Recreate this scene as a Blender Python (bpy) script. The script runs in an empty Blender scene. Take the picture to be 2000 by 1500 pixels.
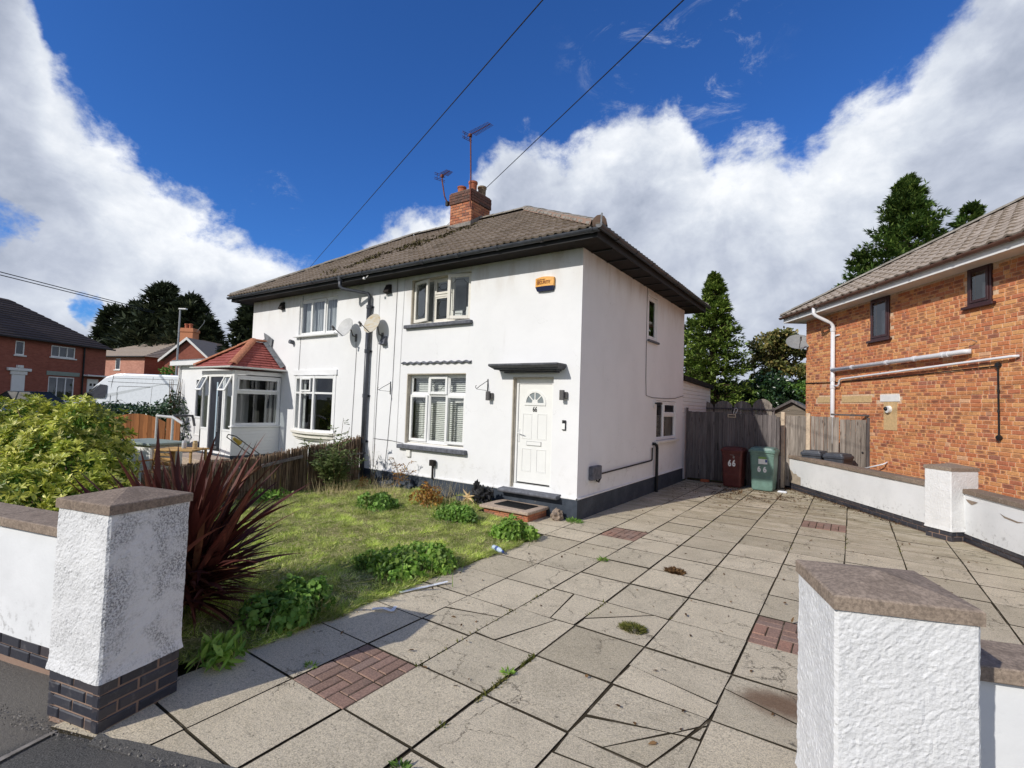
import bpy, bmesh, math, random
import numpy as np
from mathutils import Matrix, Vector, noise as mnoise

random.seed(7)
RNG = np.random.default_rng(7)
C = bpy.context.scene.collection
scene = bpy.context.scene

# ------------------------------------------------------------------ camera
cd = bpy.data.cameras.new('camera')
cam = bpy.data.objects.new('camera', cd)
C.objects.link(cam)
scene.camera = cam
cd.sensor_width = 36.0
cd.lens = 966.629 / 2000 * 36
cd.clip_start = 0.05
cd.clip_end = 3000
cam.location = (3.76106, -7.47143, 1.89247)
cam.rotation_mode = 'XYZ'
Rc = (Matrix.Rotation(0.602683, 4, 'Z') @ Matrix.Rotation(math.pi/2 + 0.0413725, 4, 'X')
    @ Matrix.Rotation(0.0331146, 4, 'Z'))
cam.rotation_euler = Rc.to_euler()

# ------------------------------------------------------------------ sun
SUNV = Vector((-0.256, -0.967, 0.66)).normalized()      # towards the sun
sl = bpy.data.lights.new('sun', 'SUN')
sl.energy = 2.95
sl.angle = math.radians(0.53)
sl.color = (1.0, 0.955, 0.88)
sun = bpy.data.objects.new('sun', sl)
C.objects.link(sun)
sun.rotation_euler = SUNV.to_track_quat('Z', 'Y').to_euler()
SUN_EL = math.asin(SUNV.z)
SUN_ROT = math.atan2(SUNV.x, SUNV.y)

# ------------------------------------------------------------------ view
vs = scene.view_settings
vs.view_transform = 'Standard'
vs.look = 'None'
vs.exposure = 0.30
vs.gamma = 1.0
vs.use_curve_mapping = False
scene.render.engine = 'CYCLES'

# ------------------------------------------------------------------ node helper
class NT:
  def __init__(self, nt):
    self.nt = nt
    self.n = nt.nodes
    self.l = nt.links

  def add(self, t, **kw):
    nd = self.n.new(t)
    for k, v in kw.items():
      setattr(nd, k, v)
    return nd

  def set(self, sock, v):
    if v is None:
      return
    if isinstance(v, bpy.types.NodeSocket):
      self.l.new(v, sock)
    elif isinstance(v, (tuple, list)):
      if len(v) == 3 and sock.type == 'RGBA':
        v = (*v, 1)
      sock.default_value = v
    else:
      sock.default_value = v

  def math(self, op, a, b=None, c=None, clamp=False):
    nd = self.add('ShaderNodeMath', operation=op, use_clamp=clamp)
    self.set(nd.inputs[0], a)
    self.set(nd.inputs[1], b)
    self.set(nd.inputs[2], c)
    return nd.outputs[0]

  def vmath(self, op, a, b=None, out=0):
    nd = self.add('ShaderNodeVectorMath', operation=op)
    self.set(nd.inputs[0], a)
    if b is not None:
      if op == 'SCALE':
        self.set(nd.inputs[3], b)
      else:
        self.set(nd.inputs[1], b)
    return nd.outputs[out]

  def mix(self, f, a, b, mode='MIX'):
    nd = self.add('ShaderNodeMix', data_type='RGBA', blend_type=mode)
    self.set(nd.inputs[0], f)
    self.set(nd.inputs[6], a)
    self.set(nd.inputs[7], b)
    return nd.outputs[2]

  def ss(self, v, lo, hi, a=0.0, b=1.0):
    nd = self.add('ShaderNodeMapRange', interpolation_type='SMOOTHSTEP')
    self.set(nd.inputs[0], v)
    for i, x in enumerate((lo, hi, a, b)):
      self.set(nd.inputs[1 + i], x)
    return nd.outputs[0]

  def noise(self, vec, scale, detail=4, rough=0.55, dist=0.0, out=0):
    nd = self.add('ShaderNodeTexNoise')
    if vec is not None:
      self.l.new(vec, nd.inputs['Vector'])
    nd.inputs['Scale'].default_value = scale
    nd.inputs['Detail'].default_value = detail
    nd.inputs['Roughness'].default_value = rough
    nd.inputs['Distortion'].default_value = dist
    return nd.outputs[out]

  def voro(self, vec, scale, feature='F1', out=0):
    nd = self.add('ShaderNodeTexVoronoi', feature=feature)
    if vec is not None:
      self.l.new(vec, nd.inputs['Vector'])
    nd.inputs['Scale'].default_value = scale
    return nd.outputs[out]

  def sepxyz(self, v):
    nd = self.add('ShaderNodeSeparateXYZ')
    self.l.new(v, nd.inputs[0])
    return nd.outputs

  def combxyz(self, x, y, z):
    nd = self.add('ShaderNodeCombineXYZ')
    for i, v in enumerate((x, y, z)):
      self.set(nd.inputs[i], v)
    return nd.outputs[0]

  def pos(self):
    return self.add('ShaderNodeNewGeometry').outputs['Position']

  def rnd(self):
    """piece random number: object random + mesh attribute 'rnd'"""
    a = self.add('ShaderNodeAttribute', attribute_name='rnd').outputs['Fac']
    b = self.add('ShaderNodeObjectInfo').outputs['Random']
    return self.math('FRACT', self.math('ADD', a, b))

  def ramp(self, f, stops):
    nd = self.add('ShaderNodeValToRGB')
    cr = nd.color_ramp
    while len(cr.elements) > 1:
      cr.elements.remove(cr.elements[0])
    cr.elements[0].position = stops[0][0]
    cr.elements[0].color = (*stops[0][1], 1)
    for p, c in stops[1:]:
      e = cr.elements.new(p)
      e.color = (*c, 1)
    self.set(nd.inputs[0], f)
    return nd.outputs[0]

  def bump(self, h, strength=0.5, dist=0.01, normal=None):
    nd = self.add('ShaderNodeBump')
    nd.inputs['Strength'].default_value = strength
    nd.inputs['Distance'].default_value = dist
    self.l.new(h, nd.inputs['Height'])
    if normal is not None:
      self.l.new(normal, nd.inputs['Normal'])
    return nd.outputs[0]

MATS = {}

def mat(name, build):
  m = bpy.data.materials.new(name)
  m.use_nodes = True
  nt = m.node_tree
  nt.nodes.clear()
  g = NT(nt)
  out = g.add('ShaderNodeOutputMaterial')
  sh = build(g)
  nt.links.new(sh, out.inputs[0])
  MATS[name] = m
  return m

def bsdf(g, col, rough=0.8, normal=None, spec=0.3, metal=0.0, sheen=None, coat=None):
  b = g.add('ShaderNodeBsdfPrincipled')
  g.set(b.inputs['Base Color'], col)
  g.set(b.inputs['Roughness'], rough)
  b.inputs['Specular IOR Level'].default_value = spec
  b.inputs['Metallic'].default_value = metal
  if coat:
    b.inputs['Coat Weight'].default_value = coat
    b.inputs['Coat Roughness'].default_value = 0.08
  if normal is not None:
    g.l.new(normal, b.inputs['Normal'])
  return b.outputs[0]

# ------------------------------------------------------------------ world: sky + clouds
world = bpy.data.worlds.new('World')
scene.world = world
world.use_nodes = True
wt = world.node_tree
wt.nodes.clear()
g = NT(wt)
wout = g.add('ShaderNodeOutputWorld')
bg = g.add('ShaderNodeBackground')
wt.links.new(bg.outputs[0], wout.inputs[0])
sky = g.add('ShaderNodeTexSky')
sky.sky_type = 'NISHITA'
sky.sun_disc = False
sky.sun_elevation = SUN_EL
sky.sun_rotation = SUN_ROT
sky.altitude = 100
sky.air_density = 1.0
sky.dust_density = 0.3
sky.ozone_density = 2.2
SKY_STR = 0.10
D = g.add('ShaderNodeTexCoord').outputs['Generated']
xyz = g.sepxyz(D)
az = g.math('ARCTAN2', xyz[0], xyz[1])                      # -pi..pi, 0 = +y
azn = g.math('MULTIPLY_ADD', az, 1 / (2 * math.pi), 0.5)
el = g.math('ARCSINE', xyz[2])
eld = g.math('MULTIPLY', el, 180 / math.pi)
fc = g.add('ShaderNodeFloatCurve')
wt.links.new(azn, fc.inputs[1])
tab = [(-180, 46), (-150, 42), (-125, 40), (-105, 42), (-90, 40), (-82.3, 37), (-80.3, 32), (-79, 26), (-76, 22.3), (-73.8, 21),
     (-71, 19), (-68, 17.9), (-66, 16.8), (-61.3, 15.8), (-58, 14.4), (-55.5, 14.0), (-52.4, 15.6), (-49, 19.8), (-45.3, 20.6),
     (-42.3, 21.5), (-39.6, 26), (-36.8, 28.5), (-32.6, 29.3), (-30, 27), (-26.5, 29.4), (-21.3, 30.6), (-17.2, 31.2), (-14.6, 28),
     (-12.6, 25.4), (-10.4, 26.8), (-7, 26.6), (-4.8, 24.4), (-2.8, 25.6), (-0.9, 28), (2.9, 28.3), (5.1, 29.6), (7, 32),
     (11.4, 36), (20, 40), (45, 46), (80, 44), (120, 40), (150, 44), (180, 46)]  # cloud tops outside the view raised to add unseen fill light
cu = fc.mapping.curves[0]
pts = [((a + 180) / 360, e / 90) for a, e in tab]
cu.points[0].location = pts[0]
cu.points[1].location = pts[-1]
for p in pts[1:-1]:
  cu.points.new(*p)
for p in cu.points:
  p.handle_type = 'VECTOR'
fc.mapping.update()
bound = g.math('MULTIPLY', fc.outputs[0], 90.0)
Ds = g.vmath('MULTIPLY', D, (1.0, 1.0, 1.25))
warp = g.noise(Ds, 3.2, 3, 0.5, out=1)
Dw = g.vmath('ADD', Ds, g.vmath('SCALE', g.vmath('SUBTRACT', warp, (0.5, 0.5, 0.5)), 0.10))
n1 = g.noise(Dw, 7.5, 9, 0.60)
n2 = g.noise(Dw, 24.0, 7, 0.68)
nn = g.math('ADD', g.math('MULTIPLY', g.math('SUBTRACT', n1, 0.5), 10.0), g.math('MULTIPLY', g.math('SUBTRACT', n2, 0.5), 4.5))
deep = g.math('ADD', g.math('SUBTRACT', bound, eld), nn)     # degrees inside the cloud
dens = g.math('ADD', g.math('MINIMUM', g.math('SUBTRACT', bound, eld), 8.0), nn)

Dh = g.vmath('ADD', D, g.vmath('SCALE', g.vmath('SUBTRACT', g.noise(Ds, 9.0, 5, 0.6, out=1), (0.5, 0.5, 0.5)), 0.16))

def blob(azd, eld_, width, amount):
  a, e = math.radians(azd), math.radians(eld_)
  v = (math.sin(a) * math.cos(e), math.cos(a) * math.cos(e), math.sin(e))
  dt = g.vmath('DOT_PRODUCT', g.vmath('NORMALIZE', Dh), v, out=1)
  return g.ss(dt, math.cos(math.radians(width)), 1.0, 0.0, amount)

hole = g.math('ADD', blob(-82.3, 13.2, 4.6, 8.5), blob(-75.2, 7.2, 2.4, 7))
hole = g.math('ADD', hole, blob(-79.5, 31.0, 5.0, 3))
hole = g.math('ADD', hole, blob(-88, 7.0, 4.0, 5))
dens = g.math('SUBTRACT', dens, hole)
# thin wisps standing off the main clouds
wn = g.noise(g.vmath('MULTIPLY', Dw, (1.0, 1.0, 1.6)), 9.0, 10, 0.72, 0.6)
wisp = g.math('MULTIPLY', g.ss(wn, 0.50, 0.78),
        g.math('ADD', g.math('ADD', blob(-20.5, 36.5, 8, 0.55), blob(-12.0, 34.0, 6, 0.8)), blob(-61.5, 18.6, 4.0, 1.4)), clamp=True)
core = g.ss(dens, -0.7, 2.3)
mask = g.math('MAXIMUM', core, wisp)
# cloud shading: bright rims, greyer bellies
rim = g.ss(deep, 1.0, 11.0, 1.0, 0.0)
sn = g.noise(g.vmath('ADD', Dw, (0.03, 0.08, -0.05)), 3.6, 6, 0.52, 0.3)
relief = g.math('SUBTRACT', g.noise(Dw, 11.0, 7, 0.6), g.noise(g.vmath('ADD', Dw, (-0.012, -0.03, 0.03)), 11.0, 7, 0.6))
lum = g.math('ADD', g.math('MULTIPLY', g.ss(sn, 0.36, 0.64), 0.50), g.math('MULTIPLY', rim, 0.50))
lum = g.math('ADD', lum, g.math('MULTIPLY', relief, 0.85), clamp=False)
lum = g.math('MULTIPLY_ADD', g.ss(eld, 10.0, 40.0), -0.10, lum)
ccol = g.ramp(lum, [(0.0, (0.33, 0.37, 0.46)), (0.30, (0.44, 0.48, 0.57)), (0.6, (0.58, 0.62, 0.69)), (1.0, (0.80, 0.82, 0.85))])
hs = g.add('ShaderNodeHueSaturation')
hs.inputs['Saturation'].default_value = 1.0
hs.inputs['Value'].default_value = 1.0
wt.links.new(sky.outputs[0], hs.inputs['Color'])
skyc = g.vmath('MULTIPLY', hs.outputs[0], (0.27 * SKY_STR, 0.61 * SKY_STR, 1.16 * SKY_STR))
# far haze near the horizon fades the cloud base a little
final = g.mix(mask, skyc, ccol)
wt.links.new(final, bg.inputs[0])
bg.inputs[1].default_value = 1.0
world.cycles.sampling_method = 'MANUAL'
world.cycles.sample_map_resolution = 1024

# ------------------------------------------------------------------ mesh builder
class MB:
  def __init__(self, M=None):
    self.v = []
    self.f = []
    self.r = []
    self.uv = None
    self.M = M
    self.cur = 0.0

  def pt(self, p):
    if self.M is not None:
      p = self.M @ Vector(p)
    self.v.append((p[0], p[1], p[2]))
    return len(self.v) - 1

  def poly(self, pts):
    i = [self.pt(p) for p in pts]
    self.f.append(i)
    self.r.append(self.cur)
    return self

  def faces(self, pts, fs):
    b = len(self.v)
    for p in pts:
      self.pt(p)
    for f in fs:
      self.f.append([b + k for k in f])
      self.r.append(self.cur)
    return self

  def box(self, x0, x1, y0, y1, z0, z1):
    return self.faces([(x0, y0, z0), (x1, y0, z0), (x1, y1, z0), (x0, y1, z0), (x0, y0, z1), (x1, y0, z1), (x1, y1, z1), (x0, y1, z1)],
              [(0, 3, 2, 1), (4, 5, 6, 7), (0, 1, 5, 4), (1, 2, 6, 5), (2, 3, 7, 6), (3, 0, 4, 7)])

  def cbox(self, x0, x1, y0, y1, z0, z1, c=0.004):
    """chamfered box"""
    P = []
    for sx, xa in ((0, x0), (1, x1)):
      for sy, ya in ((0, y0), (1, y1)):
        for sz, za in ((0, z0), (1, z1)):
          dx = c if sx == 0 else -c
          dy = c if sy == 0 else -c
          dz = c if sz == 0 else -c
          P += [(xa, ya + dy, za + dz), (xa + dx, ya, za + dz), (xa + dx, ya + dy, za)]

    def k(sx, sy, sz, a):
      return ((sx * 2 + sy) * 2 + sz) * 3 + a
    F = []
    F.append((k(0, 0, 0, 0), k(0, 0, 1, 0), k(0, 1, 1, 0), k(0, 1, 0, 0)))
    F.append((k(1, 0, 0, 0), k(1, 1, 0, 0), k(1, 1, 1, 0), k(1, 0, 1, 0)))
    F.append((k(0, 0, 0, 1), k(1, 0, 0, 1), k(1, 0, 1, 1), k(0, 0, 1, 1)))
    F.append((k(0, 1, 0, 1), k(0, 1, 1, 1), k(1, 1, 1, 1), k(1, 1, 0, 1)))
    F.append((k(0, 0, 0, 2), k(0, 1, 0, 2), k(1, 1, 0, 2), k(1, 0, 0, 2)))
    F.append((k(0, 0, 1, 2), k(1, 0, 1, 2), k(1, 1, 1, 2), k(0, 1, 1, 2)))
    for s in (0, 1):
      for t in (0, 1):
        F.append((k(0, s, t, 1), k(1, s, t, 1), k(1, s, t, 2), k(0, s, t, 2)))
        F.append((k(s, 0, t, 0), k(s, 1, t, 0), k(s, 1, t, 2), k(s, 0, t, 2)))
        F.append((k(s, t, 0, 0), k(s, t, 1, 0), k(s, t, 1, 1), k(s, t, 0, 1)))
    for sx in (0, 1):
      for sy in (0, 1):
        for sz in (0, 1):
          F.append((k(sx, sy, sz, 0), k(sx, sy, sz, 1), k(sx, sy, sz, 2)))
    return self.faces(P, F)

  def tube(self, pts, r, n=8, cap=True):
    pts = [Vector(p) for p in pts]
    rs = r if isinstance(r, (list, tuple)) else [r] * len(pts)
    rings = []
    up = Vector((0, 0, 1))
    pa = None
    for i, p in enumerate(pts):
      if i == 0:
        d = pts[1] - p
      elif i == len(pts) - 1:
        d = p - pts[-2]
      else:
        d = (pts[i + 1] - p).normalized() + (p - pts[i - 1]).normalized()
      d.normalize()
      if pa is None:
        a = d.cross(up)
        if a.length < 0.05:
          a = d.cross(Vector((1, 0, 0)))
      else:
        a = pa - d * pa.dot(d)
      a.normalize()
      pa = a
      b = d.cross(a)
      rings.append([self.pt(p + (a * math.cos(2 * math.pi * k / n) + b * math.sin(2 * math.pi * k / n)) * rs[i]) for k in range(n)])
    for i in range(len(rings) - 1):
      for k in range(n):
        self.f.append([rings[i][k], rings[i][(k + 1) % n], rings[i + 1][(k + 1) % n], rings[i + 1][k]])
        self.r.append(self.cur)
    if cap:
      self.f.append(rings[0][::-1])
      self.r.append(self.cur)
      self.f.append(rings[-1])
      self.r.append(self.cur)
    return self

  def lathe(self, prof, n=16, c=(0, 0, 0), close=True):
    rings = []
    for (r, z) in prof:
      rings.append([self.pt((c[0] + r * math.cos(2 * math.pi * k / n), c[1] + r * math.sin(2 * math.pi * k / n), c[2] + z)) for k in range(n)])
    for i in range(len(rings) - 1):
      for k in range(n):
        self.f.append([rings[i][k], rings[i][(k + 1) % n], rings[i + 1][(k + 1) % n], rings[i + 1][k]])
        self.r.append(self.cur)
    if close:
      self.f.append(rings[0][::-1])
      self.r.append(self.cur)
      self.f.append(rings[-1])
      self.r.append(self.cur)
    return self

  def prism(self, poly, z0, z1, c=0.0):
    """poly (ccw xy list) extruded z0..z1 with optional top chamfer"""
    n = len(poly)
    if c > 0:
      ins = inset(poly, c)
      if ins is None:
        c = 0
    if c > 0:
      P = [(x, y, z0) for x, y in poly] + [(x, y, z1 - c) for x, y in poly] + [(x, y, z1) for x, y in ins]
      F = [tuple(range(n))[::-1], tuple(range(2 * n, 3 * n))]
      for i in range(n):
        j = (i + 1) % n
        F.append((i, j, n + j, n + i))
        F.append((n + i, n + j, 2 * n + j, 2 * n + i))
    else:
      P = [(x, y, z0) for x, y in poly] + [(x, y, z1) for x, y in poly]
      F = [tuple(range(n))[::-1], tuple(range(n, 2 * n))]
      for i in range(n):
        j = (i + 1) % n
        F.append((i, j, n + j, n + i))
    return self.faces(P, F)

  def mesh(self, name, material=None, smooth=False, fix=True):
    me = bpy.data.meshes.new(name)
    me.from_pydata(self.v, [], self.f)
    if fix:
      bm = bmesh.new()
      bm.from_mesh(me)
      bmesh.ops.recalc_face_normals(bm, faces=bm.faces)
      bm.to_mesh(me)
      bm.free()
    if any(self.r):
      at = me.attributes.new('rnd', 'FLOAT', 'FACE')
      at.data.foreach_set('value', self.r[:len(me.polygons)])
    if material is not None:
      me.materials.append(MATS[material] if isinstance(material, str) else material)
    if smooth:
      me.polygons.foreach_set('use_smooth', [True] * len(me.polygons))
    me.update()
    return me

def inset(poly, d):
  """inset a convex ccw polygon"""
  n = len(poly)
  out = list(poly)
  for i in range(n):
    x0, y0 = poly[i]
    x1, y1 = poly[(i + 1) % n]
    L = math.hypot(x1 - x0, y1 - y0)
    if L < 1e-6:
      continue
    nx, ny = -(y1 - y0) / L, (x1 - x0) / L
    out = clip(out, nx, ny, nx * x0 + ny * y0 + d)
    if len(out) < 3:
      return None
  if len(out) != n:
    # keep the vertex count equal by scaling instead
    cx = sum(p[0] for p in poly) / n
    cy = sum(p[1] for p in poly) / n
    rr = max(0.02, min(math.hypot(p[0] - cx, p[1] - cy) for p in poly))
    k = max(0.3, 1 - d / rr)
    return [(cx + (x - cx) * k, cy + (y - cy) * k) for x, y in poly]
  # align start vertex
  b = min(range(n), key=lambda i: math.hypot(out[i][0] - poly[0][0], out[i][1] - poly[0][1]))
  return out[b:] + out[:b]

def clip(poly, nx, ny, c):
  """keep nx*x+ny*y >= c"""
  out = []
  n = len(poly)
  for i in range(n):
    a, b = poly[i], poly[(i + 1) % n]
    da = nx * a[0] + ny * a[1] - c
    db = nx * b[0] + ny * b[1] - c
    if da >= 0:
      out.append(a)
    if (da >= 0) != (db >= 0):
      t = da / (da - db)
      out.append((a[0] + (b[0] - a[0]) * t, a[1] + (b[1] - a[1]) * t))
  res = []
  for p in out:
    if not res or math.hypot(p[0] - res[-1][0], p[1] - res[-1][1]) > 0.004:
      res.append(p)
  if len(res) > 1 and math.hypot(res[0][0] - res[-1][0], res[0][1] - res[-1][1]) < 0.004:
    res.pop()
  return res

WM = {}      # world matrices by object name

def wmat(o):
  return WM.get(o.name, Matrix.Identity(4))

def attach(o, parent, M=None):
  """link o so that its world matrix is M, as a child of parent"""
  M = M or Matrix.Identity(4)
  C.objects.link(o)
  if parent is not None:
    o.parent = parent
    o.matrix_parent_inverse = wmat(parent).inverted()
    o.matrix_basis = M
  else:
    o.matrix_basis = M
  WM[o.name] = M.copy()
  return o

def obj(name, mb, material, parent=None, smooth=False, kind=None, label=None, fix=True):
  me = mb.mesh(name, material, smooth, fix) if isinstance(mb, MB) else mb
  o = bpy.data.objects.new(name, me)
  attach(o, parent)
  if kind:
    o['kind'] = kind
  if label:
    o['label'] = label
  return o

def inst(name, me, M, parent):
  o = bpy.data.objects.new(name, me)
  return attach(o, parent, M)

def thing(name, label, cat, loc=(0, 0, 0), group=None):
  o = bpy.data.objects.new(name, None)
  o.empty_display_size = 0.2
  attach(o, None, Matrix.Translation(loc))
  o['label'] = label
  o['category'] = cat
  if group:
    o['group'] = group
  return o

def tag(o, label, cat, group=None, kind=None):
  o['label'] = label
  if cat:
    o['category'] = cat
  if group:
    o['group'] = group
  if kind:
    o['kind'] = kind
  return o

def copy_thing(root, M, label=None):
  """copy a thing with parts and sub-parts; M moves the whole copy"""
  def rec(o, parent):
    c = o.copy()
    C.objects.link(c)
    if parent is not None:
      c.parent = parent
      c.matrix_parent_inverse = o.matrix_parent_inverse.copy()
    WM[c.name] = M @ wmat(o)
    for ch in list(o.children):
      rec(ch, c)
    return c
  r = rec(root, None)
  r.matrix_basis = M @ root.matrix_basis
  if label:
    r['label'] = label
  return r

def frame(o, ax, ay=None, az=(0, 0, 1)):
  """local frame matrix: origin o, x axis ax, y axis ay, z az"""
  ax = Vector(ax).normalized()
  az = Vector(az).normalized()
  ay = Vector(ay).normalized() if ay is not None else az.cross(ax)
  M = Matrix.Identity(4)
  for i in range(3):
    M[i][0], M[i][1], M[i][2], M[i][3] = ax[i], ay[i], az[i], o[i]
  return M

def fbm(p, s=1.0, o=3):
  return mnoise.fractal(Vector(p) * s, 1.0, 2.0, o)

# vectorised leaf builder ------------------------------------------------------
def leaf_mesh(name, pos, dirs, nrm, length, width, material, fold=0.25, shape='diamond', rnd=None):
  """pos base point, dirs unit growth direction, nrm approx. upper normal; arrays (n,3), length/width (n,)"""
  n = len(pos)
  d = dirs / np.maximum(np.linalg.norm(dirs, axis=1, keepdims=True), 1e-6)
  w = np.cross(d, nrm)
  w /= np.maximum(np.linalg.norm(w, axis=1, keepdims=True), 1e-6)
  up = np.cross(w, d)
  L = length[:, None]
  W = width[:, None] * 0.5
  if shape == 'diamond':
    V = np.stack([pos, pos + d * L * 0.45 + w * W + up * W * fold, pos + d * L, pos + d * L * 0.45 - w * W + up * W * fold], 1)
    F = [(0, 1, 2), (0, 2, 3)]
    k = 4
  elif shape == 'tri':
    V = np.stack([pos - w * W, pos + w * W, pos + d * L], 1)
    F = [(0, 1, 2)]
    k = 3
  else:  # 'leaf' six-sided, folded and drooping at the tip
    V = np.stack([pos,
            pos + d * L * 0.30 + w * W * 0.9 + up * W * fold, pos + d * L * 0.68 + w * W * 0.75 + up * W * fold * 0.6,
            pos + d * L - up * L * 0.10,
            pos + d * L * 0.68 - w * W * 0.75 + up * W * fold * 0.6, pos + d * L * 0.30 - w * W * 0.9 + up * W * fold], 1)
    F = [(0, 1, 2), (0, 2, 3), (0, 3, 4), (0, 4, 5)]
    k = 6
  V = V.reshape(-1, 3)
  nf = len(F)
  idx = (np.arange(n)[:, None, None] * k + np.array(F)[None]).reshape(-1)
  me = bpy.data.meshes.new(name)
  me.vertices.add(len(V))
  me.vertices.foreach_set('co', V.astype(np.float32).ravel())
  me.loops.add(len(idx))
  me.loops.foreach_set('vertex_index', idx.astype(np.int32))
  me.polygons.add(n * nf)
  me.polygons.foreach_set('loop_start', np.arange(0, len(idx), 3, dtype=np.int32))
  me.polygons.foreach_set('loop_total', np.full(n * nf, 3, dtype=np.int32))
  if rnd is None:
    rnd = RNG.random(n)
  at = me.attributes.new('rnd', 'FLOAT', 'FACE')
  at.data.foreach_set('value', np.repeat(rnd, nf).astype(np.float32))
  me.materials.append(MATS[material])
  me.update()
  me.validate()
  return me

def unit(a):
  return a / np.maximum(np.linalg.norm(a, axis=-1, keepdims=True), 1e-9)

def rdir(n, up=0.0):
  a = RNG.normal(size=(n, 3))
  a[:, 2] += up
  return unit(a)
# ------------------------------------------------------------------ materials
def m_plain(name, col, rough=0.6, spec=0.3, metal=0.0, var=0.12, nscale=6.0, bump=0.0, bscale=60, coat=None, rv=0.0):
  def b(g):
    p = g.pos()
    f = g.noise(p, nscale, 5, 0.6)
    c = g.mix(g.ss(f, 0.3, 0.7), tuple(x * (1 - var) for x in col), tuple(min(1, x * (1 + var)) for x in col))
    if rv:
      r = g.rnd()
      v = g.math('MULTIPLY_ADD', r, 2 * rv, 1 - rv)
      c = g.vmath('SCALE', c, v)
    nrm = g.bump(g.noise(p, bscale, 4), bump, 0.004) if bump else None
    ro = g.math('MULTIPLY_ADD', f, 0.2, rough - 0.1)
    return bsdf(g, c, ro, nrm, spec, metal, coat=coat)
  return mat(name, b)

def b_render(g):
  """smooth painted render: faint stains, hairline cracks, trowel relief"""
  p = g.pos()
  big = g.noise(p, 0.9, 5, 0.6)
  c = g.mix(g.ss(big, 0.35, 0.7), (0.79, 0.79, 0.795), (0.74, 0.74, 0.745))
  st = g.noise(g.vmath('MULTIPLY', p, (2.2, 2.2, 0.35)), 1.6, 7, 0.7)
  c = g.mix(g.ss(st, 0.60, 0.85, 0, 0.45), c, (0.55, 0.53, 0.50))
  z = g.sepxyz(p)[2]
  low = g.math('MULTIPLY', g.ss(z, 1.1, 0.35), g.ss(g.noise(p, 5, 6, 0.7), 0.5, 0.75, 0, 0.5))
  c = g.mix(low, c, (0.42, 0.40, 0.36))
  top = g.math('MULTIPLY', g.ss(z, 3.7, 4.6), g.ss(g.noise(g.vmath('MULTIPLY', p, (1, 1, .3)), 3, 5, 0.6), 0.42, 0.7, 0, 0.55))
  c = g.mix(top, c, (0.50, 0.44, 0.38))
  pw = g.vmath('ADD', p, g.vmath('SCALE', g.noise(p, 3.0, 4, 0.6, out=1), 0.5))
  cr = g.voro(pw, 0.75, 'DISTANCE_TO_EDGE')
  crm = g.math('MULTIPLY', g.ss(cr, 0.0035, 0.0), g.ss(g.noise(p, 1.3, 2), 0.50, 0.62))
  c = g.mix(g.math('MULTIPLY', crm, 0.35), c, (0.40, 0.39, 0.37))
  h = g.math('ADD', g.math('MULTIPLY', g.noise(p, 9, 5, 0.6), 1.0), g.math('MULTIPLY', g.noise(p, 120, 3), 0.12))
  return bsdf(g, c, 0.72, g.bump(h, 0.25, 0.012), 0.25)

mat('render_smooth', b_render)

def b_wallrender(g):
  p = g.pos()
  c = g.mix(g.ss(g.noise(p, 1.5, 5, 0.6), 0.35, 0.7), (0.80, 0.81, 0.82), (0.72, 0.73, 0.74))
  z = g.sepxyz(p)[2]
  low = g.math('MULTIPLY', g.ss(z, 0.5, 0.12), g.ss(g.noise(p, 14, 6, 0.7), 0.52, 0.70))
  c = g.mix(g.math('MULTIPLY', low, 0.65), c, (0.22, 0.21, 0.20))
  s = g.ss(g.noise(p, 6, 7, 0.7), 0.62, 0.78)
  c = g.mix(g.math('MULTIPLY', s, 0.35), c, (0.40, 0.38, 0.36))
  h = g.noise(p, 12, 5, 0.6)
  return bsdf(g, c, 0.75, g.bump(h, 0.3, 0.01), 0.2)

mat('render_wall', b_wallrender)

def roughcast(grime):
  def b(g):
    p = g.pos()
    c = g.mix(g.noise(p, 3, 4), (0.80, 0.80, 0.80), (0.70, 0.70, 0.70))
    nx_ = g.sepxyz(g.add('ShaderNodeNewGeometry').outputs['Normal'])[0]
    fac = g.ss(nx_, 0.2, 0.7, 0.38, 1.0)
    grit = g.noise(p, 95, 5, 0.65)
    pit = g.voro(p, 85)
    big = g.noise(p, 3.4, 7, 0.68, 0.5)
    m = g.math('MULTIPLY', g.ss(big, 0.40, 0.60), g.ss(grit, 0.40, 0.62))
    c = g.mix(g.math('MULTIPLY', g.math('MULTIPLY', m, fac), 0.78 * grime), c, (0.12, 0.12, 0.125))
    m2 = g.math('MULTIPLY', g.ss(g.noise(p, 7, 6, 0.7), 0.60, 0.72), g.ss(grit, 0.42, 0.55))
    c = g.mix(g.math('MULTIPLY', m2, 0.75 * grime), c, (0.05, 0.05, 0.055))
    pm = g.math('MULTIPLY', g.ss(g.noise(p, 120, 3, 0.7), 0.60, 0.70), 0.22 * (0.4 + grime))
    c = g.mix(pm, c, (0.20, 0.19, 0.18))
    h = g.math('ADD', g.math('MULTIPLY', grit, 1.0), g.math('MULTIPLY', pit, 0.5))
    h = g.math('ADD', h, g.math('MULTIPLY', g.noise(p, 42, 3), 0.8))
    return bsdf(g, c, 0.8, g.bump(h, 0.5, 0.0065), 0.2)
  return b

mat('roughcast_grimy', roughcast(1.0))
mat('roughcast_clean', roughcast(0.30))

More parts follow.
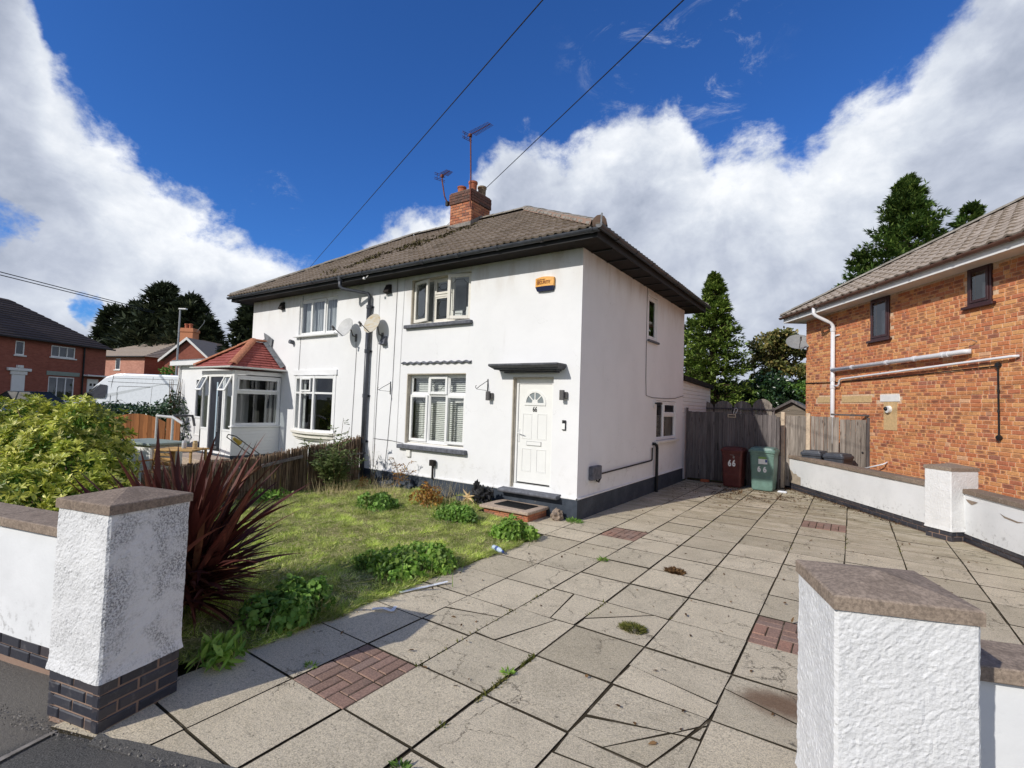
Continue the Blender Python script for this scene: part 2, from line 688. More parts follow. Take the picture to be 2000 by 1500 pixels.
def b_slab(g):
  p = g.pos()
  r = g.rnd()
  sh = g.vmath('SCALE', g.combxyz(r, r, r), 17.0)
  q = g.vmath('ADD', p, sh)
  base = g.ramp(r, [(0.0, (0.54, 0.465, 0.335)), (0.25, (0.68, 0.585, 0.43)), (0.5, (0.61, 0.53, 0.39)), (0.75, (0.73, 0.63, 0.465)), (1.0, (0.58, 0.50, 0.36))])
  grain = g.noise(p, 120, 5, 0.8)
  grain2 = g.noise(p, 48, 5, 0.8)
  c = g.mix(g.ss(grain, 0.36, 0.60), g.vmath('SCALE', base, 0.62), g.vmath('SCALE', base, 1.15))
  c = g.mix(g.ss(grain2, 0.50, 0.66, 0, 0.6), c, (0.22, 0.195, 0.145))
  blot = g.math('MULTIPLY', g.ss(g.noise(q, 2.3, 7, 0.72, 0.4), 0.42, 0.68), g.ss(grain, 0.28, 0.62, 1.0, 0.35))
  c = g.mix(g.math('MULTIPLY', blot, 0.55), c, (0.26, 0.225, 0.16))
  sp = g.ss(g.noise(q, 13, 7, 0.8), 0.60, 0.67)
  c = g.mix(g.math('MULTIPLY', sp, 0.85), c, (0.105, 0.095, 0.075))
  xy = g.sepxyz(p)
  # greener, dirtier at the back by the gate
  bk = g.noise(g.vmath('MULTIPLY', p, (1, 2.6, 1)), 1.5, 7, 0.75)
  back = g.math('MULTIPLY', g.ss(xy[1], -1.5, 4.5), g.ss(bk, 0.40, 0.60))
  c = g.mix(g.math('MULTIPLY', back, 0.68), c, (0.27, 0.22, 0.125))
  b2 = g.math('MULTIPLY', g.ss(xy[1], 1.5, 6.0), g.ss(g.noise(g.vmath('MULTIPLY', p, (1, 3.5, 1)), 2.6, 7, 0.75), 0.52, 0.62))
  c = g.mix(g.math('MULTIPLY', b2, 0.8), c, (0.075, 0.055, 0.035))
  rust = g.vmath('SUBTRACT', p, (3.38, -3.72, 0.0))
  rl = g.vmath('LENGTH', g.vmath('MULTIPLY', rust, (1.0, 1.35, 0.0)), out=1)
  rm = g.math('MULTIPLY', g.ss(g.math('ADD', rl, g.math('MULTIPLY', g.noise(p, 6, 5), 0.30)), 0.50, 0.22), 0.8)
  c = g.mix(rm, c, (0.15, 0.075, 0.04))
  # hairline crazing where slabs have weathered
  pw = g.vmath('ADD', p, g.vmath('SCALE', g.vmath('SUBTRACT', g.noise(p, 7.0, 5, 0.65, out=1), (0.5, 0.5, 0.5)), 0.22))
  cr = g.voro(pw, 2.6, 'DISTANCE_TO_EDGE')
  wh = g.ss(g.noise(p, 1.1, 3, 0.5), 0.50, 0.58)
  crm = g.math('MULTIPLY', g.ss(cr, 0.012, 0.003), wh)
  c = g.mix(g.math('MULTIPLY', crm, 0.75), c, (0.12, 0.10, 0.075))
  h = g.math('ADD', grain, g.math('MULTIPLY', g.noise(q, 22, 5), 1.1))
  h = g.math('SUBTRACT', h, g.math('MULTIPLY', crm, 1.2))
  # shade put into the colour of side faces, so sunlit joint edges look dark
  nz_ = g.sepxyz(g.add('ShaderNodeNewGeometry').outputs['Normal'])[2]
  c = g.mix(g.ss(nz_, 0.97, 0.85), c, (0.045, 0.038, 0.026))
  return bsdf(g, c, 0.92, g.bump(h, 0.75, 0.007), 0.15)

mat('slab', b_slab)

def b_paver(g):
  p = g.pos()
  r = g.rnd()
  base = g.ramp(r, [(0.0, (0.25, 0.165, 0.125)), (0.5, (0.33, 0.205, 0.155)), (0.85, (0.29, 0.20, 0.16)), (1.0, (0.42, 0.22, 0.15))])
  c = g.mix(g.ss(g.noise(p, 90, 5, 0.7), 0.35, 0.65), g.vmath('SCALE', base, 0.7), g.vmath('SCALE', base, 1.2))
  c = g.mix(g.ss(g.noise(p, 9, 5, 0.7), 0.5, 0.75, 0, 0.5), c, (0.14, 0.115, 0.10))
  return bsdf(g, c, 0.88, g.bump(g.noise(p, 100, 4), 0.5, 0.004), 0.2)

mat('paver', b_paver)

def b_eng(g):
  p = g.pos()
  r = g.rnd()
  base = g.ramp(r, [(0.0, (0.026, 0.028, 0.040)), (0.5, (0.045, 0.046, 0.058)), (0.8, (0.06, 0.052, 0.058)), (1.0, (0.035, 0.04, 0.055))])
  c = g.mix(g.ss(g.noise(p, 18, 6, 0.7), 0.52, 0.78, 0, 0.6), base, (0.17, 0.16, 0.165))
  return bsdf(g, c, 0.42, g.bump(g.noise(p, 60, 4), 0.4, 0.003), 0.5)

mat('engineering_brick', b_eng)

def b_mortar(g):
  p = g.pos()
  c = g.mix(g.noise(p, 25, 5, 0.7), (0.26, 0.17, 0.13), (0.33, 0.24, 0.19))
  return bsdf(g, c, 0.95, g.bump(g.noise(p, 90, 3), 0.5, 0.004), 0.1)

mat('mortar_pink', b_mortar)
m_plain('mortar_buff', (0.66, 0.47, 0.32), 0.95, 0.1, var=0.2, nscale=20, bump=0.4)
m_plain('mortar_grey', (0.24, 0.22, 0.20), 0.95, 0.1, var=0.25, nscale=12, bump=0.5)

def brick_mat(stops, smudge, dark):
  def b(g):
    p = g.pos()
    r = g.rnd()
    base = g.ramp(r, stops)
    uv = g.add('ShaderNodeUVMap', uv_map='UVMap').outputs[0]
    r2 = g.math('FRACT', g.math('MULTIPLY', r, 7.31))
    d = g.vmath('SUBTRACT', uv, (0.5, 0.5, 0.0))
    dn = g.vmath('ADD', g.vmath('MULTIPLY', d, (1.0, 1.15, 0)), g.vmath('SCALE', g.vmath('SUBTRACT', g.noise(p, 30, 3, out=1), (0.5, 0.5, 0.5)), 0.22))
    m = g.ss(g.vmath('LENGTH', dn, out=1), 0.44, 0.30)
    m = g.math('MULTIPLY', m, g.ss(r2, 0.56, 0.80, 0, smudge))
    c = g.mix(m, base, dark)
    c = g.mix(g.ss(g.noise(p, 40, 5, 0.7), 0.35, 0.7), g.vmath('SCALE', c, 0.80), g.vmath('SCALE', c, 1.12))
    c = g.mix(g.ss(g.noise(p, 2.0, 5, 0.65), 0.60, 0.78, 0, 0.28), c, (0.55, 0.42, 0.33))
    h = g.math('ADD', g.noise(p, 70, 4), g.math('MULTIPLY', g.noise(p, 18, 4), 1.2))
    return bsdf(g, c, 0.88, g.bump(h, 0.6, 0.006), 0.2)
  return b

mat('rustic_brick', brick_mat([(0.0, (0.56, 0.19, 0.085)), (0.2, (0.65, 0.28, 0.12)), (0.45, (0.72, 0.37, 0.155)), (0.68, (0.60, 0.23, 0.10)),
                 (0.90, (0.54, 0.19, 0.10)), (0.975, (0.40, 0.17, 0.11)), (1.0, (0.76, 0.45, 0.26))], 0.80, (0.27, 0.115, 0.075)))
mat('chimney_brick', brick_mat([(0.0, (0.50, 0.20, 0.10)), (0.3, (0.56, 0.25, 0.14)), (0.6, (0.44, 0.16, 0.085)), (0.85, (0.36, 0.13, 0.08)),
                (1.0, (0.24, 0.11, 0.08))], 0.35, (0.20, 0.09, 0.07)))
mat('sooty_brick', brick_mat([(0.0, (0.17, 0.085, 0.065)), (0.5, (0.23, 0.11, 0.08)), (1.0, (0.12, 0.075, 0.065))], 0.4, (0.07, 0.05, 0.045)))

def b_farbrick(c1, c2, cm, ang):
  def b(g):
    p = g.pos()
    mp = g.add('ShaderNodeMapping')
    mp.inputs['Rotation'].default_value = (0, 0, -ang)
    g.l.new(p, mp.inputs[0])
    s = g.sepxyz(mp.outputs[0])
    q = g.combxyz(g.math('ADD', s[0], s[1]), s[2], 0.0)
    br = g.add('ShaderNodeTexBrick')
    g.l.new(q, br.inputs['Vector'])
    br.inputs['Scale'].default_value = 4.4
    br.inputs['Mortar Size'].default_value = 0.012
    br.inputs['Brick Width'].default_value = 1.0
    br.inputs['Row Height'].default_value = 0.34
    br.inputs['Color1'].default_value = (*c1, 1)
    br.inputs['Color2'].default_value = (*c2, 1)
    br.inputs['Mortar'].default_value = (*cm, 1)
    c = g.mix(g.ss(g.noise(p, 0.8, 5, 0.65), 0.4, 0.75, 0, 0.5), br.outputs[0], tuple(x * 0.6 for x in c1))
    return bsdf(g, c, 0.9, None, 0.15)
  return b

mat('far_brick_dark', b_farbrick((0.34, 0.115, 0.08), (0.26, 0.085, 0.06), (0.26, 0.16, 0.13), math.radians(124)))
mat('far_brick_pink', b_farbrick((0.56, 0.28, 0.21), (0.46, 0.21, 0.155), (0.50, 0.34, 0.28), math.radians(15)))

def b_plinth(g):
  p = g.pos()
  br = g.add('ShaderNodeTexBrick')
  s = g.sepxyz(p)
  g.l.new(g.combxyz(g.math('ADD', s[0], s[1]), s[2], 0.0), br.inputs['Vector'])
  br.inputs['Scale'].default_value = 4.3
  br.inputs['Mortar Size'].default_value = 0.012
  br.inputs['Brick Width'].default_value = 1.0
  br.inputs['Row Height'].default_value = 0.33
  br.inputs['Color1'].default_value = (1, 1, 1, 1)
  br.inputs['Color2'].default_value = (0.9, 0.9, 0.9, 1)
  br.inputs['Mortar'].default_value = (0, 0, 0, 1)
  c = g.mix(g.ss(g.noise(p, 3, 6, 0.7), 0.4, 0.7), (0.035, 0.045, 0.062), (0.062, 0.075, 0.098))
  c = g.mix(g.ss(g.noise(p, 7, 7, 0.75), 0.62, 0.74, 0, 0.75), c, (0.22, 0.20, 0.18))
  h = g.math('ADD', g.math('MULTIPLY', br.outputs[0], 0.7), g.math('MULTIPLY', g.noise(p, 18, 5, 0.7), 0.9))
  return bsdf(g, c, 0.62, g.bump(h, 0.45, 0.012), 0.3)

mat('plinth_paint', b_plinth)

def b_coping(g):
  p = g.pos()
  r = g.rnd()
  base = g.mix(r, (0.26, 0.20, 0.155), (0.35, 0.275, 0.215))
  c = g.mix(g.ss(g.noise(p, 60, 6, 0.75), 0.35, 0.66), g.vmath('SCALE', base, 0.62), g.vmath('SCALE', base, 1.15))
  c = g.mix(g.ss(g.noise(p, 6, 6, 0.7, 0.6), 0.45, 0.72, 0, 0.65), c, (0.15, 0.115, 0.09))
  c = g.mix(g.ss(g.noise(p, 28, 5, 0.7), 0.66, 0.72, 0, 0.5), c, (0.38, 0.34, 0.27))
  return bsdf(g, c, 0.9, g.bump(g.math('ADD', g.noise(p, 110, 4, 0.7), g.noise(p, 20, 4)), 0.6, 0.005), 0.2)

mat('coping_stone', b_coping)

def tile_mat(c0, c1, moss):
  def b(g):
    p = g.pos()
    r = g.rnd()
    base = g.mix(r, c0, c1)
    c = g.mix(g.ss(g.noise(p, 22, 6, 0.7), 0.35, 0.7), g.vmath('SCALE', base, 0.75), g.vmath('SCALE', base, 1.18))
    if moss:
      c = g.mix(g.ss(g.noise(p, 1.4, 7, 0.72), 0.52, 0.70, 0, 0.55), c, (0.075, 0.062, 0.042))
      c = g.mix(g.ss(g.noise(p, 34, 5, 0.7), 0.64, 0.72, 0, 0.55), c, (0.30, 0.29, 0.24))
    return bsdf(g, c, 0.92, g.bump(g.noise(p, 80, 4, 0.7), 0.5, 0.004), 0.15)
  return b

mat('roof_tile_brown', tile_mat((0.20, 0.158, 0.122), (0.265, 0.215, 0.17), True))
mat('roof_tile_buff', tile_mat((0.34, 0.28, 0.225), (0.41, 0.345, 0.285), False))
mat('roof_tile_dark', tile_mat((0.085, 0.068, 0.06), (0.115, 0.09, 0.08), False))
mat('roof_tile_red', tile_mat((0.33, 0.095, 0.08), (0.40, 0.125, 0.105), False))
mat('ridge_tile_grey', tile_mat((0.26, 0.235, 0.20), (0.33, 0.30, 0.26), True))
mat('ridge_tile_orange', tile_mat((0.42, 0.175, 0.10), (0.48, 0.205, 0.12), False))

def wood_mat(c0, c1, c2, vert=True, sc=1.0):
  def b(g):
    p = g.pos()
    r = g.rnd()
    off = g.vmath('SCALE', g.combxyz(r, r, r), 23.0)
    q = g.vmath('ADD', p, off)
    q = g.vmath('MULTIPLY', q, (9.0, 9.0, 0.55) if vert else (0.7, 0.7, 9.0))
    f = g.noise(q, 3.2 * sc, 7, 0.65, 0.8)
    c = g.mix(g.ss(f, 0.32, 0.68), c0, c1)
    c = g.vmath('SCALE', c, g.math('MULTIPLY_ADD', r, 0.5, 0.72))
    k = g.voro(g.vmath('MULTIPLY', g.vmath('ADD', p, off), (9, 9, 2.2)), 1.0)
    c = g.mix(g.ss(k, 0.16, 0.06, 0, 0.8), c, c2)
    return bsdf(g, c, 0.85, g.bump(f, 0.5, 0.004), 0.2)
  return b

mat('wood_grey', wood_mat((0.17, 0.145, 0.125), (0.34, 0.30, 0.26), (0.07, 0.05, 0.04)))
mat('wood_dark', wood_mat((0.085, 0.075, 0.075), (0.175, 0.155, 0.15), (0.04, 0.03, 0.03)))
mat('wood_shed', wood_mat((0.20, 0.165, 0.13), (0.30, 0.25, 0.20), (0.1, 0.08, 0.06), False))
mat('wood_orange', wood_mat((0.19, 0.075, 0.028), (0.31, 0.125, 0.045), (0.12, 0.04, 0.015)))
mat('wood_pine', wood_mat((0.42, 0.25, 0.10), (0.56, 0.36, 0.16), (0.3, 0.16, 0.06), False))
m_plain('concrete_post', (0.58, 0.47, 0.35), 0.9, 0.15, var=0.15, nscale=12, bump=0.4)
m_plain('stone_buff', (0.60, 0.42, 0.22), 0.9, 0.15, var=0.12, nscale=20, bump=0.5)
m_plain('stone_white', (0.78, 0.77, 0.74), 0.8, 0.2, var=0.06)
m_plain('bare_render', (0.44, 0.37, 0.29), 0.95, 0.1, var=0.15, nscale=9, bump=0.5)
m_plain('doorstep_slab', (0.42, 0.33, 0.26), 0.9, 0.15, var=0.2, nscale=30, bump=0.5)
def b_soil(g):
  p = g.pos()
  c = g.mix(g.noise(p, 40, 4, 0.7), (0.035, 0.027, 0.017), (0.075, 0.06, 0.038))
  c = g.mix(g.ss(g.noise(p, 3.5, 6, 0.75), 0.50, 0.66, 0, 0.8), c, (0.24, 0.20, 0.145))
  return bsdf(g, c, 1.0, g.bump(g.noise(p, 60, 4, 0.7), 0.8, 0.008), 0.05)

mat('soil', b_soil)
m_plain('upvc_white', (0.80, 0.80, 0.79), 0.38, 0.45, var=0.03, nscale=3)
m_plain('upvc_aged', (0.74, 0.71, 0.64), 0.5, 0.35, var=0.06, nscale=5)
m_plain('paint_cream', (0.50, 0.45, 0.37), 0.7, 0.3, var=0.12, nscale=8)
m_plain('door_white', (0.78, 0.78, 0.76), 0.42, 0.4, var=0.02, nscale=4)
m_plain('groove_grey', (0.42, 0.42, 0.41), 0.6, 0.3, var=0.03)
m_plain('gutter_grey', (0.050, 0.055, 0.068), 0.38, 0.5, var=0.25, nscale=10)
m_plain('gutter_brown', (0.13, 0.065, 0.045), 0.45, 0.45, var=0.2)
m_plain('fascia_black', (0.022, 0.022, 0.024), 0.65, 0.3, var=0.3, nscale=9)
m_plain('soffit_brown', (0.022, 0.018, 0.017), 0.8, 0.2, var=0.3, nscale=9)
m_plain('sill_grey', (0.115, 0.12, 0.14), 0.7, 0.3, var=0.3, nscale=16, bump=0.4)
m_plain('canopy_grey', (0.085, 0.088, 0.10), 0.55, 0.35, var=0.3, nscale=14, bump=0.2)
m_plain('window_brown', (0.048, 0.018, 0.020), 0.35, 0.45, var=0.15)
m_plain('black_plastic', (0.018, 0.018, 0.020), 0.42, 0.4, var=0.2)
m_plain('lead_grey', (0.16, 0.17, 0.18), 0.6, 0.4, var=0.3, nscale=10, bump=0.3)
m_plain('dish_dark', (0.26, 0.27, 0.28), 0.5, 0.35, var=0.08, nscale=12)
m_plain('dish_grey', (0.50, 0.50, 0.49), 0.5, 0.35, var=0.08, nscale=12)
m_plain('pipe_white', (0.72, 0.72, 0.75), 0.35, 0.45, var=0.04, nscale=5)
m_plain('cable_black', (0.012, 0.012, 0.014), 0.5, 0.3, var=0.1)
m_plain('cable_white', (0.55, 0.55, 0.54), 0.5, 0.3, var=0.1)
m_plain('rusty_steel', (0.15, 0.052, 0.035), 0.7, 0.3, 0.3, var=0.35, nscale=20)
m_plain('steel_grey', (0.35, 0.36, 0.37), 0.4, 0.5, 0.5, var=0.1)
m_plain('clay_pot', (0.40, 0.135, 0.075), 0.85, 0.2, var=0.25, nscale=14)
m_plain('buff_pot', (0.27, 0.20, 0.13), 0.85, 0.2, var=0.35, nscale=14)
m_plain('alarm_yellow', (0.80, 0.40, 0.09), 0.45, 0.4, var=0.12, nscale=30)
m_plain('alarm_brown', (0.30, 0.11, 0.03), 0.5, 0.3, var=0.1)
m_plain('alarm_blue', (0.022, 0.028, 0.075), 0.3, 0.5, var=0.1)
m_plain('light_grey', (0.10, 0.095, 0.095), 0.5, 0.4, var=0.1)
m_plain('bin_green', (0.14, 0.235, 0.20), 0.42, 0.4, var=0.14, nscale=8, rv=0.0)
m_plain('bin_brown', (0.105, 0.026, 0.022), 0.42, 0.4, var=0.2, nscale=8)
m_plain('bin_grey', (0.055, 0.062, 0.078), 0.45, 0.4, var=0.2, nscale=8)
m_plain('number_white', (0.82, 0.82, 0.80), 0.5, 0.3, var=0.04)
m_plain('number_black', (0.02, 0.02, 0.02), 0.5, 0.3, var=0.05)
m_plain('sticker_blue', (0.05, 0.09, 0.28), 0.5, 0.3, var=0.1)
m_plain('sticker_green', (0.22, 0.36, 0.12), 0.5, 0.3, var=0.3, nscale=60)
m_plain('rubber_mat', (0.018, 0.018, 0.018), 0.8, 0.2, var=0.3, nscale=40)
m_plain('burnt_black', (0.014, 0.014, 0.016), 0.55, 0.4, var=0.4, nscale=20, bump=0.8, bscale=30)
m_plain('shell_cream', (0.58, 0.42, 0.22), 0.6, 0.3, var=0.3, nscale=18)
m_plain('plastic_clear_blue', (0.50, 0.60, 0.72), 0.15, 0.6, var=0.12, nscale=30)
m_plain('litter_white', (0.70, 0.72, 0.76), 0.6, 0.3, var=0.1, nscale=30)
m_plain('door_charcoal', (0.018, 0.020, 0.030), 0.30, 0.5, var=0.1)
m_plain('frosted_strip', (0.42, 0.52, 0.60), 0.25, 0.5, var=0.08)
m_plain('van_white', (0.74, 0.77, 0.80), 0.28, 0.5, var=0.02, coat=0.5)
m_plain('car_green', (0.018, 0.030, 0.026), 0.25, 0.5, var=0.1, coat=0.8)
m_plain('car_beige', (0.36, 0.33, 0.28), 0.3, 0.5, 0.2, var=0.06, coat=0.8)
m_plain('tyre', (0.018, 0.018, 0.018), 0.85, 0.2, var=0.2)
m_plain('lid_greygreen', (0.26, 0.31, 0.27), 0.6, 0.3, var=0.08)
m_plain('brick_fragment', (0.42, 0.12, 0.06), 0.9, 0.2, var=0.2, nscale=30)
m_plain('yellow_plastic', (0.52, 0.36, 0.06), 0.45, 0.4, var=0.2)
m_plain('net_curtain', (0.55, 0.56, 0.58), 0.9, 0.1, var=0.15, nscale=6)
m_plain('blind_white', (0.84, 0.84, 0.82), 0.6, 0.3, var=0.05)
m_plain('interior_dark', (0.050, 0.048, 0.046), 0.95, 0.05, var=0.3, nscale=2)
m_plain('interior_grey', (0.16, 0.17, 0.18), 0.95, 0.05, var=0.2, nscale=2)
m_plain('interior_light', (0.50, 0.52, 0.52), 0.95, 0.05, var=0.2, nscale=2)
m_plain('bark', (0.085, 0.060, 0.042), 0.95, 0.1, var=0.4, nscale=14, bump=0.8, bscale=30)
m_plain('twig', (0.14, 0.10, 0.065), 0.9, 0.15, var=0.3, nscale=30)
m_plain('dry_stalk', (0.52, 0.43, 0.24), 0.85, 0.2, var=0.25, nscale=40)

def b_curtain(g):
  p = g.pos()
  s = g.sepxyz(p)
  wv = g.noise(g.combxyz(g.math('MULTIPLY', s[0], 26), 0.0, g.math('MULTIPLY', s[2], 0.8)), 1.0, 3, 0.5)
  c = g.mix(g.ss(wv, 0.35, 0.65), (0.30, 0.32, 0.36), (0.66, 0.68, 0.72))
  return bsdf(g, c, 0.9, g.bump(wv, 1.0, 0.03), 0.1)

mat('lace_curtain', b_curtain)

def b_glass(g):
  gl = g.add('ShaderNodeBsdfGlossy')
  gl.inputs['Roughness'].default_value = 0.015
  gl.inputs['Color'].default_value = (0.95, 0.97, 1, 1)
  p = g.pos()
  g.l.new(g.bump(g.noise(p, 2.2, 2), 0.12, 0.01), gl.inputs['Normal'])
  tr = g.add('ShaderNodeBsdfTransparent')
  tr.inputs[0].default_value = (0.90, 0.93, 0.92, 1)
  fr = g.add('ShaderNodeFresnel')
  fr.inputs['IOR'].default_value = 1.52
  f = g.math('MULTIPLY', fr.outputs[0], 1.7, clamp=True)
  mx = g.add('ShaderNodeMixShader')
  g.l.new(f, mx.inputs[0])
  g.l.new(tr.outputs[0], mx.inputs[1])
  g.l.new(gl.outputs[0], mx.inputs[2])
  return mx.outputs[0]

mat('glass', b_glass)

def b_frost(g):
  p = g.pos()
  n = g.bump(g.noise(p, 120, 3), 0.5, 0.003)
  z = g.sepxyz(p)[2]
  return bsdf(g, g.mix(g.noise(p, 4, 3), (0.16, 0.19, 0.21), (0.30, 0.33, 0.33)), 0.25, n, 0.6)

mat('glass_obscure', b_frost)

def b_dishrust(g):
  p = g.pos()
  q = g.vmath('MULTIPLY', p, (3, 3, 14))
  f = g.noise(q, 1.3, 6, 0.7, 1.2)
  x = g.sepxyz(p)
  c = g.mix(g.ss(f, 0.48, 0.66, 0, 0.75), (0.52, 0.49, 0.42), (0.48, 0.32, 0.10))
  return bsdf(g, c, 0.55, None, 0.3)

mat('dish_stained', b_dishrust)

def b_asphalt(g):
  p = g.pos()
  gr = g.noise(p, 140, 5, 0.75)
  c = g.mix(g.ss(gr, 0.35, 0.68), (0.045, 0.044, 0.042), (0.165, 0.160, 0.152))
  x = g.sepxyz(p)
  big = g.ss(g.noise(p, 1.8, 6, 0.65), 0.4, 0.7)
  dusty = g.math('MULTIPLY', g.ss(x[0], 0.12, 0.02), 0.55)
  c = g.mix(g.math('MAXIMUM', dusty, g.math('MULTIPLY', big, 0.25)), c, (0.20, 0.18, 0.155))
  return bsdf(g, c, 0.9, g.bump(g.math('ADD', gr, g.math('MULTIPLY', g.noise(p, 34, 4), 0.8)), 0.9, 0.009), 0.25)

mat('asphalt', b_asphalt)

def b_ground(g):
  p = g.pos()
  c = g.mix(g.ss(g.noise(p, 2.0, 7, 0.7), 0.35, 0.68), (0.050, 0.070, 0.022), (0.110, 0.125, 0.045))
  c = g.mix(g.ss(g.noise(p, 12, 5, 0.7), 0.5, 0.7, 0, 0.6), c, (0.13, 0.105, 0.055))
  return bsdf(g, c, 1.0, g.bump(g.noise(p, 30, 5, 0.7), 0.8, 0.03), 0.05)

mat('ground_earth', b_ground)

def leaf_mat(name, stops, trans=0.25, rough=0.5, spec=0.35, nscale=1.3, nvar=0.35):
  def b(g):
    p = g.pos()
    r = g.rnd()
    c = g.ramp(r, stops)
    n = g.noise(p, nscale, 4, 0.6)
    c = g.vmath('SCALE', c, g.ss(n, 0.3, 0.7, 1 - nvar, 1 + nvar))
    bb = g.add('ShaderNodeBsdfPrincipled')
    g.l.new(c, bb.inputs['Base Color'])
    bb.inputs['Roughness'].default_value = rough
    bb.inputs['Specular IOR Level'].default_value = spec
    tl = g.add('ShaderNodeBsdfTranslucent')
    g.l.new(g.vmath('SCALE', c, 1.25), tl.inputs[0])
    mx = g.add('ShaderNodeMixShader')
    mx.inputs[0].default_value = trans
    g.l.new(bb.outputs[0], mx.inputs[1])
    g.l.new(tl.outputs[0], mx.inputs[2])
    return mx.outputs[0]
  return mat(name, b)

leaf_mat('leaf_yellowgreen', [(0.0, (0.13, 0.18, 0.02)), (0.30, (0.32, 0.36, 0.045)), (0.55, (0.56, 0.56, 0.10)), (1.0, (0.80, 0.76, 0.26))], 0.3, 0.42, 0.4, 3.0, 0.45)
leaf_mat('leaf_green', [(0.0, (0.075, 0.16, 0.025)), (0.5, (0.14, 0.27, 0.045)), (1.0, (0.25, 0.40, 0.085))], 0.3, 0.5, 0.35, 3.0)
leaf_mat('leaf_bright', [(0.0, (0.11, 0.22, 0.03)), (0.5, (0.21, 0.37, 0.055)), (1.0, (0.34, 0.48, 0.10))], 0.32, 0.5, 0.35, 3.0)
leaf_mat('leaf_darkgloss', [(0.0, (0.014, 0.035, 0.012)), (0.6, (0.03, 0.065, 0.02)), (1.0, (0.06, 0.11, 0.04))], 0.15, 0.3, 0.5, 2.0)
leaf_mat('leaf_shrub', [(0.0, (0.075, 0.11, 0.04)), (0.5, (0.14, 0.19, 0.065)), (1.0, (0.26, 0.30, 0.13))], 0.3, 0.45, 0.4, 3.0)
leaf_mat('leaf_orange', [(0.0, (0.22, 0.085, 0.02)), (0.4, (0.40, 0.17, 0.035)), (0.75, (0.46, 0.28, 0.06)), (1.0, (0.28, 0.24, 0.07))], 0.3, 0.55, 0.3, 5.0)
leaf_mat('leaf_maple', [(0.0, (0.07, 0.095, 0.025)), (0.5, (0.17, 0.18, 0.05)), (1.0, (0.38, 0.29, 0.10))], 0.3, 0.5, 0.3, 0.8)
leaf_mat('conifer_bright', [(0.0, (0.05, 0.09, 0.018)), (0.5, (0.13, 0.20, 0.035)), (1.0, (0.30, 0.37, 0.085))], 0.15, 0.6, 0.25, 0.9)
leaf_mat('conifer_mid', [(0.0, (0.035, 0.080, 0.020)), (0.5, (0.095, 0.165, 0.034)), (1.0, (0.20, 0.27, 0.06))], 0.25, 0.6, 0.25, 0.6)
leaf_mat('conifer_dark', [(0.0, (0.020, 0.030, 0.018)), (0.5, (0.040, 0.055, 0.028)), (1.0, (0.080, 0.095, 0.045))], 0.1, 0.6, 0.25, 0.3)
leaf_mat('phormium_leaf', [(0.0, (0.055, 0.014, 0.012)), (0.5, (0.095, 0.026, 0.020)), (0.85, (0.16, 0.055, 0.038)), (1.0, (0.24, 0.11, 0.055))], 0.15, 0.55, 0.25, 3.0, 0.2)
leaf_mat('grass_blade', [(0.0, (0.24, 0.34, 0.05)), (0.45, (0.43, 0.53, 0.11)), (0.8, (0.60, 0.64, 0.22)), (1.0, (0.74, 0.67, 0.38))], 0.3, 0.6, 0.25, 2.6, 0.5)
leaf_mat('grass_bright', [(0.0, (0.07, 0.15, 0.015)), (0.5, (0.11, 0.22, 0.025)), (1.0, (0.16, 0.27, 0.04))], 0.35, 0.5, 0.3, 2.0)
leaf_mat('reed', [(0.0, (0.10, 0.068, 0.048)), (0.4, (0.20, 0.135, 0.09)), (0.75, (0.30, 0.21, 0.145)), (1.0, (0.52, 0.41, 0.31))], 0.05, 0.7, 0.2, 5.0, 0.2)
leaf_mat('dead_leaf', [(0.0, (0.06, 0.035, 0.018)), (0.6, (0.12, 0.065, 0.03)), (1.0, (0.22, 0.13, 0.06))], 0.1, 0.8, 0.15, 5.0)
leaf_mat('moss_dark', [(0.0, (0.030, 0.026, 0.014)), (0.6, (0.060, 0.050, 0.022)), (1.0, (0.16, 0.14, 0.05))], 0.1, 0.9, 0.1, 9.0)
leaf_mat('moss', [(0.0, (0.06, 0.075, 0.015)), (0.6, (0.12, 0.125, 0.03)), (1.0, (0.22, 0.19, 0.07))], 0.1, 0.9, 0.1, 9.0)
# ================================================================== SETTING
def gz(x, y):
  """terrain height: flat by the house, rising gently to the west"""
  t = min(1, max(0, (-x - 9) / 12))
  h = 0.20 * t * t * (3 - 2 * t)
  t = min(1, max(0, (-x - 24) / 22))
  return h + 0.55 * t * t * (3 - 2 * t)

def build_ground():
  xs = [-600, -300, -150, -90] + list(range(-70, -8, 4)) + [-8, -6, -5, -4, -2, 0, 2, 4, 6, 8, 12, 20, 40, 90, 200, 600]
  ys = [-600, -200, -80, -40, -20, -12, -9, -7, -6, -4, -2, 0, 3, 6, 8, 12, 16, 20, 25, 30, 40, 60, 100, 200, 600]
  mb = MB()
  P = []
  for y in ys:
    for x in xs:
      P.append((x, y, gz(x, y) - 0.10))
  n = len(xs)
  F = [(j * n + i, j * n + i + 1, (j + 1) * n + i + 1, (j + 1) * n + i) for j in range(len(ys) - 1) for i in range(n - 1)]
  mb.faces(P, F)
  obj('ground', mb, 'ground_earth', kind='structure')

build_ground()

# street line: through S0, direction 20 degrees
S0 = (0.36, -6.44)
SD = (math.cos(math.radians(20)), math.sin(math.radians(20)))
SN = (-SD[1], SD[0])                  # towards the house

def street(t, o):
  return (S0[0] + SD[0] * t + SN[0] * o, S0[1] + SD[1] * t + SN[1] * o)

LD = (math.cos(math.radians(14.4)), math.sin(math.radians(14.4)))    # left wall direction

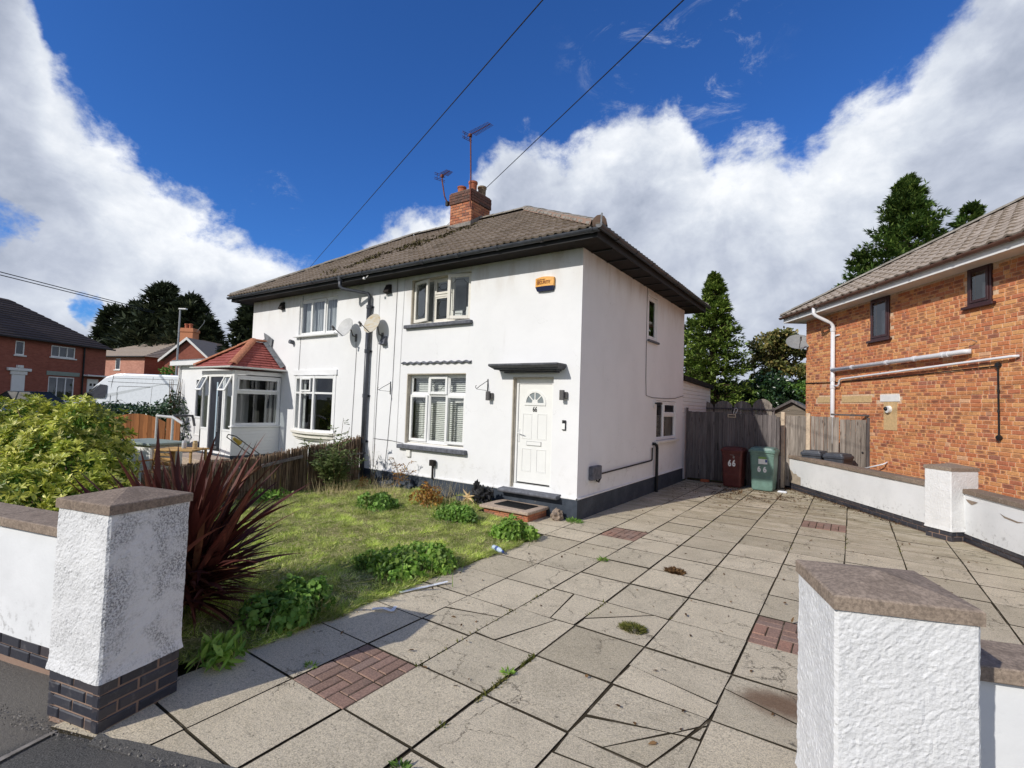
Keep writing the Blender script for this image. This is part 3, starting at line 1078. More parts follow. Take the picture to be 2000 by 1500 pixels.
def build_pavement():
  mb = MB()
  # finely gridded asphalt on the street side
  P, F = [], []
  nx, ny = 90, 24
  for j in range(ny + 1):
    for i in range(nx + 1):
      t = -9 + 18 * i / nx
      o = 0.0 - 3.5 * (j / ny)
      x, y = street(t, o)
      if t < 0:      # bend to the left wall line
        x = S0[0] + LD[0] * t + SN[0] * o
        y = S0[1] + LD[1] * t + SN[1] * o
        # tuck under the left wall
        if j == 0:
          x += SN[0] * 0.5
          y += SN[1] * 0.5
      z = -0.012 - 0.055 * min(1, max(0, -t / 1.4)) - 0.010 * (-o) + 0.006 * fbm((x, y, 0), 2.2)
      if j == 0 and t >= 0:
        z -= 0.004
      P.append((x, y, z))
  for j in range(ny):
    for i in range(nx):
      a = j * (nx + 1) + i
      F.append((a, a + 1, a + nx + 2, a + nx + 1))
  mb.faces(P, F)
  pv = obj('pavement', mb, 'asphalt', smooth=True, kind='structure')
  # tar edge lip against the slabs, broken outline
  mb = MB()
  pts = []
  for i in range(60):
    t = 0.0 + 3.7 * i / 59
    o = 0.035 + 0.030 * fbm((t, 0, 3), 4.0)
    pts.append((street(t, -0.03), street(t, o)))
  for i in range(59):
    a, b = pts[i], pts[i + 1]
    mb.poly([(a[0][0], a[0][1], -0.012), (b[0][0], b[0][1], -0.012), (b[1][0], b[1][1], 0.010), (a[1][0], a[1][1], 0.010)])
    mb.poly([(a[1][0], a[1][1], 0.010), (b[1][0], b[1][1], 0.010), (b[1][0], b[1][1], -0.02), (a[1][0], a[1][1], -0.02)])
  obj('tar_edge', mb, 'asphalt', pv)
  mb = MB()
  a = Vector((0.09, -6.50, 0))
  d = Vector((0.08, -0.28, 0)).normalized()
  s = Vector((d.y, -d.x, 0)) * 0.017
  for i in range(16):
    p, q = a + d * i * 0.12, a + d * (i + 1) * 0.12
    w = 0.7 + 0.5 * random.random()
    zz = -0.012
    mb.poly([tuple(p - s * w + Vector((0, 0, zz))), tuple(q - s * w + Vector((0, 0, zz))), tuple(q + s * w + Vector((0, 0, zz))), tuple(p + s * w + Vector((0, 0, zz)))])
  me = mb
  obj('tarmac_seam', me, 'mortar_grey', pv)

build_pavement()

# ------------------------------------------------------------------ driveway of paving slabs
E_HW = Vector((0.53, -0.848, 0.0)).normalized()      # along brick house and boundary wall, towards the street
N_HW = Vector((-0.848, -0.53, 0.0)).normalized()     # faces the driveway
W0 = Vector((2.05, 7.65, 0))                         # far end of boundary wall face
PH = Vector((2.64, 9.36, 0))                         # far corner of the brick house

def drive_clips(poly):
  # keep inside: street line, boundary wall, wall by far pillar, gate line
  poly = clip(poly, SN[0], SN[1], SN[0] * S0[0] + SN[1] * S0[1] + 0.0)
  if len(poly) < 3:
    return poly
  nx, ny = N_HW.x, N_HW.y
  if max(p[1] for p in poly) > 3.0:
    poly = clip(poly, nx, ny, nx * W0.x + ny * W0.y + 0.02)
    if len(poly) < 3:
      return poly
  else:
    ax, ay = -0.937, -0.35
    poly = clip(poly, ax, ay, ax * 5.20 + ay * 2.95 + 0.02)
    if len(poly) < 3:
      return poly
  return poly

dm = MB()
dm.prism([(-0.75, -1.25), (-0.75, 0.0), (0, 0), (0, 6.75), (2.6, 6.85), (5.0, 3.0), (8.6, -3.2), (0.36, -6.44), (0.02, -6.2), (0.02, -1.25)][::-1], -0.09, -0.009)
drive = obj('driveway', dm, 'soil', kind='structure')

XS = [-0.62, 0.045, 0.66, 1.20, 1.79, 2.41, 3.05, 3.69, 4.33, 4.97, 5.61, 6.25, 6.9, 7.6]
YR = [-7.4, -6.75, -6.11, -5.46, -4.81, -4.17, -3.52, -2.88, -2.23, -1.59, -0.94, -0.30, 0.36, 1.0, 1.62, 2.27, 2.92, 3.56, 4.2, 4.84, 5.48, 6.12, 6.70]
YL = [-7.4, -6.75, -6.11, -5.46, -4.83, -4.24, -3.60, -2.95, -2.30, -1.66, -1.10, -0.55, 0.06, 0.72, 1.36, 2.0, 2.65, 3.3, 3.95, 4.6, 5.25, 5.9, 6.55]
PATCH = {(2, -5.46): 'herring', (6, -2.88): 'basket', (6, 2.27): 'basket2', (2, -0.55): 'herring'}

# cracks: lists of straight cuts (point, point) through a slab cell
CRACK = {
  (5, -4.81): [((2.41, -4.60), (2.98, -4.42)), ((2.98, -4.42), (3.05, -4.17)), ((2.62, -4.81), (2.9, -4.44))],
  (5, -5.46): [((2.45, -5.20), (2.75, -5.02)), ((2.62, -5.46), (2.80, -4.98)), ((2.93, -4.81), (2.99, -5.46)), ((2.41, -5.0), (3.05, -4.93))],
  (6, -4.17): [((3.05, -3.75), (3.69, -3.95))],
  (4, -3.52): [((1.79, -3.35), (2.2, -2.95))],
  (5, -4.17): [((2.41, -3.86), (3.05, -3.98)), ((2.41, -3.69), (3.05, -3.72))],
  (3, -3.52): [((1.20, -3.25), (1.79, -3.1)), ((1.45, -2.88), (1.55, -3.52))],
  (3, -4.17): [((1.60, -3.52), (1.40, -4.17))],
  (2, -4.24): [((0.66, -3.95), (1.20, -3.80))],
}
nslab = 0
slabs = []
for ci in range(len(XS) - 1):
  ys = YL if ci <= 2 else YR
  for ri in range(len(ys) - 1):
    x0, x1 = XS[ci], XS[ci + 1]
    y0, y1 = ys[ri], ys[ri + 1]
    if ci == 0 and not (y0 > -1.2 and y1 < 0.1):
      continue
    if y1 > 6.7:
      y1 = 6.70
      if y1 - y0 < 0.1:
        continue
    if ci >= 1 and x0 < 0.05 and y0 > -0.1:
      x0 = 0.0
    poly = [(x0, y0), (x1, y0), (x1, y1), (x0, y1)]
    poly = drive_clips(poly)
    if len(poly) < 3:
      continue
    area = abs(sum(poly[i][0] * poly[(i + 1) % len(poly)][1] - poly[(i + 1) % len(poly)][0] * poly[i][1] for i in range(len(poly)))) / 2
    if area < 0.012:
      continue
    slabs.append((ci, ys[ri], poly))

def put_slab(poly, name='slab', gap=0.006, dz=0.0, tilt=0.0035, wob=0.004, matn='slab', cham=0.0015):
  poly = inset(poly, gap)
  if poly is None or len(poly) < 3:
    return
  poly = [(x + random.uniform(-wob, wob), y + random.uniform(-wob, wob)) for x, y in poly]
  cx = sum(p[0] for p in poly) / len(poly)
  cy = sum(p[1] for p in poly) / len(poly)
  mb = MB(Matrix.Translation((-cx, -cy, 0)))
  mb.prism(poly, -0.05, 0.0, cham)
  ta, tb = random.uniform(-tilt, tilt), random.uniform(-tilt, tilt)
  M = Matrix.Translation((cx, cy, dz + random.uniform(-0.002, 0.002))) @ Matrix.Rotation(ta, 4, 'X') @ Matrix.Rotation(tb, 4, 'Y')
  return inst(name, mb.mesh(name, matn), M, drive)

def paver_cell(x0, y0, x1, y1, kind):
  nx = 4 if kind != 'basket2' else 4
  w, h = (x1 - x0), (y1 - y0)
  base = MB()
  base.box(x0 + 0.012, x1 - 0.012, y0 + 0.012, y1 - 0.012, -0.04, -0.0085)
  # pavers on a 6 x 6 half-brick grid
  n = 6
  ux, uy = w / n, h / n
  occ = [[False] * n for _ in range(n)]
  for j in range(n):
    for i in range(n):
      if occ[j][i]:
        continue
      if kind == 'herring':
        horiz = ((i + j) % 4) < 2
        horiz = ((i - j) % 4) in (0, 1)
      elif kind == 'basket':
        horiz = ((i // 2 + j // 2) % 2 == 0)
      else:
        horiz = (j % 2 == 0)
      if horiz and i + 1 < n and not occ[j][i + 1]:
        cell = (i, j, 2, 1)
      elif j + 1 < n and not occ[j + 1][i]:
        cell = (i, j, 1, 2)
      elif i + 1 < n and not occ[j][i + 1]:
        cell = (i, j, 2, 1)
      else:
        cell = (i, j, 1, 1)
      for b in range(cell[3]):
        for a in range(cell[2]):
          occ[j + b][i + a] = True
      px0, py0 = x0 + cell[0] * ux, y0 + cell[1] * uy
      px1, py1 = px0 + cell[2] * ux, py0 + cell[3] * uy
      put_slab([(px0, py0), (px1, py0), (px1, py1), (px0, py1)], 'paver', 0.0045, -0.003, 0.006, 0.0015, 'paver', 0.005)

for ci, yr, poly in slabs:
  key = (ci, yr)
  if key in PATCH:
    xs_ = [p[0] for p in poly]
    ys_ = [p[1] for p in poly]
    paver_cell(min(xs_), min(ys_), max(xs_), max(ys_), PATCH[key])
    continue
  gap = random.uniform(0.0045, 0.0085)
  # the long joints at 1.79 and 2.41 have opened up
  if ci in (4, 3):
    gap += 0.0035
  pieces = [poly]
  if key in CRACK:
    for (a, b) in CRACK[key]:
      nx, ny = -(b[1] - a[1]), (b[0] - a[0])
      L = math.hypot(nx, ny)
      nx, ny = nx / L, ny / L
      c = nx * a[0] + ny * a[1]
      new = []
      for q in pieces:
        A = clip(q, nx, ny, c)
        B = clip(q, -nx, -ny, -c)
        ok = len(A) >= 3 and len(B) >= 3
        if ok and random.random() < 0.92:
          new += [A, B]
        else:
          new.append(q)
      pieces = new
    for q in pieces:
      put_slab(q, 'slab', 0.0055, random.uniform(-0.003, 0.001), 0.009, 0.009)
  else:
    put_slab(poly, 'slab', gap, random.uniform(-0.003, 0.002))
print('slabs', len(slabs))

# ------------------------------------------------------------------ bricks shared meshes
def brick_mesh(l, h, dep, mat_, c=0.006, seed=0):
  """front face looks along -y of its local frame; x from 0 to l, z 0..h, y 0..dep"""
  rr = random.Random(seed)
  j = lambda: rr.uniform(-0.0015, 0.0015)
  P = [(0 + j(), c, 0 + j()), (l + j(), c, 0 + j()), (l + j(), c, h + j()), (0 + j(), c, h + j()),
     (c, j() * 0.7, c), (l - c, j() * 0.7, c), (l - c, j() * 0.7, h - c), (c, j() * 0.7, h - c),
     (0, dep, 0), (l, dep, 0), (l, dep, h), (0, dep, h)]
  F = [(4, 5, 6, 7), (0, 1, 5, 4), (1, 2, 6, 5), (2, 3, 7, 6), (3, 0, 4, 7), (0, 8, 9, 1), (1, 9, 10, 2), (2, 10, 11, 3), (3, 11, 8, 0)]
  me = bpy.data.meshes.new('brick')
  me.from_pydata(P, [], F)
  uv = me.uv_layers.new(name='UVMap')
  for lp in me.loops:
    v = P[lp.vertex_index]
    uv.data[lp.index].uv = (v[0] / l, v[2] / h)
  me.materials.append(MATS[mat_])
  return me, P, F

BRK = {}

def bricks_get(l, h, dep, mat_, seed):
  k = (round(l, 3), round(h, 3), round(dep, 3), mat_, seed)
  if k not in BRK:
    BRK[k] = brick_mesh(l, h, dep, mat_, seed=seed)
  return BRK[k]

def brick_course(frameM, length, z0, n, pitch, bl, bh, dep, mat_, parent, offset0=0.0, name='brick', start=0.0, hole=None, sink=None):
  """stretcher-bond courses as individual objects; frameM: origin at wall face start, x along, -y outwards"""
  out = []
  for r in range(n):
    z = z0 + r * pitch[1]
    x = start - ((r % 2) * 0.5 + offset0) * pitch[0]
    while x < length - 0.001:
      a, b = max(start, x), min(length, x + bl)
      if b - a > 0.03:
        l = round((b - a) / 0.01) * 0.01
        me, _, _ = bricks_get(l, bh, dep, mat_, random.randrange(2))
        M = frameM @ Matrix.Translation((a, random.uniform(-0.0015, 0.0015), z))
        out.append(inst(name, me, M, parent))
      x += pitch[0]
  return out

# ------------------------------------------------------------------ rough displaced block
def rough_block(L, Wd, z0, z1, step, amp, M, seed=0, flare=0.0, skip_bottom=False):
  """box L x Wd with displaced roughcast faces; local x 0..L, y 0..Wd"""
  mb = MB(M)
  nx, ny, nz = max(1, int(L / step)), max(1, int(Wd / step)), max(1, int((z1 - z0) / step))
  idx = {}

  def vid(i, j, k):
    if (i, j, k) not in idx:
      x, y, z = L * i / nx, Wd * j / ny, z0 + (z1 - z0) * k / nz
      ox = -1 if i == 0 else (1 if i == nx else 0)
      oy = -1 if j == 0 else (1 if j == ny else 0)
      q = Vector((x * 1.0 + seed, y, z))
      h = amp * (0.6 * fbm(q, 38, 2) + 0.6 * fbm(q + Vector((9, 9, 9)), 80, 2)) + 0.004 * fbm(q, 6, 2)
      fl = flare * max(0, 1 - k * (z1 - z0) / nz / 0.06) if flare else 0
      edge = 0.5 if (ox and oy) else 1.0
      x += ox * (h * edge + fl) - (ox * 0.006 if ox and oy else 0)
      y += oy * (h * edge + fl) - (oy * 0.006 if ox and oy else 0)
      idx[(i, j, k)] = mb.pt((x, y, z))
    return idx[(i, j, k)]
  for k in range(nz):
    for i in range(nx):
      mb.f.append([vid(i, 0, k), vid(i + 1, 0, k), vid(i + 1, 0, k + 1), vid(i, 0, k + 1)])
      mb.f.append([vid(i, ny, k), vid(i, ny, k + 1), vid(i + 1, ny, k + 1), vid(i + 1, ny, k)])
    for j in range(ny):
      mb.f.append([vid(0, j, k), vid(0, j, k + 1), vid(0, j + 1, k + 1), vid(0, j + 1, k)])
      mb.f.append([vid(nx, j, k), vid(nx, j + 1, k), vid(nx, j + 1, k + 1), vid(nx, j, k + 1)])
  # bottom rim + top
  for k in (0, nz):
    loop = [vid(i, 0, k) for i in range(nx)] + [vid(nx, j, k) for j in range(ny)] + [vid(i, ny, k) for i in range(nx, 0, -1)] + [vid(0, j, k) for j in range(ny, 0, -1)]
    mb.f.append(loop)
  mb.r = [0.0] * len(mb.f)
  return mb

def cap_stone(mb, L, Wd, z, th, rise, over):
  x0, x1, y0, y1 = -over, L + over, -over, Wd + over
  c = 0.006
  P = [(x0, y0, z), (x1, y0, z), (x1, y1, z), (x0, y1, z),
     (x0, y0, z + th - c), (x1, y0, z + th - c), (x1, y1, z + th - c), (x0, y1, z + th - c),
     (x0 + c, y0 + c, z + th), (x1 - c, y0 + c, z + th), (x1 - c, y1 - c, z + th), (x0 + c, y1 - c, z + th),
     (L / 2, Wd / 2, z + th + rise)]
  F = [(3, 2, 1, 0)]
  for i in range(4):
    j = (i + 1) % 4
    F += [(i, j, 4 + j, 4 + i), (4 + i, 4 + j, 8 + j, 8 + i), (8 + i, 8 + j, 12)]
  mb.faces(P, F)

def gate_pillar(name, label, A, ang, L, Wd, zcap, matn, bricks=4, seed=0, brick_l=0.225, cap_th=0.055, rise=0.05, brick_top=0.275):
  """A front corner nearest; local x = along the street side face, y = depth"""
  ux = Vector((math.cos(ang), math.sin(ang), 0))
  M = frame((A[0], A[1], 0), ux)
  t = thing(name, label, 'gate pillar', (A[0], A[1], 0))
  z0 = brick_top
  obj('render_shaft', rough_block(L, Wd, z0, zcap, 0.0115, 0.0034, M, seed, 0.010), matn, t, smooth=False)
  mb = MB(M)
  cap_stone(mb, L, Wd, zcap, cap_th, rise, 0.008)
  obj('cap_stone', mb, 'coping_stone', t)
  core = MB(M)
  core.box(0.018, L - 0.018, 0.018, Wd - 0.018, -0.1, z0)
  obj('mortar_core', core, 'mortar_pink', t)
  ph = z0 / bricks
  bh = ph - 0.011
  bl = 0.215
  ins = 0.009
  for side in range(4):
    if side == 0:
      F = M @ frame((ins, ins, 0), (1, 0, 0))
      ln = L - 2 * ins
    elif side == 1:
      F = M @ frame((L - ins, ins, 0), (0, 1, 0))
      ln = Wd - 2 * ins
    elif side == 2:
      F = M @ frame((L - ins, Wd - ins, 0), (-1, 0, 0))
      ln = L - 2 * ins
    else:
      F = M @ frame((ins, Wd - ins, 0), (0, -1, 0))
      ln = Wd - 2 * ins
    for r in range(bricks):
      z = z0 - (r + 1) * ph + 0.004
      off = (r + side) % 2
      # lengths along this course
      segs = [0.102, 0.215, 0.12] if off else [0.215, 0.215]
      x = 0.0
      k = 0
      while x < ln - 0.02:
        l = segs[k % len(segs)]
        l = min(l, ln - x)
        if ln - (x + l) < 0.05:
          l = ln - x
        me, _, _ = bricks_get(round(l, 2), bh, 0.05, 'engineering_brick', random.randrange(2))
        inst('brick', me, F @ Matrix.Translation((x, 0, z)), t)
        x += l + 0.010
        k += 1
  return t, M

gate_pillar('gate_pillar', 'grimy white roughcast gate pillar beside the dark red spiky plant, on four courses of blue bricks',
      (-0.096, -6.545), math.radians(14.4), 0.465, 0.475, 1.20, 'roughcast_grimy', seed=1)
gate_pillar('gate_pillar', 'clean bright white roughcast gate pillar in the near right foreground with a flat stone cap',
      (3.712, -5.155), math.radians(20.5), 0.47, 0.455, 1.148, 'roughcast_clean', seed=5)

# ------------------------------------------------------------------ boundary walls
def garden_wall(label, A, d, L, thick, z0, zb, ztop, cop_h, courses, over=0.03, matn='render_wall', group=None, cop_l=0.6, group_side=1, bricks_from=0.0, extra=None):
  """A start of visible face on ground, d direction with the outward (visible) side on the right hand (-y local)"""
  d = Vector((d[0], d[1], 0)).normalized()
  M = frame((A[0], A[1], 0), d)
  t = thing('garden_wall', label, 'garden wall', (A[0], A[1], 0), group)
  mb = MB(M)
  n = max(1, int(L / 0.12))
  nz = 6
  # gently uneven rendered face
  P, F = [], []
  for k in range(nz + 1):
    for i in range(n + 1):
      x, z = L * i / n, zb + (ztop - zb) * k / nz
      P.append((x, 0.003 * fbm((x, z, A[0]), 2.5), z))
  for k in range(nz):
    for i in range(n):
      a = k * (n + 1) + i
      F.append((a, a + 1, a + n + 2, a + n + 1))
  mb.faces(P, F)
  mb.box(0, L, 0.010, thick, zb, ztop)
  obj('render_face', mb, matn, t, smooth=False, fix=False)
  core = MB(M)
  core.box(0, L, 0.022, thick - 0.01, z0 - 0.1, zb)
  obj('mortar_core', core, 'mortar_pink', t)
  ph = (zb - z0) / courses
  brick_course(M @ Matrix.Translation((0, 0.008, 0)), L, z0 + 0.004, courses, (0.225, ph), 0.215, ph - 0.010, 0.05, 'engineering_brick', t, start=bricks_from)
  x = 0.0
  while x < L - 0.02:
    l = min(cop_l * random.uniform(0.97, 1.03), L - x)
    mb = MB()
    mb.cbox(0.003, l - 0.003, -over, thick + over, 0, cop_h, 0.005)
    inst('coping_stone', mb.mesh('coping_stone', 'coping_stone'), M @ Matrix.Translation((x, random.uniform(-.002, .002), ztop + random.uniform(0, 0.002))), t)
    x += l
  return t, M

# left wall (street side face)
p = Vector((-0.69, -6.385, 0))
dl = Vector((LD[0], LD[1], 0))
st = p - dl * 7.0
garden_wall('white rendered wall at the left edge, joining the grimy pillar, with brown coping', (st.x, st.y), dl, 7.0 + 0.56, 0.22, -0.02, 0.14, 0.895, 0.065, 2, group=None, cop_l=0.9)
# right of the near pillar
p = Vector((4.24, -4.575, 0))
dr = Vector((math.cos(math.radians(19)), math.sin(math.radians(19)), 0))
garden_wall('low white rendered wall at the bottom right corner, right of the near pillar', tuple((p - dr * 0.16)[:2]), dr, 6.0, 0.24, -0.02, 0.14, 0.81, 0.065, 2, cop_l=0.9)
# boundary wall beside the drive
wl, WMx = garden_wall('long white boundary wall between the driveway and the brick house, peeling at its far end', (W0.x, W0.y), E_HW, 5.22, 0.21, 0.0, 0.155, 0.765, 0.075, 2, cop_l=0.45)
mb = MB(WMx)
pp = [(0.42, 0.16), (1.30, 0.16), (1.30, 0.35), (1.18, 0.36), (1.10, 0.41), (0.98, 0.40), (0.86, 0.47), (0.62, 0.50), (0.42, 0.49)]
mb.poly([(x, -0.006, z) for x, z in pp])
obj('bare_render_patch', mb, 'bare_render', wl, label='bare sandy patch where the white paint has come off')
# far pillar
pil2, _M = gate_pillar('gate_pillar', 'white roughcast pillar halfway along the boundary wall, in front of the orange brickwork', (4.735, 3.045), math.radians(-46), 0.42, 0.52, 1.085, 'roughcast_clean', seed=9, bricks=2, brick_top=0.155)
# wall on from the far pillar
wl2, WM2 = garden_wall('lower white wall running right from the middle pillar, its paint flaking', (5.14, 3.08), (0.35, -0.937), 6.0, 0.21, 0.0, 0.13, 0.745, 0.07, 2, cop_l=0.5)
mb = MB(WM2)
mb.poly([(0.22, -0.006, 0.665), (0.50, -0.006, 0.665), (0.44, -0.006, 0.635), (0.36, -0.006, 0.60), (0.28, -0.006, 0.625)])
mb.poly([(0.95, -0.006, 0.60), (1.05, -0.006, 0.575), (1.30, -0.006, 0.555), (1.42, -0.006, 0.570), (1.28, -0.006, 0.535), (1.05, -0.006, 0.55)])
obj('flaked_paint_patch', mb, 'coping_stone', wl2)
# ================================================================== WHITE SEMI-DETACHED HOUSE
H = 4.62          # soffit height
PL = 0.35         # plinth height
HX0, HX1, HD = -10.56, 0.0, 6.15
house = thing('semi_detached_house', 'white rendered two-storey pair of houses with brown tiled hipped roof and brick chimney', 'house', (-5.28, 3.0, 0))

def wall_holes(M, L, z0, z1, holes, reveal, step=None):
  """wall face in local frame (x along, -y outwards) with rectangular holes and reveals"""
  mb = MB(M)
  xs = sorted(set([0, L] + [h[0] for h in holes] + [h[1] for h in holes]))
  zs = sorted(set([z0, z1] + [h[2] for h in holes] + [h[3] for h in holes]))
  for i in range(len(xs) - 1):
    for k in range(len(zs) - 1):
      cx, cz = (xs[i] + xs[i + 1]) / 2, (zs[k] + zs[k + 1]) / 2
      if any(h[0] < cx < h[1] and h[2] < cz < h[3] for h in holes):
        continue
      mb.poly([(xs[i], 0, zs[k]), (xs[i + 1], 0, zs[k]), (xs[i + 1], 0, zs[k + 1]), (xs[i], 0, zs[k + 1])])
  for h in holes:
    x0, x1, a, b = h[:4]
    r = reveal
    mb.poly([(x0, 0, a), (x0, 0, b), (x0, r, b), (x0, r, a)])
    mb.poly([(x1, 0, b), (x1, 0, a), (x1, r, a), (x1, r, b)])
    mb.poly([(x0, 0, b), (x1, 0, b), (x1, r, b), (x0, r, b)])
    mb.poly([(x1, 0, a), (x0, 0, a), (x0, r, a), (x1, r, a)])
  return mb

FM = frame((HX0, 0, 0), (1, 0, 0))                       # front wall frame, x from the far left corner
SM = frame((0, 0, 0), (0, 1, 0))                         # side wall, local x = world y
OX = -HX0

def fx(x):
  return x + OX

front_holes = [(fx(-4.12), fx(-2.48), 1.00, 2.48), (fx(-4.09), fx(-2.44), 3.54, 4.50), (fx(-1.36), fx(-0.505), 0.40, 2.40),
         (fx(-8.25), fx(-6.64), 3.50, 4.43), (fx(-8.26), fx(-6.62), 1.06, 2.43)]
obj('front_wall', wall_holes(FM, OX, PL, H, front_holes, 0.22), 'render_smooth', house, fix=False)
side_holes = [(3.97, 5.52, 1.16, 2.10), (3.30, 3.88, 3.44, 4.45)]
obj('side_wall', wall_holes(SM, HD, PL, H, side_holes, 0.16), 'render_smooth', house, fix=False)
mb = MB()
mb.poly([(HX0, 0, 0), (HX0, 0, H), (HX0, HD, H), (HX0, HD, 0)])
mb.poly([(HX0, HD, 0), (HX0, HD, H), (0, HD, H), (0, HD, 0)])
obj('back_wall', mb, 'render_smooth', house, fix=False)
mb = MB()
mb.box(HX0 - 0.022, 0.022, -0.022, HD + 0.02, -0.1, PL)
obj('plinth', mb, 'plinth_paint', house)
# ceiling to close the loft
mb = MB()
mb.poly([(HX0, 0, H), (0, 0, H), (0, HD, H), (HX0, HD, H)])
obj('ceiling', mb, 'interior_grey', house, fix=False)

# render bell-cast lip over the plinth + trim around the lower neighbour bay
mb = MB()
mb.box(HX0 - 0.028, 0.028, -0.030, -0.001, PL - 0.004, PL + 0.018)
mb.box(0.001, 0.030, -0.030, HD, PL - 0.004, PL + 0.018)
obj('drip_bead', mb, 'render_smooth', house)
mb = MB()
mb.box(-8.36, -6.52, -0.035, -0.001, 2.47, 2.60)
mb.box(-8.33, -8.26, -0.016, -0.001, 1.0, 2.468)
mb.box(-6.62, -6.56, -0.016, -0.001, 1.0, 2.468)
obj('window_surround', mb, 'render_smooth', house)
# wavy drip tiles over the lower window
mb = MB()
n = 60
for i in range(n):
  x0, x1 = -4.28 + 1.93 * i / n, -4.28 + 1.93 * (i + 1) / n
  za = 2.700 + 0.012 * math.sin(i * 2 * math.pi / 6)
  zb = 2.700 + 0.012 * math.sin((i + 1) * 2 * math.pi / 6)
  mb.poly([(x0, -0.001, za + 0.03), (x1, -0.001, zb + 0.03), (x1, -0.045, zb + 0.008), (x0, -0.045, za + 0.008)])
  mb.poly([(x0, -0.045, za + 0.008), (x1, -0.045, zb + 0.008), (x1, -0.045, zb - 0.010), (x0, -0.045, za - 0.010)])
  mb.poly([(x0, -0.045, za - 0.010), (x1, -0.045, zb - 0.010), (x1, -0.001, zb - 0.010), (x0, -0.001, za - 0.010)])
obj('drip_course', mb, 'sill_grey', house, label='thin wavy drip course above the lower window')

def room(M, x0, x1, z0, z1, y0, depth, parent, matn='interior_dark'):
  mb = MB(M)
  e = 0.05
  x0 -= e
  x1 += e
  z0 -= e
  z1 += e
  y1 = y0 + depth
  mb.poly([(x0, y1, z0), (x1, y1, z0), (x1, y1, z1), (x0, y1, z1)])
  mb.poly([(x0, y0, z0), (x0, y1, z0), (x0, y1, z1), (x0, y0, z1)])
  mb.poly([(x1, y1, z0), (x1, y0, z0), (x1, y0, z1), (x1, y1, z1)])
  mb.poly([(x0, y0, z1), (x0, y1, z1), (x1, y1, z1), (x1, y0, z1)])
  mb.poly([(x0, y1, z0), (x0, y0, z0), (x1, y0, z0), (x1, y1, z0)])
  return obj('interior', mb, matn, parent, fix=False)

def sash(M, x0, x1, z0, z1, y, bar, depth, parent, matf, glassm='glass', name='casement', hinge=None, ang=0.0, lead=False):
  """one frame with its pane; hinge 'l'/'r'/'t' swings it outwards by ang degrees"""
  if hinge == 'l':
    H_ = Matrix.Translation((x0, y, 0)) @ Matrix.Rotation(math.radians(-ang), 4, 'Z') @ Matrix.Translation((-x0, -y, 0))
  elif hinge == 'r':
    H_ = Matrix.Translation((x1, y, 0)) @ Matrix.Rotation(math.radians(ang), 4, 'Z') @ Matrix.Translation((-x1, -y, 0))
  elif hinge == 't':
    H_ = Matrix.Translation((0, y, z1)) @ Matrix.Rotation(math.radians(-ang), 4, 'X') @ Matrix.Translation((0, -y, -z1))
  else:
    H_ = Matrix.Identity(4)
  MM = M @ H_
  mb = MB(MM)
  y0, y1 = y - depth, y
  mb.cbox(x0, x0 + bar, y0, y1, z0, z1, 0.004)
  mb.cbox(x1 - bar, x1, y0, y1, z0, z1, 0.004)
  mb.cbox(x0 + bar + .0005, x1 - bar - .0005, y0 + 0.001, y1 - .001, z1 - bar, z1, 0.004)
  mb.cbox(x0 + bar + .0005, x1 - bar - .0005, y0 + 0.001, y1 - .001, z0, z0 + bar, 0.004)
  f = obj(name, mb, matf, parent)
  mb = MB(MM)
  ym = y0 + depth * 0.55
  mb.poly([(x0 + bar - .003, ym, z0 + bar - .003), (x1 - bar + .003, ym, z0 + bar - .003), (x1 - bar + .003, ym, z1 - bar + .003), (x0 + bar - .003, ym, z1 - bar + .003)])
  pn = obj('pane', mb, glassm, f if parent.parent is None or True else parent, fix=False)
  # rubber gasket line
  if lead:
    mb = MB(MM)
    a0, a1, b0, b1 = x0 + bar, x1 - bar, z0 + bar, z1 - bar
    i = 0.045
    k = 0.07
    yl = ym - 0.004
    pts = [(a0 + i, yl, b0 + i + k), (a0 + i, yl, b1 - i - k), (a0 + i + k * .6, yl, b1 - i - k * .6), (a0 + i + k, yl, b1 - i), (a1 - i - k, yl, b1 - i), (a1 - i - k * .6, yl, b1 - i - k * .6),
         (a1 - i, yl, b1 - i - k), (a1 - i, yl, b0 + i + k), (a1 - i - k * .6, yl, b0 + i + k * .6), (a1 - i - k, yl, b0 + i), (a0 + i + k, yl, b0 + i), (a0 + i + k * .6, yl, b0 + i + k * .6), (a0 + i, yl, b0 + i + k)]
    mb.tube(pts, 0.0045, 4)
    obj('lead_strip', mb, 'number_black', f)
  return f

# --- number 66 upper window: window (frame) > casements > pane
def outer_frame(M, x0, x1, z0, z1, y, bar, depth, mull, trans, parent, matf, name='window'):
  mb = MB(M)
  y0, y1 = y - depth, y
  mb.cbox(x0, x0 + bar, y0, y1, z0, z1)
  mb.cbox(x1 - bar, x1, y0, y1, z0, z1)
  mb.cbox(x0 + bar + .0005, x1 - bar - .0005, y0 + .001, y1, z1 - bar, z1)
  mb.cbox(x0 + bar + .0005, x1 - bar - .0005, y0 + .001, y1, z0, z0 + bar)
  for xm in mull:
    mb.cbox(xm - bar / 2, xm + bar / 2, y0 + .0015, y1, z0 + bar + .0005, z1 - bar - .0005)
  for (a, b, zt) in trans:
    mb.cbox(a, b, y0 + .002, y1, zt - bar / 2, zt + bar / 2)
  return obj(name, mb, matf, parent)

# The house > window (mesh frame) > casement / pane would be deeper than three levels, so every
# casement and pane hangs directly from the window frame.
def sash2(*a, **k):
  parent = a[8]
  f = sash(*a, **k)
  for ch in list(f.children):
    ch.parent = parent
    ch.matrix_parent_inverse = wmat(parent).inverted()
  return f

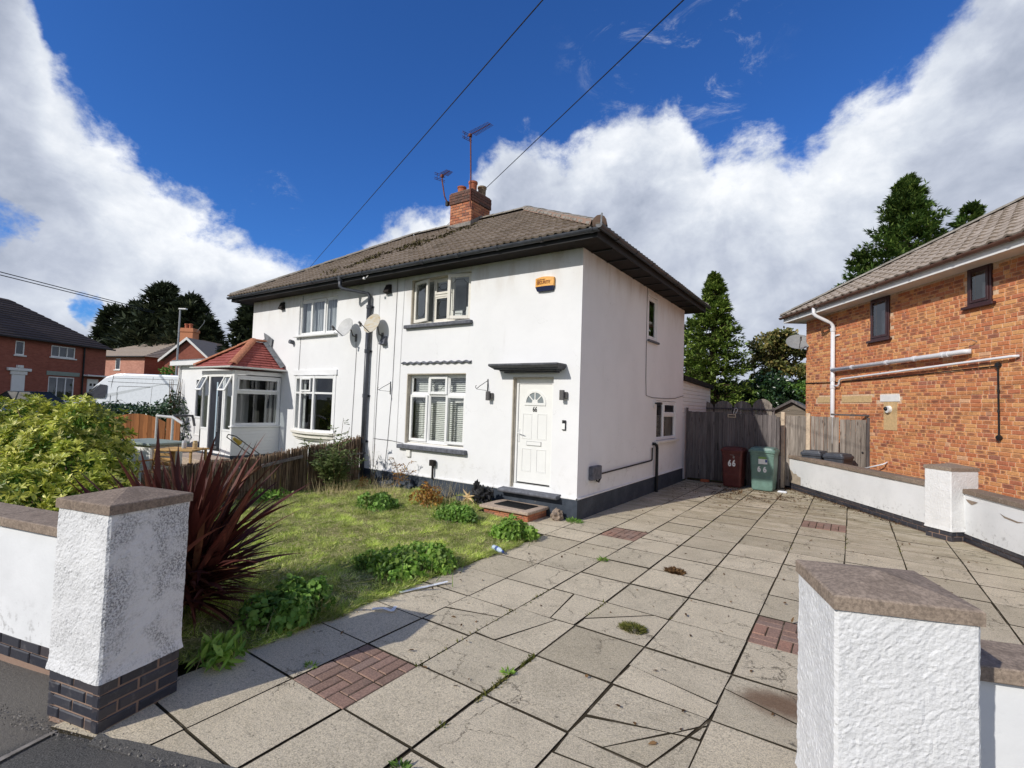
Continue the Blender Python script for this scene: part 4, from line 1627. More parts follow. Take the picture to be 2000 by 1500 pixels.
X = fx
y = 0.17
w = outer_frame(FM, X(-4.09), X(-2.44), 3.54, 4.50, y, 0.05, 0.06, [X(-3.52), X(-3.0)], [(X(-3.495), X(-3.025), 4.12)], house, 'upvc_aged')
w['label'] = 'upper leaded window with both side casements open'
sash2(FM, X(-4.045), X(-3.53), 3.575, 4.46, 0.10, 0.065, 0.045, w, 'upvc_aged', hinge='l', ang=13, lead=True)
sash2(FM, X(-2.995), X(-2.47), 3.565, 4.475, 0.09, 0.065, 0.045, w, 'upvc_aged', hinge='r', ang=17, lead=True)
sash2(FM, X(-3.495), X(-3.025), 4.145, 4.45, 0.125, 0.05, 0.03, w, 'upvc_aged', lead=True)
sash2(FM, X(-3.495), X(-3.025), 3.59, 4.095, 0.14, 0.035, 0.02, w, 'upvc_aged', lead=True)
room(FM, X(-4.09), X(-2.44), 3.54, 4.5, 0.20, 1.0, w, 'interior_light')
mb = MB(FM)
mb.box(X(-3.44), X(-3.02), 0.45, 0.5, 3.60, 3.86)
mb.box(X(-2.9), X(-2.52), 0.42, 0.47, 3.60, 3.90)
obj('windowsill_boxes', mb, 'blind_white', w)
mb = MB()
mb.cbox(-4.22, -2.36, -0.085, 0.06, 3.445, 3.52, 0.012)
obj('sill', mb, 'sill_grey', w)

# --- number 66 lower window
w = outer_frame(FM, X(-4.12), X(-2.48), 1.02, 2.46, y, 0.05, 0.06, [X(-3.56), X(-3.03)], [(X(-4.07), X(-3.585), 2.05), (X(-3.535), X(-3.055), 2.05), (X(-3.005), X(-2.53), 2.05)], house, 'upvc_white')
w['label'] = 'lower three-light window with venetian blinds behind'
sash2(FM, X(-4.08), X(-3.575), 1.055, 2.035, 0.12, 0.055, 0.04, w, 'upvc_white', lead=True)
sash2(FM, X(-3.535), X(-3.055), 1.07, 2.025, 0.14, 0.02, 0.02, w, 'upvc_white')
sash2(FM, X(-3.015), X(-2.515), 1.055, 2.035, 0.10, 0.055, 0.04, w, 'upvc_white', hinge='r', ang=5)
sash2(FM, X(-4.07), X(-3.585), 2.075, 2.41, 0.14, 0.02, 0.02, w, 'upvc_white')
sash2(FM, X(-3.55), X(-3.04), 2.05, 2.425, 0.12, 0.055, 0.04, w, 'upvc_white', lead=True)
sash2(FM, X(-3.005), X(-2.53), 2.075, 2.41, 0.14, 0.02, 0.02, w, 'upvc_white')
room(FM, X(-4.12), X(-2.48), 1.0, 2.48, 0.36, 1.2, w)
mb = MB()
mb.cbox(-4.27, -2.38, -0.095, 0.055, 0.885, 0.972, 0.012)
obj('sill', mb, 'sill_grey', w)
mb = MB()
mb.box(-4.12, -2.48, 0.056, 0.11, 0.96, 1.018)
obj('sub_sill', mb, 'upvc_aged', w)

blind = thing('venetian_blind', 'white horizontal slatted blind closed behind the lower front window', 'window blind', (-3.3, 0.26, 1.1))
for i in range(34):
  z = 1.10 + i * 0.0395
  mb = MB(Matrix.Translation((0, 0, 0)))
  a = math.radians(50)
  dy, dz = 0.019 * math.cos(a), 0.019 * math.sin(a)
  mb.faces([(-0.80, -dy, -dz), (0.80, -dy, -dz), (0.80, dy, dz), (-0.80, dy, dz), (-0.80, -dy, -dz + .002), (0.80, -dy, -dz + .002), (0.80, dy, dz + .002), (-0.80, dy, dz + .002)],
       [(0, 3, 2, 1), (4, 5, 6, 7), (0, 1, 5, 4), (2, 3, 7, 6)])
  if i == 0:
    slatm = mb.mesh('slat', 'blind_white')
  inst('slat', slatm, Matrix.Translation((-3.30, 0.27 + random.uniform(-.001, .001), z)) @ Matrix.Rotation(random.uniform(-.003, .003), 4, 'Y'), blind)
mb = MB()
mb.box(-4.10, -2.50, 0.245, 0.295, 2.43, 2.47)
obj('head_rail', mb, 'blind_white', blind)

# --- neighbour upper window
w = outer_frame(FM, X(-8.25), X(-6.64), 3.50, 4.43, 0.10, 0.05, 0.06, [X(-7.74), X(-7.15)], [], house, 'upvc_white')
w['label'] = 'neighbour upper window with striped net curtains'
sash2(FM, X(-8.20), X(-7.76), 3.55, 4.38, 0.06, 0.03, 0.02, w, 'upvc_white')
sash2(FM, X(-7.75), X(-7.14), 3.525, 4.405, 0.05, 0.06, 0.035, w, 'upvc_white')
sash2(FM, X(-7.13), X(-6.69), 3.55, 4.38, 0.06, 0.03, 0.02, w, 'upvc_white')
mb = MB(FM)
for i in range(60):
  xa, xb = X(-8.2) + 1.52 * i / 60, X(-8.2) + 1.52 * (i + 1) / 60
  ya, yb = 0.16 + 0.012 * math.sin(i * 1.9), 0.16 + 0.012 * math.sin((i + 1) * 1.9)
  mb.poly([(xa, ya, 3.52), (xb, yb, 3.52), (xb, yb, 4.42), (xa, ya, 4.42)])
obj('net_curtain', mb, 'lace_curtain', w, fix=False)
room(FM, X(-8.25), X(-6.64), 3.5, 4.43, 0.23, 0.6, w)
mb = MB()
mb.cbox(-8.33, -6.60, -0.10, 0.03, 3.455, 3.505, 0.008)
obj('sill', mb, 'upvc_white', w)

# --- neighbour ground floor bow window
mb = MB()
n = 8
bw = [(-8.24 + 1.60 * i / n, -0.16 * math.sin(math.pi * i / n) + 0.02) for i in range(n + 1)]

def bow_box(mb, i0, i1, z0, z1, off0, off1):
  pts = bw[i0:i1 + 1]
  for a, b in zip(pts[:-1], pts[1:]):
    mb.faces([(a[0], a[1] + off0, z0), (b[0], b[1] + off0, z0), (b[0], b[1] + off1, z0), (a[0], a[1] + off1, z0),
          (a[0], a[1] + off0, z1), (b[0], b[1] + off0, z1), (b[0], b[1] + off1, z1), (a[0], a[1] + off1, z1)],
         [(0, 3, 2, 1), (4, 5, 6, 7), (0, 1, 5, 4), (1, 2, 6, 5), (2, 3, 7, 6), (3, 0, 4, 7)])

bow_box(mb, 0, n, 1.05, 1.11, -0.03, 0.05)
bow_box(mb, 0, n, 1.995, 2.04, -0.025, 0.045)
bow_box(mb, 0, n, 2.38, 2.44, -0.03, 0.05)
for i in (0, 2, 5, n):
  x_, y_ = bw[i]
  mb.box(x_ - 0.035, x_ + 0.035, y_ - 0.032, y_ + 0.05, 1.05, 2.44)
w = obj('bow_window', mb, 'upvc_white', house)
for (i0, i1) in ((0, 2), (2, 5), (5, 8)):
  for (za, zb) in ((1.11, 1.995), (2.04, 2.38)):
    mb = MB()
    for a, b in zip(bw[i0:i1], bw[i0 + 1:i1 + 1]):
      mb.poly([(a[0], a[1] + .01, za), (b[0], b[1] + .01, za), (b[0], b[1] + .01, zb), (a[0], a[1] + .01, zb)])
    obj('pane', mb, 'glass', w, fix=False)
mb = MB()
a, b = bw[3], bw[5]
mb.box(a[0] - 0.08, a[0] + 0.26, a[1] - 0.055, a[1] - 0.02, 2.05, 2.09)
mb.box(a[0] - 0.08, a[0] + 0.26, a[1] - 0.055, a[1] - 0.02, 2.35, 2.39)
mb.box(a[0] - 0.12, a[0] - 0.08, a[1] - 0.055, a[1] - 0.02, 2.05, 2.39)
mb.box(a[0] + 0.26, a[0] + 0.30, a[1] - 0.055, a[1] - 0.02, 2.05, 2.39)
obj('opening_light', mb, 'upvc_white', w)
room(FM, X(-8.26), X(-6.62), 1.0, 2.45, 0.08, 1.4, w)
mb = MB()
pts = [(-8.40, 0.0)] + [(x_ * 1.0, y_ - 0.11) for x_, y_ in bw] + [(-6.48, 0.0)]
for (z0_, z1_, s_) in ((1.0, 1.05, 1.0), (0.90, 1.0, 0.72), (0.84, 0.90, 0.38)):
  q = [(-7.44 + (x_ + 7.44) * (0.6 + 0.4 * s_), y_ * s_) for x_, y_ in pts]
  mb.prism([(x_, y_) for x_, y_ in q], z0_, z1_)
obj('sill', mb, 'upvc_aged', w)
for (a_, b_) in ((-8.2, -8.0), (-6.82, -6.66)):
  obj('curtain', MB(FM).box(X(a_), X(b_), 0.14, 0.17, 1.1, 2.4), 'net_curtain', w)

# --- front door
mb = MB()
x0, x1, z0, z1 = -1.36, -0.505, 0.40, 2.40
mb.cbox(x0 + 0.0, x0 + 0.075, 0.085, 0.15, z0 + .07, z1 - .002)
mb.cbox(x1 - 0.075, x1, 0.085, 0.15, z0 + .07, z1 - .002)
mb.cbox(x0 + 0.0755, x1 - 0.0755, 0.086, 0.15, z1 - 0.12, z1 - .002)
df = obj('door_frame', mb, 'upvc_white', house)
mb = MB()
mb.box(x0, x1, 0.075, 0.16, z0 + 0.0, z0 + 0.068)
obj('threshold', mb, 'upvc_white', df)
mb = MB()
mb.box(x0, x0 + 0.001, 0.0, 0.08, z0, z1)
dx0, dx1, dz0, dz1 = x0 + 0.080, x1 - 0.080, z0 + 0.10, z1 - 0.125
door = obj('door', MB().cbox(dx0, dx1, 0.105, 0.15, dz0, dz1, 0.004), 'door_white', house, label='white panelled front door numbered 66 with fan light')
ys = 0.105
mb = MB()

def moulding(mb, a0, a1, b0, b1, yy, wd=0.012, dp=0.006):
  mb.cbox(a0, a1, yy - dp, yy + .002, b0, b0 + wd, 0.002)
  mb.cbox(a0, a1, yy - dp, yy + .002, b1 - wd, b1, 0.002)
  mb.cbox(a0, a0 + wd, yy - dp, yy + .002, b0 + wd, b1 - wd, 0.002)
  mb.cbox(a1 - wd, a1, yy - dp, yy + .002, b0 + wd, b1 - wd, 0.002)

dcx = (dx0 + dx1) / 2
for (a0, a1) in ((dcx - 0.255, dcx - 0.055), (dcx + 0.055, dcx + 0.255)):
  for (b0, b1) in ((1.28, 1.74), (0.70, 1.11)):
    mb = MB()
    moulding(mb, a0, a1, b0, b1, ys)
    obj('panel_moulding', mb, 'door_white', door)
    mb = MB()
    moulding(mb, a0 + 0.0125, a1 - 0.0125, b0 + 0.0125, b1 - 0.0125, ys, 0.004, 0.0012)
    obj('panel_groove', mb, 'groove_grey', door)
mb = MB()
moulding(mb, dx0 - .002, dx1 + .002, dz0 - .002, dz1 + .002, ys + 0.001, 0.004, 0.003)
obj('door_gap', mb, 'groove_grey', door)
# fan light
fcx, fcz, R1, R2 = dcx, 1.935, 0.225, 0.185
mb = MB()
n = 28
for i in range(n):
  a, b = math.pi * i / n, math.pi * (i + 1) / n
  P = []
  for (r_, t_) in ((R1, a), (R1, b), (R2, b), (R2, a)):
    P.append((fcx + r_ * math.cos(t_), r_ * math.sin(t_) + fcz))
  mb.faces([(p_[0], ys - 0.016, p_[1]) for p_ in P] + [(p_[0], ys + .002, p_[1]) for p_ in P],
       [(0, 1, 2, 3), (0, 1, 5, 4), (2, 3, 7, 6), (4, 5, 6, 7)])
mb.box(fcx - R1, fcx + R1, ys - 0.015, ys + .002, fcz - 0.045, fcz)
for t_ in (45, 90, 135):
  c_, s_ = math.cos(math.radians(t_)), math.sin(math.radians(t_))
  px_, pz_ = -s_ * 0.009, c_ * 0.009
  a_, b_ = 0.05, R2 + .002
  mb.faces([(fcx + c_ * a_ + px_, ys - 0.013, fcz + s_ * a_ + pz_), (fcx + c_ * b_ + px_, ys - 0.013, fcz + s_ * b_ + pz_), (fcx + c_ * b_ - px_, ys - 0.013, fcz + s_ * b_ - pz_), (fcx + c_ * a_ - px_, ys - 0.013, fcz + s_ * a_ - pz_),
        (fcx + c_ * a_ + px_, ys, fcz + s_ * a_ + pz_), (fcx + c_ * b_ + px_, ys, fcz + s_ * b_ + pz_), (fcx + c_ * b_ - px_, ys, fcz + s_ * b_ - pz_), (fcx + c_ * a_ - px_, ys, fcz + s_ * a_ - pz_)],
       [(0, 1, 2, 3), (0, 4, 5, 1), (2, 6, 7, 3)])
hub = [(fcx + 0.062 * math.cos(math.pi * i / 10), fcz + 0.062 * math.sin(math.pi * i / 10)) for i in range(11)]
mb.faces([(p_[0], ys - 0.014, p_[1]) for p_ in hub] + [(p_[0], ys, p_[1]) for p_ in hub], [tuple(range(11))] + [(i, i + 1, 12 + i, 11 + i) for i in range(10)])
obj('fan_light', mb, 'door_white', door)
for i in range(4):
  mb = MB()
  P = []
  a, b = math.radians(45 * i + 1), math.radians(45 * i + 44)
  for k in range(6):
    t_ = a + (b - a) * k / 5
    P.append((fcx + (R2 + .001) * math.cos(t_), ys - 0.004, fcz + (R2 + .001) * math.sin(t_)))
  for k in range(3):
    t_ = b + (a - b) * k / 2
    P.append((fcx + 0.058 * math.cos(t_), ys - 0.004, fcz + 0.058 * math.sin(t_)))
  mb.poly(P)
  obj('pane', mb, 'glass_obscure', door, fix=False)
mb = MB()
mb.cbox(dcx - 0.155, dcx + 0.155, ys - 0.012, ys + .002, 1.165, 1.245, 0.003)
obj('letterbox_frame', mb, 'groove_grey', door)
mb = MB()
mb.cbox(dcx - 0.145, dcx + 0.145, ys - 0.016, ys - .0125, 1.175, 1.235, 0.003)
obj('letterbox_flap', mb, 'door_white', door)
mb = MB()
mb.cbox(dx0 + 0.012, dx0 + 0.040, ys - 0.012, ys + .001, 1.22, 1.46, 0.004)
mb.tube([(dx0 + 0.026, ys - 0.01, 1.385), (dx0 + 0.026, ys - 0.05, 1.385), (dx0 + 0.15, ys - 0.052, 1.36)], 0.008, 8)
obj('handle', mb, 'upvc_white', door)

def text_mesh(body, size, matn, thick=0.002, bold=0.0, spacing=1.0, xs=1.0):
  cu_ = bpy.data.curves.new('lettering', 'FONT')
  cu_.body = body
  cu_.size = size
  cu_.extrude = thick
  cu_.offset = bold
  cu_.space_character = spacing
  cu_.align_x = 'CENTER'
  cu_.align_y = 'CENTER'
  cu_.resolution_u = 4
  o = bpy.data.objects.new('lettering_tmp', cu_)
  C.objects.link(o)
  bpy.context.view_layer.update()
  dg = bpy.context.evaluated_depsgraph_get()
  me = bpy.data.meshes.new_from_object(o.evaluated_get(dg))
  bpy.data.objects.remove(o)
  me.materials.clear()
  me.materials.append(MATS[matn])
  me.transform(Matrix.Diagonal((xs, 1, 1, 1)))
  return me

def letters(name, body, size, matn, pos, right, up, parent, bold=0.0, xs=1.0, thick=0.0015, spacing=1.0):
  r_ = Vector(right).normalized()
  u_ = Vector(up).normalized()
  n_ = r_.cross(u_)
  M = Matrix.Identity(4)
  for i in range(3):
    M[i][0], M[i][1], M[i][2], M[i][3] = r_[i], u_[i], n_[i], pos[i]
  return inst(name, text_mesh(body, size, matn, thick, bold, spacing, xs), M, parent)

letters('numeral', '66', 0.13, 'number_black', (dcx - 0.0, ys - 0.004, 1.815), (1, 0, 0), (0, 0, 1), door, 0.003, 0.72)

# door reveal trim boards (cream) on the left of the recess
mb = MB()
for (a_, b_, yy) in ((0.0, 0.018, 0.03),):
  mb.box(x0 + 0.001, x0 + 0.016, 0.004, 0.084, z0 + 0.002, z1 - 0.002)
  mb.box(x0 + 0.001, x0 + 0.028, 0.045, 0.0835, z0 + 0.003, z1 - 0.003)
obj('jamb_board', mb, 'paint_cream', df)
mb = MB()
mb.box(x0 + 0.017, x1 - 0.002, 0.004, 0.084, z1 - 0.03, z1 - 0.001)
obj('head_board', mb, 'paint_cream', df)
for q_ in (((-4.119, -4.10, 1.001, 2.479), (-4.101, -2.481, 2.462, 2.479)), ((-4.089, -4.07, 3.541, 4.499), (-4.071, -2.441, 4.48, 4.499))):
  mb = MB()
  for (a_, b_, c_, d_) in q_:
    mb.box(a_, b_, 0.002 + 0.002 * (a_ > -4.11), 0.108, c_, d_)
  obj('reveal_lining', mb, 'paint_cream', house)

# stone sill below the door
mb = MB()
pr = [(-0.02, 0.0), (-0.16, 0.0), (-0.175, 0.015), (-0.18, 0.035), (-0.17, 0.055), (-0.15, 0.065), (0.07, 0.078), (0.07, 0.0)]
P = [(-1.50, a_, 0.322 + b_) for a_, b_ in pr] + [(-0.30, a_, 0.322 + b_) for a_, b_ in pr]
k = len(pr)
mb.faces(P, [tuple(range(k)), tuple(range(k, 2 * k))[::-1]] + [(i, (i + 1) % k, k + (i + 1) % k, k + i) for i in range(k)])
obj('door_sill', mb, 'sill_grey', house)

# canopy moulding above the door
mb = MB()
layers = [(2.462, 2.490, 0.10, 0.06), (2.4905, 2.515, 0.17, 0.12), (2.5155, 2.575, 0.25, 0.20), (2.5755, 2.615, 0.34, 0.27)]
cx0, cx1 = -1.45, -0.42
for i, (a_, b_, pj, ex) in enumerate(layers):
  mb.cbox(cx0 - ex * 0.9, cx1 + ex * 0.6, -pj, -0.001, a_, b_, 0.008)
cn = obj('door_canopy', mb, 'canopy_grey', house)
# cyma slope between the upper steps
mb = MB()
mb.faces([(cx0 - .18, -.20, 2.517), (cx1 + .12, -.20, 2.517), (cx1 + .16, -.33, 2.573), (cx0 - .24, -.33, 2.573), (cx0 - .24, -.002, 2.573), (cx1 + .16, -.002, 2.573), (cx0 - .18, -.002, 2.517), (cx1 + .12, -.002, 2.517)],
     [(0, 1, 2, 3), (0, 3, 4, 6), (1, 7, 5, 2)])
obj('cyma', mb, 'canopy_grey', cn)

# --- side wall windows
w = outer_frame(SM, 3.97, 5.52, 1.17, 2.09, 0.07, 0.05, 0.06, [4.55], [(4.575, 5.47, 1.76)], house, 'upvc_white')
w['label'] = 'small white kitchen window on the side wall'
sash2(SM, 4.02, 4.525, 1.22, 2.04, 0.05, 0.02, 0.02, w, 'upvc_white')
sash2(SM, 4.575, 5.47, 1.785, 2.05, 0.04, 0.045, 0.03, w, 'upvc_white')
sash2(SM, 4.575, 5.47, 1.22, 1.735, 0.05, 0.02, 0.02, w, 'upvc_white')
room(SM, 3.97, 5.52, 1.16, 2.1, 0.28, 0.8, w)
mb = MB()
mb.cbox(0.002, 0.085, 3.88, 5.60, 1.095, 1.155, 0.008)
obj('sill', mb, 'upvc_aged', w)
sb = thing('roller_blind', 'slatted blind half drawn behind the small side window', 'window blind', (-0.12, 4.8, 1.2))
for i in range(18):
  mb = MB()
  mb.box(-0.125, -0.105, 4.05, 5.45, 0, 0.012)
  inst('slat', mb.mesh('slat', 'blind_white') if i == 0 else bpy.data.objects[sname].data, Matrix.Translation((0, 0, 1.22 + i * 0.03)) @ Matrix.Identity(4), sb)
  if i == 0:
    sname = sb.children[0].name
w = outer_frame(SM, 3.30, 3.88, 3.46, 4.44, 0.07, 0.05, 0.06, [], [], house, 'upvc_white')
w['label'] = 'tall narrow upper window on the side wall'
sash2(SM, 3.35, 3.83, 3.51, 4.39, 0.05, 0.04, 0.03, w, 'upvc_white')
room(SM, 3.30, 3.88, 3.44, 4.45, 0.165, 0.6, w)
mb = MB()
mb.cbox(0.002, 0.06, 3.24, 3.94, 3.40, 3.445, 0.008)
obj('sill', mb, 'sill_grey', w)
mb = MB()
mb.box(0.001, 0.016, 3.26, 3.92, 4.455, 4.53)
obj('lintel', mb, 'render_smooth', w)

# ------------------------------------------------------------------ eaves
EF, ES = 0.42, 0.45            # overhang front / side
X0e, X1e, Y0e, Y1e = HX0 - ES, ES, -EF, HD + EF
mb = MB()
mb.box(X0e + .02, X1e - .02, Y0e + .02, -0.001, H - 0.03, H - 0.012)
mb.box(0.001, X1e - .02, -0.0005, HD, H - 0.03, H - 0.012)
mb.box(X0e + .02, HX0 - .001, -0.0005, HD, H - 0.03, H - 0.012)
mb.box(X0e + .02, X1e - .02, HD + .0005, Y1e - .02, H - 0.03, H - 0.012)
obj('soffit', mb, 'soffit_brown', house)
mb = MB()
fz0, fz1 = H - 0.045, H + 0.085
mb.box(X0e, X1e, Y0e, Y0e + 0.019, fz0, fz1)
mb.box(X0e, X1e, Y1e - 0.019, Y1e, fz0, fz1)
mb.box(X1e - 0.019, X1e, Y0e + 0.0195, Y1e - .0195, fz0, fz1)
mb.box(X0e, X0e + 0.019, Y0e + 0.0195, Y1e - .0195, fz0, fz1)
obj('fascia', mb, 'fascia_black', house)

def gutter(mb, a, b, r=0.058, n=8, out=(0, -1, 0), end=True):
  a, b = Vector(a), Vector(b)
  o = Vector(out)
  prof = []
  for i in range(n + 1):
    t_ = math.pi * i / n
    prof.append((math.cos(t_) * r, -math.sin(t_) * r))
  prof2 = [(p_[0] * 0.9, p_[1] * 0.9) for p_ in prof][::-1]
  ring = prof + prof2
  ring = [prof[0]] + prof[1:] + prof2
  P = [tuple(a + o * p_[0] + Vector((0, 0, p_[1]))) for p_ in ring] + [tuple(b + o * p_[0] + Vector((0, 0, p_[1]))) for p_ in ring]
  k_ = len(ring)
  F = [(i, (i + 1) % k_, k_ + (i + 1) % k_, k_ + i) for i in range(k_)]
  mb.faces(P, F)
  if end:
    m_ = n + 1
    mb.faces([P[i] for i in range(m_)], [tuple(range(m_))])
    mb.faces([P[k_ + i] for i in range(m_)], [tuple(range(m_))])

GZ = H + 0.075
yg = Y0e - 0.06
mb = MB()
gutter(mb, (X0e - 0.06, yg, GZ), (X1e + 0.05, yg, GZ))
gt = obj('gutter', mb, 'gutter_grey', house, label='dark grey half-round gutter along the front eaves')
for i in range(13):
  x = X0e + 0.35 + i * 0.92
  mb = MB()
  gutter(mb, (x - 0.03, yg, GZ + 0.001), (x + 0.03, yg, GZ + 0.001), 0.068, 8)
  if i % 2 == 0:
    mb.box(x - 0.012, x + 0.012, yg - 0.07, yg + 0.06, GZ - .01, GZ + 0.008)
  obj('gutter_joint', mb, 'gutter_grey', gt)
mb = MB()
gutter(mb, (X1e + 0.075, Y0e - 0.12, GZ + 0.035), (X1e + 0.075, Y1e + 0.05, GZ + 0.035), out=(1, 0, 0))
g2 = obj('gutter', mb, 'gutter_grey', house)
for i in range(8):
  yj = Y0e + 0.6 + i * 0.85
  mb = MB()
  gutter(mb, (X1e + 0.075, yj - 0.03, GZ + .036), (X1e + 0.075, yj + 0.03, GZ + .036), 0.068, out=(1, 0, 0))
  obj('gutter_joint', mb, 'gutter_grey', g2)
# shadow-side rafter blocks below the right eave
mb = MB()
for i in range(9):
  yj = 0.25 + i * 0.66
  mb.box(0.02, ES - 0.04, yj, yj + 0.035, H - 0.055, H - 0.0305)
obj('bracket', mb, 'fascia_black', house)

# downpipe with swan neck
mb = MB()
dpx = -5.375
mb.tube([(-5.93, yg, GZ - 0.05), (-5.93, yg, GZ - 0.22), (-5.88, yg + 0.03, GZ - 0.28), (-5.42, -0.09, 4.33), (dpx, -0.07, 4.25), (dpx, -0.07, 3.9)], 0.040, 12)
mb.tube([(dpx, -0.075, 4.02), (dpx, -0.075, 0.12)], 0.052, 12)
dp = obj('downpipe', mb, 'gutter_grey', house, smooth=True)
for z in (4.02, 3.0, 1.98, 0.95):
  mb = MB()
  mb.tube([(dpx, -0.075, z - 0.04), (dpx, -0.075, z + 0.04)], 0.062, 12)
  mb.box(dpx - 0.09, dpx + 0.09, -0.018, -0.001, z - 0.02, z + 0.02)
  obj('pipe_collar', mb, 'gutter_grey', dp)
mb = MB()
mb.tube([(-5.93, yg, GZ + 0.01), (-5.93, yg, GZ - 0.10)], [0.06, 0.052], 12)
obj('outlet', mb, 'gutter_grey', dp)

# ------------------------------------------------------------------ roof
RZ0 = H + 0.105       # tile underside at eave edge
RY = HD / 2
RX1, RX0 = -3.20, -7.36
RZ = 6.93
EY0, EY1, EX1, EX0 = Y0e - 0.05, Y1e + 0.05, X1e + 0.05, X0e - 0.05
mb = MB()
A_, B_, C_, D_ = (EX0, EY0, RZ0), (EX1, EY0, RZ0), (EX1, EY1, RZ0), (EX0, EY1, RZ0)
R0, R1_ = (RX0, RY, RZ), (RX1, RY, RZ)
mb.poly([A_, B_, R1_, R0])
mb.poly([B_, C_, R1_])
mb.poly([C_, D_, R0, R1_])
mb.poly([D_, A_, R0])
mb.poly([A_, D_, C_, B_])
roof = obj('roof', mb, 'roof_tile_brown', house)

def tile_proto(wd, ln, th=0.012, roll=0.028, rolls=2):
  """interlocking tile: local x across, y up the slope, z out of the slope"""
  prof = []
  u = wd / rolls
  for r_ in range(rolls):
    b = r_ * u
    prof += [(b, roll * 0.9), (b + u * 0.18, roll), (b + u * 0.36, roll * 0.35), (b + u * 0.5, 0.0), (b + u * 0.86, 0.0)]
  prof.append((wd, roll * 0.8))
  return prof

def tile_slope(parent, origin, ax, up, rows, gauge, wd, length, clips, matn, limit, roofname='roof_tile', roll=0.028, rolls=2, cam_pos=None, dz=0.0, jit=0.004):
  """origin = eave start; ax along the eave; up = unit vector up the slope; clips = planes (co, no) keep the side no"""
  ax, up = Vector(ax).normalized(), Vector(up).normalized()
  nz = ax.cross(up).normalized()
  cam_pos = cam_pos or cam.location
  prof = tile_proto(wd, gauge, roll=roll, rolls=rolls)
  k = len(prof)
  tl = gauge + 0.06
  items = []
  for r_ in range(rows):
    x = 0.0
    off = 0.0
    while x < length:
      o = Vector(origin) + ax * (x + off) + up * (r_ * gauge)
      c = o + ax * wd / 2 + up * gauge / 2
      st_ = 'in'
      for co, no in clips:
        corners = [o, o + ax * wd, o + up * gauge, o + ax * wd + up * gauge]
        ds = [(q - co).dot(no) for q in corners]
        if max(ds) <= 0:
          st_ = 'out'
          break
        if min(ds) < 0:
          st_ = 'cut'
      if st_ != 'out':
        items.append(((c - cam_pos).length, o, st_))
      x += wd
  items.sort(key=lambda t: t[0])

  def geo(o):
    P, F = [], []
    rr = random.uniform(-jit, jit)
    lift0 = 0.040 + rr
    for (u_, h_) in prof:
      P.append(o + ax * u_ - up * 0.02 + nz * (h_ + lift0))            # front top
    for (u_, h_) in prof:
      P.append(o + ax * u_ + up * (tl - 0.02) + nz * (h_ + 0.002))         # back top
    for (u_, h_) in prof:
      P.append(o + ax * u_ - up * 0.02 + nz * (h_ + lift0 - 0.034))    # front bottom
    for i in range(k - 1):
      F.append((i, i + 1, k + i + 1, k + i))
      F.append((2 * k + i, 2 * k + i + 1, i + 1, i))
    return P, F

  def cutmesh(P, F):
    bm = bmesh.new()
    vs_ = [bm.verts.new(p) for p in P]
    for f in F:
      bm.faces.new([vs_[i] for i in f])
    for co, no in clips:
      bmesh.ops.bisect_plane(bm, geom=bm.verts[:] + bm.edges[:] + bm.faces[:], plane_co=co, plane_no=no, clear_inner=True)
    bm.verts.index_update()
    P2 = [v.co.copy() for v in bm.verts]
    F2 = [tuple(v.index for v in f.verts) for f in bm.faces]
    bm.free()
    return P2, F2
  # shared whole-tile mesh
  shared = None
  stuff = MB()
  cnt = 0
  for d_, o, st_ in items:
    if cnt < limit:
      cnt += 1
      if st_ == 'in':
        if shared is None:
          P, F = geo(Vector((0, 0, 0)))
          m_ = MB()
          m_.faces([tuple(p) for p in P], F)
          shared = m_.mesh(roofname, matn)
        M = Matrix.Translation(o + nz * random.uniform(-jit, jit)) @ Matrix.Rotation(random.uniform(-0.006, 0.006), 4, nz)
        inst(roofname, shared, M, parent)
      else:
        P, F = cutmesh(*geo(o))
        if len(F) < 1:
          continue
        m_ = MB()
        m_.faces([tuple(p) for p in P], F)
        inst(roofname, m_.mesh(roofname, matn), Matrix.Identity(4), parent)
    else:
      stuff.cur = random.random() * 0.98 + 0.01
      P, F = geo(o) if st_ == 'in' else cutmesh(*geo(o))
      stuff.faces([tuple(p) for p in P], F)
  if stuff.f:
    obj(roofname + 's', stuff, matn, parent, kind='stuff')
  return len(items)

def slope_up(dy, dz_):
  return Vector(dy).normalized()

def plane_through(a, b, c, inside):
  a, b, c = Vector(a), Vector(b), Vector(c)
  n_ = (b - a).cross(c - a).normalized()
  if (Vector(inside) - a).dot(n_) < 0:
    n_ = -n_
  return (a, n_)

vz = Vector((0, 0, 1))
upF = (Vector((0, RY, RZ)) - Vector((0, EY0, RZ0))).normalized()
lenF = (Vector((0, RY, RZ)) - Vector((0, EY0, RZ0))).length
cF = [plane_through(B_, R1_, Vector(B_) + vz, (-5, 1, 5)), plane_through(A_, R0, Vector(A_) + vz, (-5, 1, 5))]
rows = int(math.ceil(lenF / 0.325))
g_ = lenF / rows
nt_ = tile_slope(roof, A_, (1, 0, 0), upF, rows, g_, 0.295, EX1 - EX0, cF, 'roof_tile_brown', 290, roll=0.022)
print('front tiles', nt_)
upR = (Vector((RX1, 0, RZ)) - Vector((EX1, 0, RZ0))).normalized()
lenR = (Vector((RX1, 0, RZ)) - Vector((EX1, 0, RZ0))).length
cR = [plane_through(B_, R1_, Vector(B_) + vz, (0, 3, 5)), plane_through(C_, R1_, Vector(C_) + vz, (0, 3, 5))]
tile_slope(roof, B_, (0, 1, 0), upR, rows, lenR / rows, 0.295, EY1 - EY0, cR, 'roof_tile_brown', 0)
upL = (Vector((RX0, 0, RZ)) - Vector((EX0, 0, RZ0))).normalized()
cL = [plane_through(D_, R0, Vector(D_) + vz, (-10, 3, 5)), plane_through(A_, R0, Vector(A_) + vz, (-10, 3, 5))]
